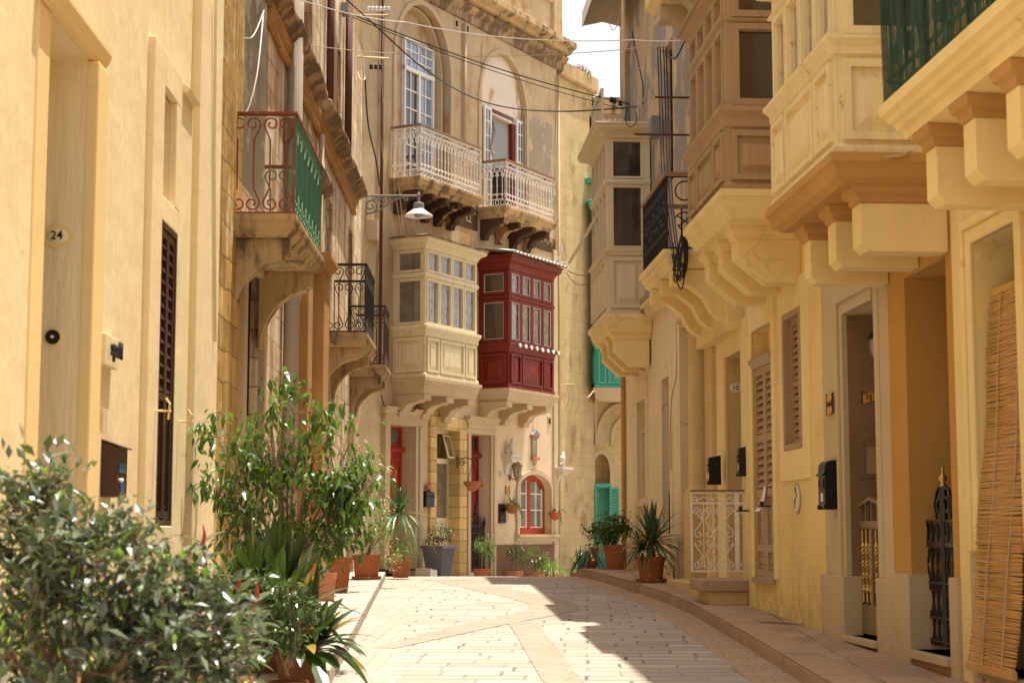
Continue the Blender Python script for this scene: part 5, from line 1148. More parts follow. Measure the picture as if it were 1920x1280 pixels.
for (h,w) in ((lw,.14),(ld_,.16)):
    mb=MB(); mb.box(F6,h['b'],h['b']+w,-.02,.03,h['c'],h['d']+.35); mb.box(F6,h['a']-w,h['a'],-.02,.03,h['c'],h['d']+.35); mb.box(F6,h['a'],h['b'],-.02,.03,h['d'],h['d']+.35)
    if h is lw: mb.box(F6,h['a']-w,h['b']+w,-.02,.06,h['c']-.12,h['c']-.001)
    mb.build('surround',M['r6'],HR6,bev=.01)
mb=MB(); a,b,c,d=lw['a'],lw['b'],lw['c'],lw['d']-.45; frame(F6,a,b,c,d,.05,-.13,-.05,mb)
k=0; st=.075
for i in range(int((b-a-.1)/st)+1): x=a+.05+i*st; mb.box(F6,x-.011,x+.011,-.10,-.075,c+.05,d-.05)
for i in range(int((d-c-.1)/st)+1): z=c+.05+i*st; mb.box(F6,a+.05,b-.05,-.098,-.073,z-.011,z+.011)
mb.build('lattice',M['w_beige'],HR6); MB().box(F6,a,b,-.24,-.2,c,d).build('pane',M['void'],HR6)
f=F6.at(-.08); mb=MB(); zt=f.q(1244,923)[1]; a,b=ld_['a'],ld_['b']
frame(f,a+.03,b-.03,ld_['c']+.05,zt,.03,-.012,.012,mb)
for i in range(1,7): x=a+(b-a)*i/7; mb.tube([f.pt(x,0,ld_['c']+.05),f.pt(x,0,zt-.15)],.012,4); stroke(mb,f,spiral((x,zt-.22),.06,.02,0,math.pi*2.2,12),.011); stroke(mb,f,spiral((x,zt-.75),.06,.02,0,math.pi*2.2,12),.011)
stroke(mb,f,[(a+.05,zt-.25),((a+b)/2,zt-.03),(b-.05,zt-.25)],.012); mb.build('gate',M['iron'],HR6)
MB().box(F6,a,b,-.59,-.5,0,ld_['d']).build('door',M['w_shut'],HR6)
MB().box(F6,u5+.01,q6(1178,1030)[0],-.02,.03,-.5,q6(1200,1000)[1]).build('base_course',M['r6'],HR6)
MB().pu(F6,[(0,zup-.12),(.08,zup-.10),(.12,zup-.03),(.20,zup+.03),(.20,zup+.08),(0,zup+.12)],u5+.2,u6-1.6).build('string_course',M['corbel_cream'],HR6)
MB().tube([F6.pt(29.75,.05,0),F6.pt(29.75,.05,6)],.04,8).build('down_pipe',M['ochre_stone'],HR6)
# timber balconies on the right
D=.67; k0,k1=FR.q(1138,420,D)[0],FR.q(1110,420,D)[0]; Z=lambda py,px=1138,n=D: FR.q(px,py,n)[1]
B=timber_balcony(HR6,FR,k0,k1,D,Z(590),Z(478),Z(466),Z(345),Z(334),Z(258),Z(236),4,M['w_beige'],'greige timber balcony with tall dark panes and a deep eave',M['gl_grey'],M['gl_dark'],corn=.20,fr=.03,split=[.25,.5,.25],pw=.09)
bracket_base(B,FR,k0-.03,k1+.03,D,Z(590),M['corbel_cream'],.28,.05)
corbels(FR,[k0+.25,k0+1.0,k1-.35],.26,'chamfer',D*.82,.42,Z(590)-.28,M['corbel_cream'],B,cap=.10)
D=.8; k0,k1=FR.q(1361,300,D)[0],FR.q(1295,400,D)[0]; Z=lambda py,px=1361,n=D: FR.q(px,py,n)[1]
B=timber_balcony(HR4,FR,k0,k1,D,Z(358),Z(236),Z(196),Z(36),Z(26),Z(-40),Z(-58),4,M['w_brown'],'tan timber balcony with flaking paint',M['gl_grey'],M['gl_dark'],corn=.09,split=[.26,.48,.26],pw=.10,fr=.06)
bracket_base(B,FR,k0-.02,k1+.02,D,Z(358),M['corbel_cream'],.25,.05)
corbels(FR,[16.35,17.1,17.85],.26,'chamfer',.62,.42,Z(358)-.25,M['corbel_cream'],B,cap=.12)
D=.8; k0,k1=FR.q(1568,250,D)[0],FR.q(1452,360,D)[0]; Z=lambda py,px=1568,n=D: FR.q(px,py,n)[1]
B=timber_balcony(HR3,FR,k0,k1,D,Z(290),Z(98),Z(60),Z(-130),Z(-142),Z(-175),Z(-185),4,M['w_cream2'],'old cream timber balcony with rust stained panels',M['gl_lace'],M['gl_dark'],corn=.08,split=[.26,.48,.26],pw=.10,fr=.055)
bracket_base(B,FR,k0-.02,k1+.02,D,Z(290),M['corbel_brown'],.20,.04)
corbels(FR,[11.85,12.55,13.35],.22,'block',.62,.34,Z(290)-.20,M['corbel_cream'],B,cap=.12,capm=M['corbel_brown'])
# bracketed balcony above house 5 (only its underside shows)
zs=FR.q(1210,28,.7)[1]; UB=part_empty('balcony',HR5,FR.pt(21,0,zs),'high stone balcony slab on scrolled brackets')
MB().sweep(FR,19.4,21.9,.62,[(.05,zs+.25),(.05,zs+.12),(0,zs+.06),(-.05,zs)]).build('slab',M['corbel_cream'],UB); corbels(FR,[19.6,20.5,21.4],.24,'scroll',.58,.7,zs,M['c_trim'],UB)
# ================================================================ things fixed to the walls
def post_box(F,px_w,px_f,py0,py1,label,mat,depth=.11,wd=.26,arched=True,detail=True,name='post_box'):
    """near side face spans px_f (front edge) .. px_w (wall)"""
    u0=F.q(px_w,(py0+py1)/2)[0]; z1=F.q(px_w,py0)[1]; z0=F.q(px_w,py1)[1]
    T=thing(name,label,'post box',F.pt(u0+wd/2,0,z0),'post boxes on the house fronts'); mb=MB()
    if arched:
        P=[(0,z0),(depth,z0),(depth,z1-.07)]+[(depth*.5+depth*.5*math.cos(t*math.pi/8),z1-.07+.07*math.sin(t*math.pi/8)) for t in range(1,5)]+[(0,z1)]
    else: P=[(0,z0),(depth,z0),(depth,z1-.03),(0,z1)]
    mb.pu(F,P,u0,u0+wd); mb.build('box',mat,T,bev=.004)
    MB().pu(F,[(depth,z1-.10),(depth+.02,z1-.12),(depth+.02,z1-.135),(depth,z1-.13)],u0-.008,u0+wd+.008).build('flap',mat,T)
    if detail:
        f=F.at(depth); MB().panel(f,u0+.03,u0+wd-.03,z0+.16,z1-.16,0,.015,.008).build('door',mat,T); MB().box(f,u0+.07,u0+wd-.1,.0,.004,z0+.05,z0+.12).build('name_card',M['enamel_w'],T)
        for x in (u0-.005,u0+wd-.03): MB().box(F,x,x+.035,0,depth+.012,z0-.02,z0+.02).build('foot',mat,T)
    return T
post_box(FR,1573,1553,862,950,'tall black ornate post box with rounded top, right of the scroll plaque',M['black'],.125,.24)
post_box(F5,1405,1391,835,889,'black post box beside the number 13 doorway',M['black'],.12,.14,arched=False)
post_box(F5.at(.1),1352,1334,853,905,'plain black post box on the stone pilaster by the column',M['black'],.15,.12,arched=False)
u,z=FC.q(791,918); T=post_box(FC,791,786,919,950,'small dark post box with a pink flower on top, on the golden house',M['black'],.10,.30,arched=False,detail=False)
MB().lathe(FC.pt(u+.14,.06,z),[(.01,0),(.05,.02),(.07,.07),(.04,.11),(.01,.12)],9).build('flower',paint('pink_petals',(.5,.14,.15),.6),T)
post_box(FC,934,932,944,980,'tall narrow black post box with pointed top on the pink wall',M['black'],.05,.26,arched=True,detail=False)
# house number plates
n_,z_=J5.q(1379,727); T=thing('number_plate','white oval number plate reading 13','number plate',J5.pt(n_,0,z_))
MB().disc(J5,n_,z_,.078,.056,0,.010,32).build('plate',M['enamel_w'],T,bev=.004); text('13',.078,M['ink'],J5.pt(n_,.011,z_),(-J5.d.x,-J5.d.y,0),(J5.n.x,J5.n.y,0),T,'numeral')
def scroll_plate(J,u,z,w,h,label,txt,sz,rgt,name='number_plate',cat='number plate',mat=None):
    T=thing(name,label,cat,J.pt(u,0,z)); mb=MB(); K=12
    P=[(u-w/2+w*i/K, z+h/2+.012*math.sin(i*math.pi*2/K)) for i in range(K+1)]+[(u+w/2-w*i/K, z-h/2+.012*math.sin(-i*math.pi*2/K)) for i in range(K+1)]
    mb.pn(J,P,.0,.014); mb.build('plate',mat or M['plaque'],T)
    for x in (-w/2,w/2): MB().tube([J.pt(u+x,.012,z-h/2-.012),J.pt(u+x,.012,z+h/2+.012)],.008,8).build('scroll_edge',M['w_dark'],T)
    text(txt,sz,M['ink'],J.pt(u,.0155,z),rgt,(J.n.x,J.n.y,0),T,'lettering'); return T
Jl=J.at(.012) if 0 else FR.side(h3['b']-.012,-1)
n_,z_=Jl.q(1628,745); scroll_plate(Jl,n_,z_,.12,.075,'tan ceramic scroll plate reading 15 inside the beige doorway','15',.062,(-Jl.d.x,-Jl.d.y,0))
u,z=FR.q(1558,757); scroll_plate(FR,u,z,.20,.17,'tan ceramic scroll plaque with a house name beside the beige doorway','Sanbil',.07,(-FR.d.x,-FR.d.y,0),'name_plaque','plaque')
u,z=FC.q(938,888); T=thing('number_tile','small white tile reading 43 beside the red door','number tile',FC.pt(u,0,z)); MB().box(FC,u-.07,u+.07,0,.008,z-.055,z+.055).build('border',M['black'],T); MB().box(FC,u-.06,u+.06,.008,.012,z-.045,z+.045).build('tile',M['enamel_w'],T); text('43',.085,M['ink'],FC.pt(u,.013,z),(FC.d.x,FC.d.y,0),(FC.n.x,FC.n.y,0),T,'numeral')
u,z=FC.q(951,919); scroll_plate(FC,u,z,.17,.16,'tan scroll plaque below the wall lantern','~',.1,(FC.d.x,FC.d.y,0),'name_plaque','plaque')
u,z=FR.q(1496,934); T=thing('oval_plaque','cream oval ceramic plaque with a painted rose on the yellow wall','plaque',FR.pt(u,0,z)); MB().disc(FR,u,z,.145,.145*1.02,0,.014,36).build('rim',M['plinth'],T,bev=.004); MB().disc(FR,u,z,.13,.13,.014,.018,36).build('disc',M['enamel'],T)
mb=MB(); stroke(mb,FR,[(u+.06,z-.09),(u+.03,z-.01),(u-.03,z+.04),(u,z+.07)],.004,.02)
mb.build('stem',M['w_dark'],T); mb=MB()
for i in range(9): a=i*.7; mb.disc(FR,u+.02+.022*math.cos(a),z+.085+.022*math.sin(a),.012,.012,.018,.022,8)
mb.build('rose',paint('rose_grey',(.16,.13,.12),.5),T); MB().disc(FR,u+.06,z-.03,.022,.035,.018,.021,10).build('leaf',paint('rose_brown',(.22,.12,.08),.5),T)
# lantern in the recess of 15
n_,z_=Jl.q(1637,650); T=thing('wall_lantern','small dark lantern high inside the beige doorway','lantern',Jl.pt(n_,0,z_)); c=Jl.pt(n_,.09,z_); MB().lathe(c,[(.03,-.10),(.055,-.06),(.065,0),(.055,.06)],10).build('glass_body',M['gl_grey'],T); MB().lathe(c,[(.07,.06),(.05,.10),(.012,.14),(.01,.17)],10).build('cap',M['iron'],T); MB().tube([Jl.pt(n_,0,z_+.05),Jl.pt(n_,.05,z_+.16),c+Vector((0,0,.16))],.009).build('bracket',M['iron'],T)
# lantern on the pink wall
u,z=FC.q(955,885); T=thing('wall_lantern','bronze hexagonal lantern on a curved arm on the pink wall','lantern',FC.pt(u,0,z)); c=FC.pt(u+.02,.17,z+.02)
MB().disc(FC,u,z-.07,.05,.11,0,.03,16).build('backplate',M['bronze'],T,bev=.01); MB().tube([FC.pt(u,.02,z-.09),FC.pt(u,.09,z-.15),FC.pt(u+.02,.17,z-.16),FC.pt(u+.02,.17,z-.12)],.014,6).build('arm',M['bronze'],T)
MB().lathe(c,[(.02,-.22),(.03,-.16),(.055,-.14),(.055,-.12)],6).build('cup',M['bronze'],T); MB().lathe(c,[(.06,-.12),(.095,.09)],6).build('glass_body',M['gl_lace'],T); MB().lathe(c,[(.13,.09),(.12,.105),(.07,.16),(.03,.20),(.012,.21),(.02,.235),(.004,.26)],6).build('cap',M['bronze'],T)
mb=MB()
for k in range(6): a=math.pi*2*k/6; mb.tube([c+Vector((.06*math.cos(a),.06*math.sin(a),-.12)),c+Vector((.097*math.cos(a),.097*math.sin(a),.09))],.007,4)
mb.build('cage',M['bronze'],T)
# tiled shrine
u,z0=FC.q(1000,873); z1=FC.q(1000,806)[1]; z=lambda py: FC.q(1000,py)[1]
T=thing('wall_shrine','narrow tiled wall shrine with blue gable above the arched window','shrine',FC.pt(u,0,z0)); w=.115
MB().box(FC,u-w,u+w,0,.03,z(855),z(821)).build('tile_panel',glass('patterned_tiles',(.28,.26,.20),(.10,.12,.18),30,.3),T)
MB().disc(FC,u,(z(855)+z(821))/2,.055,.15,.03,.036,20).build('halo',paint('tile_white',(.6,.56,.45),.3),T); MB().disc(FC,u,(z(855)+z(821))/2-.02,.026,.11,.036,.041,16).build('figure',paint('tile_gold',(.32,.17,.04),.3),T)
MB().box(FC,u-w-.03,u+w+.05,0,.06,z(821),z(816)).build('lintel',M['terra_l'],T); MB().box(FC,u-w-.02,u+w+.06,0,.07,z(862),z(856)).build('ledge',M['terra_l'],T)
M['tile_blue']=glass('blue_tiles',(.10,.13,.26),(.45,.45,.48),18,.25)
MB().pn(FC,[(u-w-.06,z(816)),(u+w+.09,z(816)),(u+.02,z(807)),(u-.02,z1)],0,.09).build('gable',M['tile_blue'],T); MB().pn(FC,[(u-w,z(862)),(u+w,z(862)),(u+.03,z(870)),(u,z0),(u-.03,z(870))],0,.04).build('pendant',glass('pendant_tiles',(.45,.38,.26),(.10,.08,.06),24,.3),T)
# dove shelves
def shelf(px,py,label,dove_label):
    u,z=FC.q(px,py); T=thing('wall_shelf',label,'shelf',FC.pt(u,0,z-.4)); mb=MB(); mb.box(FC,u-.24,u+.24,0,.26,z-.06,z); mb.box(FC,u-.21,u+.21,0,.22,z-.10,z-.06); mb.build('ledge',M['ceramic'],T,bev=.006)
    MB().pu(FC,[(0,z-.10),(.20,z-.10),(.19,z-.16),(.10,z-.20),(.06,z-.30),(.05,z-.40),(0,z-.42)],u-.13,u+.13).build('bracket',M['ceramic'],T)
    c=FC.pt(u,.12,z); D_=thing('dove_figure',dove_label,'ornament',c); mb=MB(); ax=Vector((FC.d.x,FC.d.y,0))
    mb.tube([c+Vector((0,0,.0)),c+Vector((0,0,.03)),c+ax*.01+Vector((0,0,.06)),c-ax*.01+Vector((0,0,.12)),c-ax*.02+Vector((0,0,.18)),c+ax*.0+Vector((0,0,.23)),c+ax*.02+Vector((0,0,.265)),c+ax*.02+Vector((0,0,.30)),c+ax*.045+Vector((0,0,.32)),c+ax*.085+Vector((0,0,.31))],[.045,.05,.03,.065,.075,.06,.04,.042,.03,.005],12); mb.build('body',M['ceramic'],D_,smooth=True)
    mb=MB().loft([c-ax*.03+Vector((0,0,.21)),c-ax*.07+Vector((0,0,.16)),c-ax*.13+Vector((0,0,.06)),c-ax*.09+Vector((0,0,.09))],[p+Vector((FC.n.x,FC.n.y,0))*.03 for p in (c-ax*.03+Vector((0,0,.21)),c-ax*.07+Vector((0,0,.16)),c-ax*.13+Vector((0,0,.06)),c-ax*.09+Vector((0,0,.09)))]); mb.build('tail',M['ceramic'],D_)
shelf(950,852,'white scrolled wall shelf left of the tiled shrine','white dove figure standing on the left wall shelf'); shelf(1046,876,'white scrolled wall shelf at the corner right of the arched window','white dove figure on the corner wall shelf')
# gate in the second red doorway
f=FC.at(-.10); a,b=dr2['a']+.12,dr2['b']-.02; z0=dr2['c']; zt=FC.q(900,985)[1]; mb=MB()
mb.box(f,a,b,-.02,.02,z0,z0+.05)
for i in range(10): x=a+(b-a)*i/9; hh=zt+.25*math.sin(math.pi*(i/9))*(1) ; mb.tube([f.pt(x,0,z0),f.pt(x,0,hh)],.014,4)
for zz in (z0+.1,z0+.5,zt-.15,zt): mb.tube([f.pt(a,0,zz),f.pt(b,0,zz)],.014,4)
for i in range(5):
    x=a+(b-a)*(i+.5)/5; stroke(mb,f,spiral((x,zt-.08),.06,.02,0,math.pi*2.5,14),.012); stroke(mb,f,spiral((x,zt-.4),.07,.02,0,math.pi*2.5,14),.012); stroke(mb,f,spiral((x,z0+.3),.07,.02,0,math.pi*2.5,14),.012)
mb.lathe(f.pt((a+b)/2,0,zt+.2),[(.02,0),(.05,.05),(.02,.1),(.035,.15),(.01,.3)],8); mb.lathe(f.pt(b,0,zt),[(.02,0),(.04,.05),(.02,.1),(.01,.18)],8)
mb.build('gate',M['iron'],H2)
u,z=FC.q(906,908); MB().box(FC,dr2['b']-.012,dr2['b'],-.2,-.13,z-.05,z+.05).build('bell_plate',M['plaque'],H2)
# street lamp on its scrolled bracket
lu=FB.q(679,365)[0]; LF=FB.side(lu,-1); zl=LF.q(730,367)[1]; xe=LF.q(785,367)[0]
T=thing('street_lamp','street lamp with white enamel shade on a scrolled grey iron bracket','street lamp',LF.pt(0,0,zl-.6))
mb=MB(); mb.box(LF,0,.03,-.03,.03,zl-.36,zl+.09); mb.tube([LF.pt(0,0,zl),LF.pt(xe,0,zl)],.02,8); mb.tube([LF.pt(xe*.62,0,zl-.012),LF.pt(xe*.66,0,zl+.01)],.03,8); mb.lathe(LF.pt(xe,0,zl),[(.03,-.05),(.03,.03),(.012,.05),(.008,.10)],8)
stroke(mb,LF,[(.02,zl-.33),(.15,zl-.33),(.30,zl-.29),(.45,zl-.17),(.6,zl-.07),(.75,zl-.03)],.022)
stroke(mb,LF,spiral((.16,zl-.19),.13,.03,-math.pi*.5,math.pi*2.4,26),.021); stroke(mb,LF,spiral((.36,zl-.10),.08,.02,math.pi,-math.pi*1.8,20),.019); stroke(mb,LF,spiral((.22,zl-.05),.05,.015,0,math.pi*2.2,14),.016); stroke(mb,LF,spiral((.50,zl-.07),.05,.015,math.pi,-math.pi*1.8,14),.016); stroke(mb,LF,spiral((.80,zl-.06),.05,.015,math.pi*.9,-math.pi*1.2,14),.019)
mb.build('bracket',M['grey_m'],T)
c=LF.pt(xe,0,zl); MB().tube([c+Vector((0,0,-.05)),c+Vector((0,0,-.14))],.03,10).build('stem',M['grey_m'],T)
MB().lathe(c,[(.02,-.13),(.09,-.135),(.10,-.15),(.10,-.24),(.11,-.25)],20).build('cap',M['grey_m'],T,smooth=False)
sh=MB(); prof=[(.10,-.25),(.26,-.37),(.262,-.385),(.25,-.385),(.09,-.26)]; k=32
for r,z in prof: sh.v+=[c+Vector((r*math.cos(2*math.pi*j/k),r*math.sin(2*math.pi*j/k),z)) for j in range(k)]
sh.f=[(i*k+j,i*k+(j+1)%k,(i+1)*k+(j+1)%k,(i+1)*k+j) for i in range(4) for j in range(k)]; sh.build('shade',M['white_m'],T); MB().lathe(c,[(.05,-.30),(.09,-.36),(.06,-.40),(.01,-.41)],14).build('bulb',M['gl_lace'],T,smooth=True)
# meter box under the lamp
zb_,zt=LF.q(700,449)[1],LF.q(700,411)[1]; x0,x1=LF.q(683,430)[0],LF.q(708,430)[0]
o=single('meter_box',MB().box(LF,0.02,x1,-.3,0,zb_,zt),paint('beige_box',(.5,.38,.26),.5),'beige metal meter box on the wall just under the street lamp','meter box',bev=.01)
o=single('meter_box',MB().box(FR,26.1,26.5,0,.16,FR.q(1215,578,.1)[1],FR.q(1215,552,.1)[1]),paint('brown_box',(.36,.25,.15),.5),'brown cable box fixed beside the greige balcony','meter box',bev=.008)
# step in front of the white gate
zg=gz(19.5)+.13; zt=G(1360,1095,0).z if 0 else FR.q(1328,1096,.5)[1]
mb=MB().box(FR,19.15,19.95,-.02,.40,zg-.1,zg+.14); 
mb2=MB().box(FR,19.08,19.95,-.02,.50,zg+.14,zg+.27)
T=thing('stone_step','two course stone step below the white iron gate','step',FR.pt(19.5,.2,zg)); mb.build('lower_course',M['r5'],T,bev=.015); mb2.build('tread',M['kerb_r'],T,bev=.015)
# awning high on the right, balustrade on the balcony roof, slanting pole
aw=MB(); A0=FR.q(1160,70,.0); u_a,u_b=26.6,29.6
za=CAMZ+9.15
prof=[(.02,za+.9),(.30,za+.75),(.55,za+.45),(.72,za+.05)]
for n,z in prof: aw.v+=[FR.pt(u_a,n,z),FR.pt(u_b,n,z)]
aw.f=[(2*i,2*i+1,2*i+3,2*i+2) for i in range(3)]
K=28; b=len(aw.v)
for i in range(K+1): u=u_a+(u_b-u_a)*i/K; aw.v+=[FR.pt(u,.72,za+.05),FR.pt(u,.73,za-.22-.05*(i%2))]
aw.f+=[(b+2*i,b+2*i+1,b+2*i+3,b+2*i+2) for i in range(K)]
for uu in (u_a,u_b): b=len(aw.v); aw.v+=[FR.pt(uu,n,z) for n,z in prof]+[FR.pt(uu,.72,za-.2),FR.pt(uu,.36,za-.12),FR.pt(uu,.02,za-.2)]; aw.f.append(tuple(range(b,b+7)))
aw.build('awning',M['awn'],HR6,recalc=False)
zr=CAMZ+6.45; RB=part_empty('roof_balustrade',HR6,FR.pt(28,.3,zr),'white balustrade standing on the balcony roof'); mb=MB()
for (p,q_) in ((FR.pt(29.4,.02,0),FR.pt(29.4,.60,0)),(FR.pt(29.4,.60,0),FR.pt(27.6,.60,0))):
    n=6
    for i in range(n+1): a=p.lerp(q_,i/n); mb.wbox(a.x-.02,a.x+.02,a.y-.02,a.y+.02,zr,zr+.82)
    mb.tube([p+Vector((0,0,zr+.82)),q_+Vector((0,0,zr+.82))],.035,4)
mb.build('railing',M['w_beige'],RB)
single('pole',MB().tube([PX(1143,365,26.9),PX(1068,492,30)],.03,8),M['w_beige'],'pale wooden pole slanting out from the greige balcony','pole')
MB().box(FD,FD.q(1096,340)[0],FD.q(1113,340)[0],.0,.5,FD.q(1100,345)[1],FD.q(1100,336)[1]).build('window_hood',M['w_teal'],HD)
# ================================================================ cables and wires
def sag(a,b,s,k=16): return [a.lerp(b,i/k)-Vector((0,0,4*s*(i/k)*(1-i/k))) for i in range(k+1)]
def wire(pts,r,m,label,cat='cable',name='cable',group='overhead cables'): return single(name,MB().tube(pts,r,5),M[m],label,cat,group)
def cat3(P): # smooth path through (px,py,Y)
    V=[PX(*p) for p in P]; out=[]
    for i in range(len(V)-1):
        p0,p1,p2,p3=V[max(i-1,0)],V[i],V[i+1],V[min(i+2,len(V)-1)]
        for k in range(8):
            t=k/8; out.append(.5*((2*p1)+(p2-p0)*t+(2*p0-5*p1+4*p2-p3)*t*t+(3*p1-p0-3*p2+p3)*t**3))
    return out+[V[-1]]
wire(sag(PX(562,0,19),PX(760,42,27),.05)+sag(PX(760,42,27),PX(1190,75,24),.12)+sag(PX(1190,75,24),PX(1446,44,16.5),.08),.008,'cable_w','pale cable strung right across the alley to the tan balcony')
wire(sag(PX(655,25,26),PX(1180,195,28),.12),.010,'cable_b','black cable from the insulator bracket down to the greige balcony, upper one')
wire(sag(PX(660,32,26),PX(1170,205,28),.10),.007,'cable_b','thin dark cable running just below the upper black cable')
wire(cat3([(650,0,26),(700,45,27),(790,125,28),(880,180,28),(960,203,28),(1060,209,28),(1150,204,27.5),(1195,200,27)]),.012,'cable_b','thick black cable drooping in front of both arched windows')
wire(sag(PX(556,82,19.4),PX(740,100,28),.02)+sag(PX(740,100,28),PX(1245,85,23),.10),.006,'cable_t','thin grey wire strung across the alley at upper window height')
wire(cat3([(684,130,28.5),(690,230,29),(705,300,29),(712,350,29)]),.014,'cable_b','black cable hanging down the corner beside the lamp bracket')
wire(cat3([(680,100,28.3),(684,140,28.3),(683,150,28.2),(675,148,28.2),(671,135,28.3)]),.009,'cable_w','white cable loop under the insulator bar')
wire(cat3([(440,55,16.3),(455,70,16),(475,67,16),(495,20,16.6)]),.006,'cable_w','white cable swag in the upper left doorway, upper loop')
wire(cat3([(494,22,16.6),(488,90,16.2),(480,150,16),(465,205,15.9),(450,213,15.9),(440,200,16.2)]),.007,'cable_w','long white cable hanging above the green balcony')
wire(cat3([(384,0,14.3),(400,45,14.3),(402,80,14.3),(390,120,14.3),(384,320,14.2)]),.008,'cable_b','thin black cable down the edge of the cream house')
for i,(a,b) in enumerate(((692,738),(706,752),(720,757))): wire(cat3([(a,0,30),(a+12,180,30.6),(b,440,31)]),.005,'cable_t',('leftmost','middle','rightmost')[i]+' of three thin wires dropping past the street lamp bracket')
for i,(px,pb) in enumerate(((1233,1252),(1238,1256),(1244,1262),(1249,1266))):
    wire(cat3([(px,88,22),(px+3,180,22),(px+8,320,21.2),(pb+2,440,20),(pb+12,500,20)]),.008,'cable_b',('leftmost','second from the left','third from the left','rightmost')[i]+' of four black cables running down to the black balcony')
for py,x0 in ((183,1228),(253,1190)): sq=FR.side(21.9,-1); single('cable_bar',MB().box(sq,sq.q(1300,py)[0],sq.q(x0,py)[0],-.012,.012,sq.q(1260,py)[1]-.012,sq.q(1260,py)[1]+.012),M['rust'],('upper' if py<200 else 'lower')+' rusty bar holding the black cables above the black balcony','bar')
mb=MB(); rr=random.Random(2)
for k in range(9):
    x=rr.uniform(-.05,.05); mb.tube(cat3([(1283+x*120,440,19.9),(1272+x*200,500+rr.uniform(-15,20),19.8),(1276+x*150,535+rr.uniform(-45,5),19.8),(1286+x*60,490,19.8),(1284+x*100,438,19.9)]),.009,5)
mb.tube(cat3([(1262,455,19.9),(1264,500,19.8),(1272,535,19.8),(1280,538,19.8),(1284,500,19.8),(1285,440,19.9)]),.009,5)
single('cable_coil',mb,M['cable_b'],'tangled coil of black cable hung over the black balcony railing','cable coil')
wire(cat3([(1454,392,13.9),(1480,372,13.4),(1530,330,12.4),(1560,303,11.85),(1620,298,11.6),(1690,291,11.5),(1710,285,11.6)]),.014,'cable_t','bundle of tan cables under the old cream balcony')
wire(cat3([(1397,541,18.7),(1420,535,18.2),(1450,520,17.4),(1470,495,16.9),(1474,450,16.6)]),.016,'cable_t','tan twisted cable bundle on the yellow house below its brackets')
wire(cat3([(1398,541,18.7),(1406,556,18.6),(1408,590,18.6)]),.008,'cable_b','short black cable dropping to a hook on the yellow house')
wire(cat3([(1832,372,11.2),(1860,362,10.9),(1900,340,10.3),(1930,322,10)]),.020,'cable_t','tan cable bundle above the bamboo curtain doorway')
wire(cat3([(1268,605,24),(1268,700,24),(1258,760,24),(1258,880,24)]),.010,'cable_t','thin cable meandering down the pale house beside its dark gate')
wire(cat3([(715,740,31.2),(722,762,31.3),(745,768,31.6),(775,770,32),(782,755,32.2)]),.012,'cable_b','dark cable above the first red door')
wire(cat3([(1050,722,37),(1080,722,37.4),(1100,745,37.6),(1116,735,38),(1117,800,38.2),(1117,840,38.4)]),.016,'cable_t','loose cable looping along the corner house to the teal balcony')
for i,dx in enumerate((0,9,21,36)): wire(cat3([(1062+dx,722,37.3),(1066+dx,745,37.3),(1060+dx,770,37.3)]),.007,'cable_t',('leftmost','second from the left','third from the left','rightmost')[i]+' of the loose cable ends hanging on the corner house')
wire(cat3([(1185,60,27),(1195,110,26),(1205,160,25.5),(1205,195,25.3)]),.012,'cable_b','black cable down the upper right wall to the junction')
wire(cat3([(1150,20,27),(1142,40,27),(1150,57,27),(1160,40,27),(1163,15,27)]),.006,'cable_t','thin loop of cable beside the awning')
wire(cat3([(1192,160,25.4),(1190,140,25.4),(1200,128,25.3),(1212,135,25.2),(1214,165,25.2),(1205,190,25.2)]),.010,'cable_t','grey looped conduit on the upper right wall')
wire(cat3([(1176,205,26),(1172,225,26),(1182,238,25.9),(1194,228,25.8),(1192,212,25.8)]),.008,'cable_b','black cable loop above the greige balcony roof')
wire(cat3([(1240,95,22.5),(1265,110,21.5),(1285,75,20.5)]),.012,'cable_b','black cable running up to the scrolled bracket')
# insulators
ins_m=MB().lathe((0,0,0),[(.012,-.05),(.03,-.045),(.036,-.02),(.022,-.01),(.034,.01),(.03,.03),(.012,.045)],10); proto=None
def insul(p,mat,label,group):
    global proto
    if proto is None: proto=ins_m.build('insulator',mat,None,smooth=True); o=proto
    else: o=proto.copy(); o.data=proto.data if mat is M['glass_ins'] else proto_b; S.collection.objects.link(o)
    o.location=p; tag(o,label,'insulator',group); return o
M['glass_ins']=glass('glass_insulator',(.42,.40,.36),(.6,.58,.52),20,.1)
for i in range(6): insul(PX(692+i*7.3,17,29),M['glass_ins'],'small glass insulator in the row of six above the upper bracket bar','glass insulators')
db=ins_m; bmesh_m=MB(); bmesh_m.v=[v.copy() for v in ins_m.v]; bmesh_m.f=ins_m.f; tmp=bmesh_m.build('insulator',M['black'],None,smooth=True); proto_b=tmp.data; bpy.data.objects.remove(tmp)
for i in range(3): insul(PX(696+i*8.8,125,29),M['black'],'small black insulator in the row of three under the lower bracket bar','black insulators')
for i,(x,y) in enumerate(((1146,187),(1152,189),(1163,193))): insul(PX(x,y,27.8),M['black'],'black insulator threaded on the cable near the greige balcony roof','black cable insulators')
for i in range(5): insul(PX(1038+i*5.5,494+i*.3,37),M['glass_ins'],'glass insulator in the row beside the corrugated roof','insulators by the corrugated roof')
single('insulator_bar',MB().tube([PX(676,29,29),PX(728,29.5,28.6)],.022,6),M['cable_t'],'upper bracket bar of the overhead cables at the corner','bar'); single('insulator_bar',MB().tube([PX(670,107,29),PX(730,110.5,28.6)],.022,6),M['w_beige'],'lower bracket bar of the overhead cables at the corner','bar')
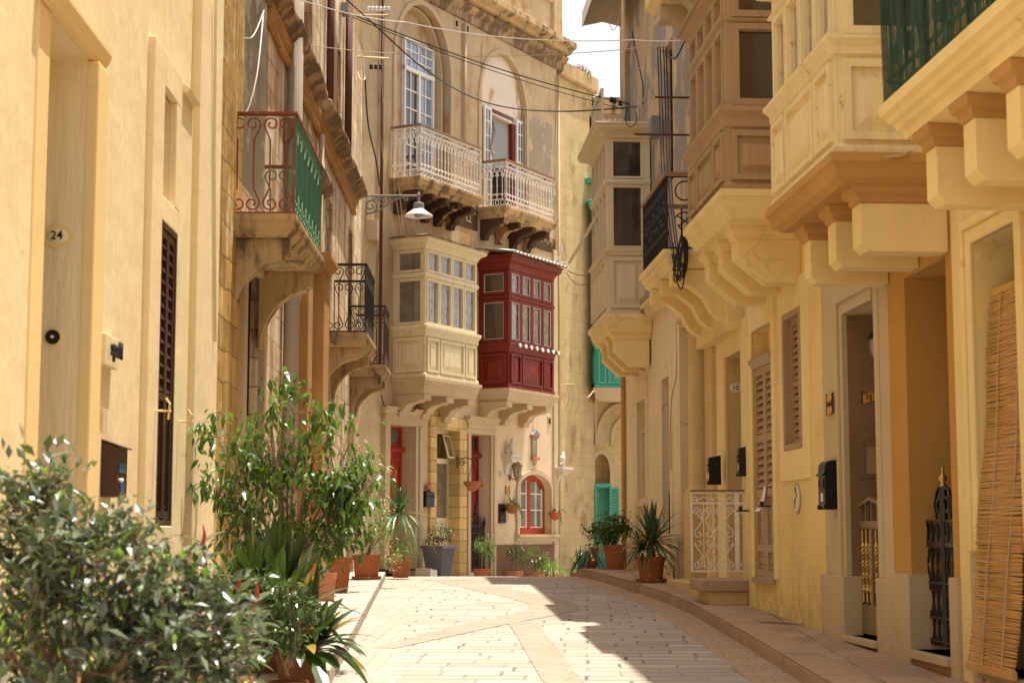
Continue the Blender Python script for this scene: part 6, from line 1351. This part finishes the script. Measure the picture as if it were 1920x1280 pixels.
single('junction_box',MB().box(FB,26.0,26.3,.02,.14,PX(637,22,26).z,PX(637,4,26).z),M['grey_m'],'small grey junction box high on the peeling house','junction box',bev=.006); single('junction_box',MB().box(FR,25.0,25.3,.02,.16,PX(1215,255,25).z,PX(1215,218,25).z),M['grey_m'],'small grey junction box beside the greige balcony roof','junction box',bev=.006)
wire(cat3([(1040,492,37),(1050,478,37),(1052,460,37)]),.02,'cable_w','stout white cable tail at the corrugated roof corner')
wire(sag(PX(1065,508,37),PX(1113,515,33),.05),.01,'cable_b','black cable from the corrugated roof to the greige balcony, upper one'); wire(sag(PX(1062,510,37),PX(1113,520,33),.22),.008,'cable_b','black cable sagging below from the corrugated roof to the greige balcony')
# ================================================================ plants
class Fol(MB):
    def __init__(s): super().__init__(); s.t = []
    def leaf(s, p, d, L, W, up=None, fold=.25, droop=.25, segs=2, tint=None, wpos=.45):
        d = Vector(d).normalized(); up = Vector(up or (0,0,1))
        sd = d.cross(up)
        if sd.length < .05: sd = d.cross(Vector((1,.3,0)))
        sd.normalize(); nn = sd.cross(d).normalized(); tint = random.random() if tint is None else tint
        b = len(s.v); p = Vector(p); ts = [0]+[(i+1)/segs*.999 if i < segs-1 else 1 for i in range(segs)]
        if segs == 2: ts = [0, wpos, 1]
        rows = []
        for t in ts:
            c = p+d*L*t-Vector((0,0,droop*L*t*t))
            if t in (0, 1): s.v.append(c); rows.append((len(s.v)-1,))
            else:
                w = W*.5*(math.sin(math.pi*t**.8))**.7 if segs > 2 else W*.5
                s.v += [c-sd*w+nn*w*fold, c, c+sd*w+nn*w*fold]; k = len(s.v); rows.append((k-3,k-2,k-1))
        for A, B in zip(rows, rows[1:]):
            if len(A) == 1 and len(B) == 3: fs = [(A[0],B[0],B[1]),(A[0],B[1],B[2])]
            elif len(A) == 3 and len(B) == 1: fs = [(A[0],B[0],A[1]),(A[1],B[0],A[2])]
            else: fs = [(A[0],B[0],B[1],A[1]),(A[1],B[1],B[2],A[2])]
            s.f += fs; s.t += [tint]*len(fs)
    def done(s, name, mat, parent, smooth=False):
        o = s.build(name, mat, parent, recalc=False, smooth=smooth); a = o.data.attributes.new('tint','FLOAT','FACE'); a.data.foreach_set('value', s.t); return o
def rv(k=1): return Vector((random.gauss(0,k),random.gauss(0,k),random.gauss(0,k)))
def bez(a,b,c,k=7): return [a*(1-t)**2+b*2*t*(1-t)+c*t*t for t in [i/k for i in range(k+1)]]
M['bark'] = plaster('grey_brown_bark', (.30,.21,.13), var=.3, streak=.3, bump=.6)
M['green_stem'] = plaster('green_stem', (.16,.17,.06), var=.3, bump=.2)
M['lf_ficus'] = leafm('weeping_fig_leaf', (.018,.05,.012), (.13,.23,.035), .28, .28)
M['lf_grey'] = leafm('grey_green_leaf', (.055,.07,.045), (.20,.22,.15), .30, .15)
M['lf_dark'] = leafm('dark_broad_leaf', (.010,.028,.008), (.035,.075,.014), .30, .12)
M['brownpot'] = plaster('dark_brown_pot', (.17,.075,.04), var=.2, streak=.3, bump=.2)
M['lf_yel'] = leafm('yellowing_leaf', (.25,.22,.03), (.35,.12,.03), .45, .3)
M['lf_rub'] = leafm('rubber_plant_leaf', (.05,.075,.04), (.13,.16,.08), .22, .12, spec=.7)
M['lf_jade'] = leafm('fleshy_leaf', (.035,.075,.03), (.10,.16,.06), .28, .12)
M['lf_var'] = leafm('variegated_leaf', (.10,.17,.04), (.50,.50,.25), .45, .35)
M['lf_fern'] = leafm('feathery_leaf', (.05,.13,.03), (.16,.26,.07), .5, .35)
M['lf_yucca'] = leafm('yucca_leaf', (.015,.045,.018), (.06,.12,.05), .35, .15)
M['lf_bright'] = leafm('bright_leaf', (.06,.15,.02), (.22,.36,.05), .4, .4)
M['petal'] = leafm('orange_petal', (.62,.28,.04), (.75,.45,.12), .6, .3)
M['red_bud'] = paint('red_sheath', (.40,.03,.02), .4)
def pot(T, c, r, h, mat, rim=.03, saucer=False, taper=.72, soil=True):
    c=Vector(c); z0=.03 if saucer else 0
    if saucer: MB().lathe(c,[(r*.85,0),(r*1.05,.012),(r*1.08,.045),(r*1.02,.045),(r*.95,.02)],28).build('saucer',mat,T,smooth=False)
    MB().lathe(c,[(r*taper,z0),(r*taper*1.02,z0+.01),(r*.93,h-.08),(r*.94,h-.075),(r,h-.07),(r*1.01,h-.01),(r,h),(r*.92,h),(r*.9,h-.04)],28).build('pot',mat,T)
    if soil: MB().lathe(c,[(r*.9,h-.045),(r*.5,h-.03),(.01,h-.028)],18).build('soil',M['soil'],T)
def bush(T, base, blobs, n, per, L, W, mat, stem=.012, cl=.09, droop=.35, shell=.45, trunk=None, twig=True, down=-.1, fold=.25, tm=None, xmin=-99, smat=None, tint=None, segs=2):
    base=Vector(base); st=MB(); fo=Fol(); top=base+Vector(trunk) if trunk else base
    if trunk: st.tube(bez(base,base+Vector(trunk)*.5+Vector((random.uniform(-.03,.03),random.uniform(-.03,.03),0)),top),[stem*2.2-(stem*.9)*i/7 for i in range(8)],7)
    wts=[b[2] for b in blobs]; hubs=[]
    for i in range(max(4,n//9)):
        c,r,_=random.choices(blobs,wts)[0]; v=rv().normalized()*.55; hp_=Vector(c)+Vector((v.x*r[0],v.y*r[1],v.z*r[2]))
        if hp_.x < xmin+.1: hp_.x = xmin+.1
        hm=top*.5+hp_*.5+Vector((0,0,-.10*(hp_-top).length))+rv(.03); hq=bez(top+rv(.01),hm,hp_,8); hubs.append(hq)
        if twig: st.tube(hq,[stem*(1.15-.75*k/8) for k in range(9)],5)
    for i in range(n):
        c,r,_=random.choices(blobs,wts)[0]; c=Vector(c)
        v=rv().normalized()*(shell+(1-shell)*random.random())**.6
        p=c+Vector((v.x*r[0],v.y*r[1],v.z*r[2]))
        if p.x < xmin: p.x = xmin+random.random()*.15
        hq=min(hubs,key=lambda h:(h[-1]-p).length); o0=hq[random.randint(4,8)]
        mid=(o0*.5+p*.5)+Vector((0,0,.04))+rv(.02)
        path=bez(o0,mid,p,6)
        if twig: st.tube(path,[stem*(.42-.3*k/6) for k in range(7)],4)
        ax=(p-mid).normalized()
        for k in range(per):
            t=random.random()
            if t < .35: o=path[random.randint(3,5)]+rv(cl*.35)
            else: o=p+rv(cl*.55)
            d=(ax*.35+rv(.6)+Vector((0,0,down))).normalized()
            ll=L*random.uniform(.45,1.25); fo.leaf(o,d,ll,W*ll/L*random.uniform(.85,1.1),up=(random.gauss(0,.35),random.gauss(0,.35),1),droop=droop,fold=fold,segs=segs,tint=(random.random()**1.3 if tint is None else tint))
    if twig or trunk: st.build('stem',smat or M['bark'],T)
    fo.done('foliage',mat,T); return fo
def at(px,py,Y): return PX(px,py,Y)
def gnd(px,Y,h): p=PX(px,1000,Y); return Vector((p.x,Y,gz(Y)+h))
random.seed(11)
# foreground grey-green bush
b=gnd(150,6.4,.12); b.x=-1.62
T=thing('shrub','large grey-green leaved shrub in the left foreground','shrub',b)
pot(T,b,.24,.34,M['terra'])
bush(T,b+Vector((0,0,.3)),[(at(60,1010,6.3),(.24,.25,.27),1.0),(at(190,1085,6.2),(.36,.3,.27),1.6),(at(340,1175,6.2),(.26,.3,.22),1.2),(at(130,1230,6.1),(.45,.3,.28),1.3),(at(415,1225,6.4),(.13,.2,.13),.35),(at(85,895,6.4),(.10,.12,.11),.2)],370,13,.074,.033,M['lf_grey'],stem=.008,cl=.075,droop=.15,shell=.3,trunk=(0,0,.2),xmin=-2.3,down=.1)
fo=Fol()
for i in range(170):
    c=random.choice([at(60,1010,6.3),at(190,1085,6.2),at(330,1175,6.2)]); v=rv().normalized(); o=c+Vector((v.x*.26,v.y*.26,v.z*.24)); fo.leaf(o,rv(),.07*random.uniform(.6,1.2),.03,droop=.2)
fo.done('young_leaves',M['lf_bright'],T)
b=gnd(60,7.4,.12); T=thing('leafy_plant','bright green broad leaved plant behind the grey-green shrub','plant',b)
pot(T,b,.16,.25,M['terra']); bush(T,b+Vector((0,0,.25)),[(at(70,1190,7.4),(.25,.2,.25),1)],40,8,.13,.05,M['lf_bright'],stem=.006,cl=.1,droop=.4,trunk=(0,0,.1),xmin=-2.35)
# strap leaved plant bottom
def rosette(T,c,n,L,W,mat,el=(10,80),droop=.5,segs=6,fold=.35,name='foliage',tipyel=0,hub=.02):
    f=Fol(); y=Fol(); c=Vector(c)
    for i in range(n):
        a=random.random()*2*math.pi; e=math.radians(random.uniform(*el)); ll=L*random.uniform(.65,1.1)
        d=Vector((math.cos(a)*math.cos(e),math.sin(a)*math.cos(e),math.sin(e)))
        (y if random.random()<tipyel else f).leaf(c+Vector((math.cos(a)*hub,math.sin(a)*hub,random.uniform(0,.05))),d,ll,W*random.uniform(.8,1.15),droop=droop*random.uniform(.5,1.3)*math.cos(e),segs=segs,fold=fold)
    f.done(name,mat,T)
    if y.f: y.done('faded_leaves',M['lf_yel'],T)
b=gnd(420,8.2,.12); T=thing('strap_plant','low strap leaved plant at the bottom edge beside the pavement','plant',b); pot(T,b,.12,.17,M['terra']); rosette(T,b+Vector((0,0,.17)),46,.34,.045,M['lf_bright'],(5,75),.7,hub=.05)
# rubber plant
b=gnd(425,9.6,.12); T=thing('rubber_plant','rubber plant with broad glossy leaves and red sheaths','plant',b); pot(T,b,.16,.26,M['terra'])
st=MB(); fo=Fol(); rb=[]
for (px,py,Y) in ((380,1020,9.5),(445,1105,9.4),(470,1165,9.2),(410,1160,9.3),(480,1130,9.8)):
    tip=at(px,py,Y); pth=bez(b+Vector((0,0,.25)),b*.3+tip*.7+Vector((.02,0,-.05)),tip,8); st.tube(pth,.009,6)
    for k in range(9):
        o=pth[8-k//2] if k<8 else pth[4]; a=k*2.4+random.random(); e=.75-.12*k; fo.leaf(o,(math.cos(a),math.sin(a)*.9,e),.19*random.uniform(.8,1.1),.085,droop=.25,segs=6,fold=.22)
    rb.append([tip,tip+Vector((.01,0,.05)),tip+Vector((.0,0,.11))])
st.build('stem',M['bark'],T); fo.done('foliage',M['lf_rub'],T,smooth=True)
for s_ in rb: MB().tube(s_,[.012,.010,.002],6).build('sheath',M['red_bud'],T)
# small fleshy bush
b=gnd(545,10.2,.12); T=thing('fleshy_bush','small round leaved succulent bush in a brown pot at the pavement edge','plant',b); pot(T,b,.12,.17,M['brownpot'])
bush(T,b+Vector((0,0,.2)),[(at(545,1165,10.2),(.20,.18,.22),1),(at(500,1110,10.3),(.14,.14,.14),.5)],130,9,.055,.032,M['lf_jade'],stem=.006,cl=.05,droop=.15,shell=.25,trunk=(0,0,.05))
# aspidistras
for (px,Y,n,L,ty,lab) in ((500,12.3,135,.84,.07,'dense dark aspidistra clump under the weeping fig, the taller one'),(560,11.3,70,.58,.09,'dark aspidistra clump spilling over the pavement edge, the lower one')):
    b=gnd(px,Y,.12); T=thing('aspidistra',lab,'plant',b,'aspidistras by the left wall'); pot(T,b,.15,.26,M['brownpot']); c=b+Vector((0,0,.26 if Y>12 else .22))
    rosette(T,c,n,L,.115,M['lf_dark'],(38 if Y>12 else 10,88),.85,segs=7,fold=.16,tipyel=ty,hub=.12)
# weeping fig
b=gnd(545,13.4,.12); T=thing('weeping_fig','tall weeping fig tree with glossy drooping leaves against the left wall','tree',b); pot(T,b,.22,.34,M['terra'])
Y=13.4
blobs=[(at(520,800,Y),(.42,.4,.42),1.2),(at(430,860,Y),(.34,.35,.38),.9),(at(620,840,Y),(.40,.4,.42),1.2),(at(560,930,Y-.1),(.5,.35,.30),1.0),(at(670,900,Y+.1),(.22,.3,.34),.7),(at(395,930,Y),(.2,.25,.2),.35),(at(640,990,Y),(.25,.3,.2),.6),(at(480,985,Y-.1),(.35,.3,.2),.7),(at(570,1010,Y-.2),(.35,.3,.16),.6),(at(525,720,Y),(.14,.2,.1),.25)]
bush(T,b+Vector((0,0,.3)),blobs,215,13,.088,.042,M['lf_ficus'],stem=.012,cl=.095,droop=.35,shell=.5,trunk=(.0,0,.42),xmin=-2.52,down=-.7)
# pots along the left wall further on
b=gnd(609,20.0,.12); T=thing('terracotta_pot','pale terracotta pot with dry twigs, beside the taller pot','pot',b); pot(T,b,.145,.32,M['terra_l'],taper=.8); bush(T,b+Vector((0,0,.3)),[(at(615,1010,20),(.28,.2,.22),1)],22,3,.06,.02,M['lf_var'],stem=.006,cl=.06)
b=gnd(637,21.6,.12); T=thing('terracotta_pot','tall terracotta pot of pale variegated leaves','pot',b); pot(T,b,.155,.43,M['terra'],taper=.68); bush(T,b+Vector((0,0,.4)),[(at(635,985,21.6),(.22,.2,.32),1),(at(690,880,21.7),(.26,.25,.36),1.1)],75,11,.075,.03,M['lf_var'],stem=.008,cl=.10,trunk=(0,0,.1),droop=.4)
b=gnd(688,24.6,.12); T=thing('terracotta_pot','squat terracotta pot on a saucer with a loose variegated bush','pot',b); pot(T,b,.20,.35,M['terra'],saucer=True,taper=.82); bush(T,b+Vector((0,0,.32)),[(at(690,1000,24.6),(.36,.3,.26),1.2),(at(715,965,24.7),(.22,.25,.22),.5),(at(740,1050,24.4),(.16,.2,.12),.3)],110,11,.06,.022,M['lf_var'],stem=.006,cl=.09,droop=.3)
b=gnd(752,27.2,.0); b.z=gz(27.2)+.02; T=thing('asparagus_fern','feathery green asparagus fern spilling beside the first red door','plant',b); pot(T,b,.17,.28,M['terra']); bush(T,b+Vector((0,0,.26)),[(at(752,1005,27.2),(.24,.25,.30),1),(at(765,1040,27.1),(.16,.2,.16),.4)],85,22,.05,.007,M['lf_fern'],stem=.005,cl=.11,droop=.3,smat=M['green_stem'])
b=gnd(745,29.2,.05); T=thing('dracaena','tall dracaena with long arching leaves in front of the first red door','plant',b); pot(T,b,.2,.3,M['terra']); MB().tube([b+Vector((0,0,.28)),at(748,965,29.2)],.025,8).build('stem',M['bark'],T); rosette(T,at(748,965,29.2),60,.68,.05,M['lf_yucca'],(-25,88),.7,segs=6,hub=.03,tipyel=.06)
MB().tube([b+Vector((-.1,0,.28)),at(742,880,29.2)],.012,5).build('cane',M['reed'],T)
# planter by the clad window
c=FC.pt(FC.q(823,1050,.5)[0],.5,0); c=Vector((c.x,c.y,gz(c.y)+.01)); T=thing('planter','square grey ribbed planter with a dark shrub beside the stone clad window','planter',c)
Fp=Fr((c.x,c.y),FC.d,FC.n); mb=MB(); ht=PX(823,1022,c.y).z-c.z
for k in range(9):
    pass
mb.loft([Fp.pt(-.17,-.15,c.z),Fp.pt(.17,-.15,c.z),Fp.pt(.17,.15,c.z),Fp.pt(-.17,.15,c.z)],[Fp.pt(-.25,-.22,c.z+ht-.06),Fp.pt(.25,-.22,c.z+ht-.06),Fp.pt(.25,.22,c.z+ht-.06),Fp.pt(-.25,.22,c.z+ht-.06)])
for i in range(7):
    t=(i+.5)/7*2-1; mb.loft([Fp.pt(t*.15-.012,.148,c.z),Fp.pt(t*.15+.012,.148,c.z),Fp.pt(t*.15+.012,.158,c.z),Fp.pt(t*.15-.012,.158,c.z)],[Fp.pt(t*.22-.016,.218,c.z+ht-.07),Fp.pt(t*.22+.016,.218,c.z+ht-.07),Fp.pt(t*.22+.016,.230,c.z+ht-.07),Fp.pt(t*.22-.016,.230,c.z+ht-.07)])
mb.build('body',M['greypot'],T); MB().box(Fp,-.285,.285,-.25,.25,c.z+ht-.06,c.z+ht).build('rim',M['greypot'],T,bev=.008)
bush(T,c+Vector((0,0,ht)),[(at(828,1000,c.y),(.28,.22,.17),1),(at(800,1012,c.y),(.14,.15,.08),.3)],60,9,.06,.026,M['lf_dark'],stem=.006,cl=.08,droop=.3)
# plants at the foot of the pink house
def cpl(px,n,name,label,cat,potr,poth,fn,mat=None):
    c=FC.pt(FC.q(px,1070,n)[0],n,0); c=Vector((c.x,c.y,gz(c.y)+.02)); T=thing(name,label,cat,c); pot(T,c,potr,poth,mat or M['terra']); fn(T,c,c.y)
hp=lambda py,Y: PX(900,py,Y).z
def f1(T,c,Y): bush(T,c+Vector((0,0,.15)),[(at(907,1020,Y),(.20,.18,.14),1),(at(915,1040,Y),(.12,.14,.12),.3)],45,10,.065,.024,M['lf_fern'],stem=.008,cl=.08,trunk=(0,0,hp(1035,Y)-c.z-.1),droop=.5,down=-.6)
def f2(T,c,Y): bush(T,c+Vector((0,0,.2)),[(at(966,1035,Y),(.17,.15,.2),1)],38,8,.06,.028,M['lf_dark'],stem=.008,cl=.07,trunk=(0,0,.25))
def f3(T,c,Y): bush(T,c+Vector((0,0,.2)),[(at(1000,1045,Y),(.32,.22,.22),1),(at(1020,1060,Y),(.2,.2,.14),.4)],100,10,.06,.02,M['lf_ficus'],stem=.006,cl=.08,trunk=(0,0,.1))
def f4(T,c,Y): rosette(T,c+Vector((0,0,.22)),110,.42,.016,M['lf_bright'],(0,85),.9,segs=5,hub=.08)
def f5(T,c,Y): rosette(T,c+Vector((0,0,.25)),40,.62,.035,M['lf_yucca'],(0,88),.35,segs=5); 
cpl(903,.55,'potted_tree','slim potted tree with a pale stem in front of the second red door','plant',.17,.20,f1); cpl(962,.55,'potted_plant','upright leafy plant in a low terracotta bowl below the arched window','plant',.20,.18,f2)
cpl(1003,.6,'leafy_bush','dense dark leafy bush against the brown marble plinth','bush',.2,.15,f3); cpl(1034,.55,'grassy_plant','bright grassy spider plant at the pink house corner','plant',.17,.17,f4); cpl(1085,.35,'yucca','dark spiky yucca against the golden corner house','plant',.18,.22,f5)
# hanging pots on the pink house
def wallpot(px,py,r,label,fn,hemi=True):
    u,z=FC.q(px,py,.16); c=FC.pt(u,.17,z); T=thing('hanging_pot',label,'hanging pot',c); MB().lathe(c,[(.02,-r*1.15),(r*.55,-r*.95),(r*.9,-r*.35),(r,0),(r*.9,0)],20).build('pot',M['clay_red'],T); MB().tube([FC.pt(u,0,z),FC.pt(u,.1,z-.02)],.012).build('hook',M['iron'],T); fn(T,c); return T,c
wallpot(959,945,.17,'clay wall pot with trailing spider plant left of the arched window',lambda T,c:(rosette(T,c,46,.38,.022,M['lf_fern'],(-10,80),1.3,segs=6),))
wallpot(1040,960,.15,'clay wall pot with a drooping cactus right of the arched window',lambda T,c:(rosette(T,c+Vector((.05,0,.02)),14,.30,.04,M['lf_jade'],(0,50),1.1,segs=5),))
u,z=FC.q(886,905,.35); c=FC.pt(u,.35,z); T=thing('hanging_pot','orange clay bowl hung on chains from an iron bracket by the second red door','hanging pot',c); MB().lathe(c,[(.02,-.17),(.10,-.12),(.17,-.02),(.19,.03),(.16,.03)],20).build('bowl',M['terra'],T)
zb2=FC.q(886,863,.35)[1]; mb=MB()
for a in range(3): mb.tube([c+Vector((.17*math.cos(a*2.1),.17*math.sin(a*2.1),.03)),Vector((c.x,c.y,zb2))],.005,4)
mb.build('chain',M['iron'],T); br=MB(); sdf=FC.side(u,-1); stroke(br,sdf,[(0,zb2+.03),(.2,zb2+.06),(.36,zb2+.02)],.012); stroke(br,sdf,spiral((.1,zb2-.04),.07,.02,math.pi*.5,-math.pi*2,18),.010); stroke(br,sdf,[(0,zb2-.14),(.0,zb2+.1)],.014); br.build('bracket',M['iron'],T)
# right pavement pots
b=gnd(1153,28.2,.13); T=thing('terracotta_pot','terracotta pot with a glossy round leaved bush at the end of the right pavement','pot',b); pot(T,b,.19,.40,M['terra'],taper=.7); bush(T,b+Vector((0,0,.38)),[(at(1140,990,28.2),(.32,.26,.22),1.2),(at(1122,1000,28.1),(.2,.2,.24),.5),(at(1165,985,28.3),(.16,.2,.2),.5)],120,10,.075,.042,M['lf_ficus'],stem=.007,cl=.085,droop=.2,tm=None)
b=gnd(1104,29.3,.0); b.z=gz(29.3); T=thing('orange_flower','drooping plant with orange flowers beside the right pavement end','plant',b); pot(T,b,.15,.26,M['terra']); rosette(T,b+Vector((0,0,.42)),26,.42,.05,M['lf_yucca'],(-40,40),.8,segs=5); fo=Fol()
for i in range(60): o=at(random.choice((1112,1126,1118)),1028,29.2)+rv(.05); fo.leaf(o,rv()+Vector((0,0,-.8)),.09,.03,droop=.4)
fo.done('flower',M['petal'],T); MB().tube([b+Vector((0,0,.2)),at(1118,1028,29.2)],.01,5).build('stem',M['green_stem'],T)
b=gnd(1220,23.75,.13); T=thing('yucca','spiky dark yucca in a terracotta pot on the right pavement','plant',b); pot(T,b,.20,.35,M['terra'],saucer=True,taper=.78); MB().tube([b+Vector((0,0,.33)),b+Vector((.01,0,.55))],.04,8).build('stem',M['bark'],T)
rosette(T,b+Vector((.01,0,.52)),78,.62,.048,M['lf_yucca'],(-25,88),.45,segs=6,hub=.03,tipyel=.05); rosette(T,b+Vector((-.1,.05,.40)),34,.50,.038,M['lf_yucca'],(-10,70),.6,segs=6,hub=.03)
b=gnd(1262,24.2,.13); T=thing('trailing_plant','thin straggly plant hanging behind the yucca pot','plant',b); bush(T,b+Vector((0,0,.05)),[(b+Vector((0,0,.25)),(.10,.1,.22),1)],34,4,.04,.012,M['lf_dark'],stem=.005,cl=.05)
# dry weeds on the coping of the corner house
wd=MB(); u0=FD.q(1085,140)[0]
fo=Fol()
for i in range(260):
    u=u0+random.random()*(uDend-u0); p=FD.pt(u,-.05-random.random()*.2,zD+.38); d=rv(.5)+Vector((0,0,1)); L=.12+.22*random.random()*(1 if .35<(u-u0)/(uDend-u0)<.9 else .4); fo.leaf(p,d,L,.018,droop=.3); fo.leaf(p+d.normalized()*L*.8,rv(),.07,.03)
o=fo.done('dry_weeds',leafm('dry_weed',(.22,.09,.04),(.34,.20,.10),.8,.2),None); b0=FD.pt((u0+uDend)/2,-.1,zD+.38)
for v in o.data.vertices: v.co-=b0
o.location=b0; tag(o,'dry reddish weeds growing along the coping of the corner house','weeds'); o['kind']='stuff'
# fallen leaves on the road
fo=Fol()
for i in range(26):
    y=random.uniform(13,26); x=lerp(LK,y)+random.random()**2*1.0+.03; p=Vector((x,y,gz(y)+.012)); fo.leaf(p,(random.gauss(0,1),random.gauss(0,1),.1),.05,.025,droop=0)
o=fo.done('fallen_leaves',leafm('fallen_leaf',(.35,.2,.06),(.45,.3,.12),.8,.1),None); tag(o,'dry fallen leaves scattered along the left kerb','leaves'); o['kind']='stuff'
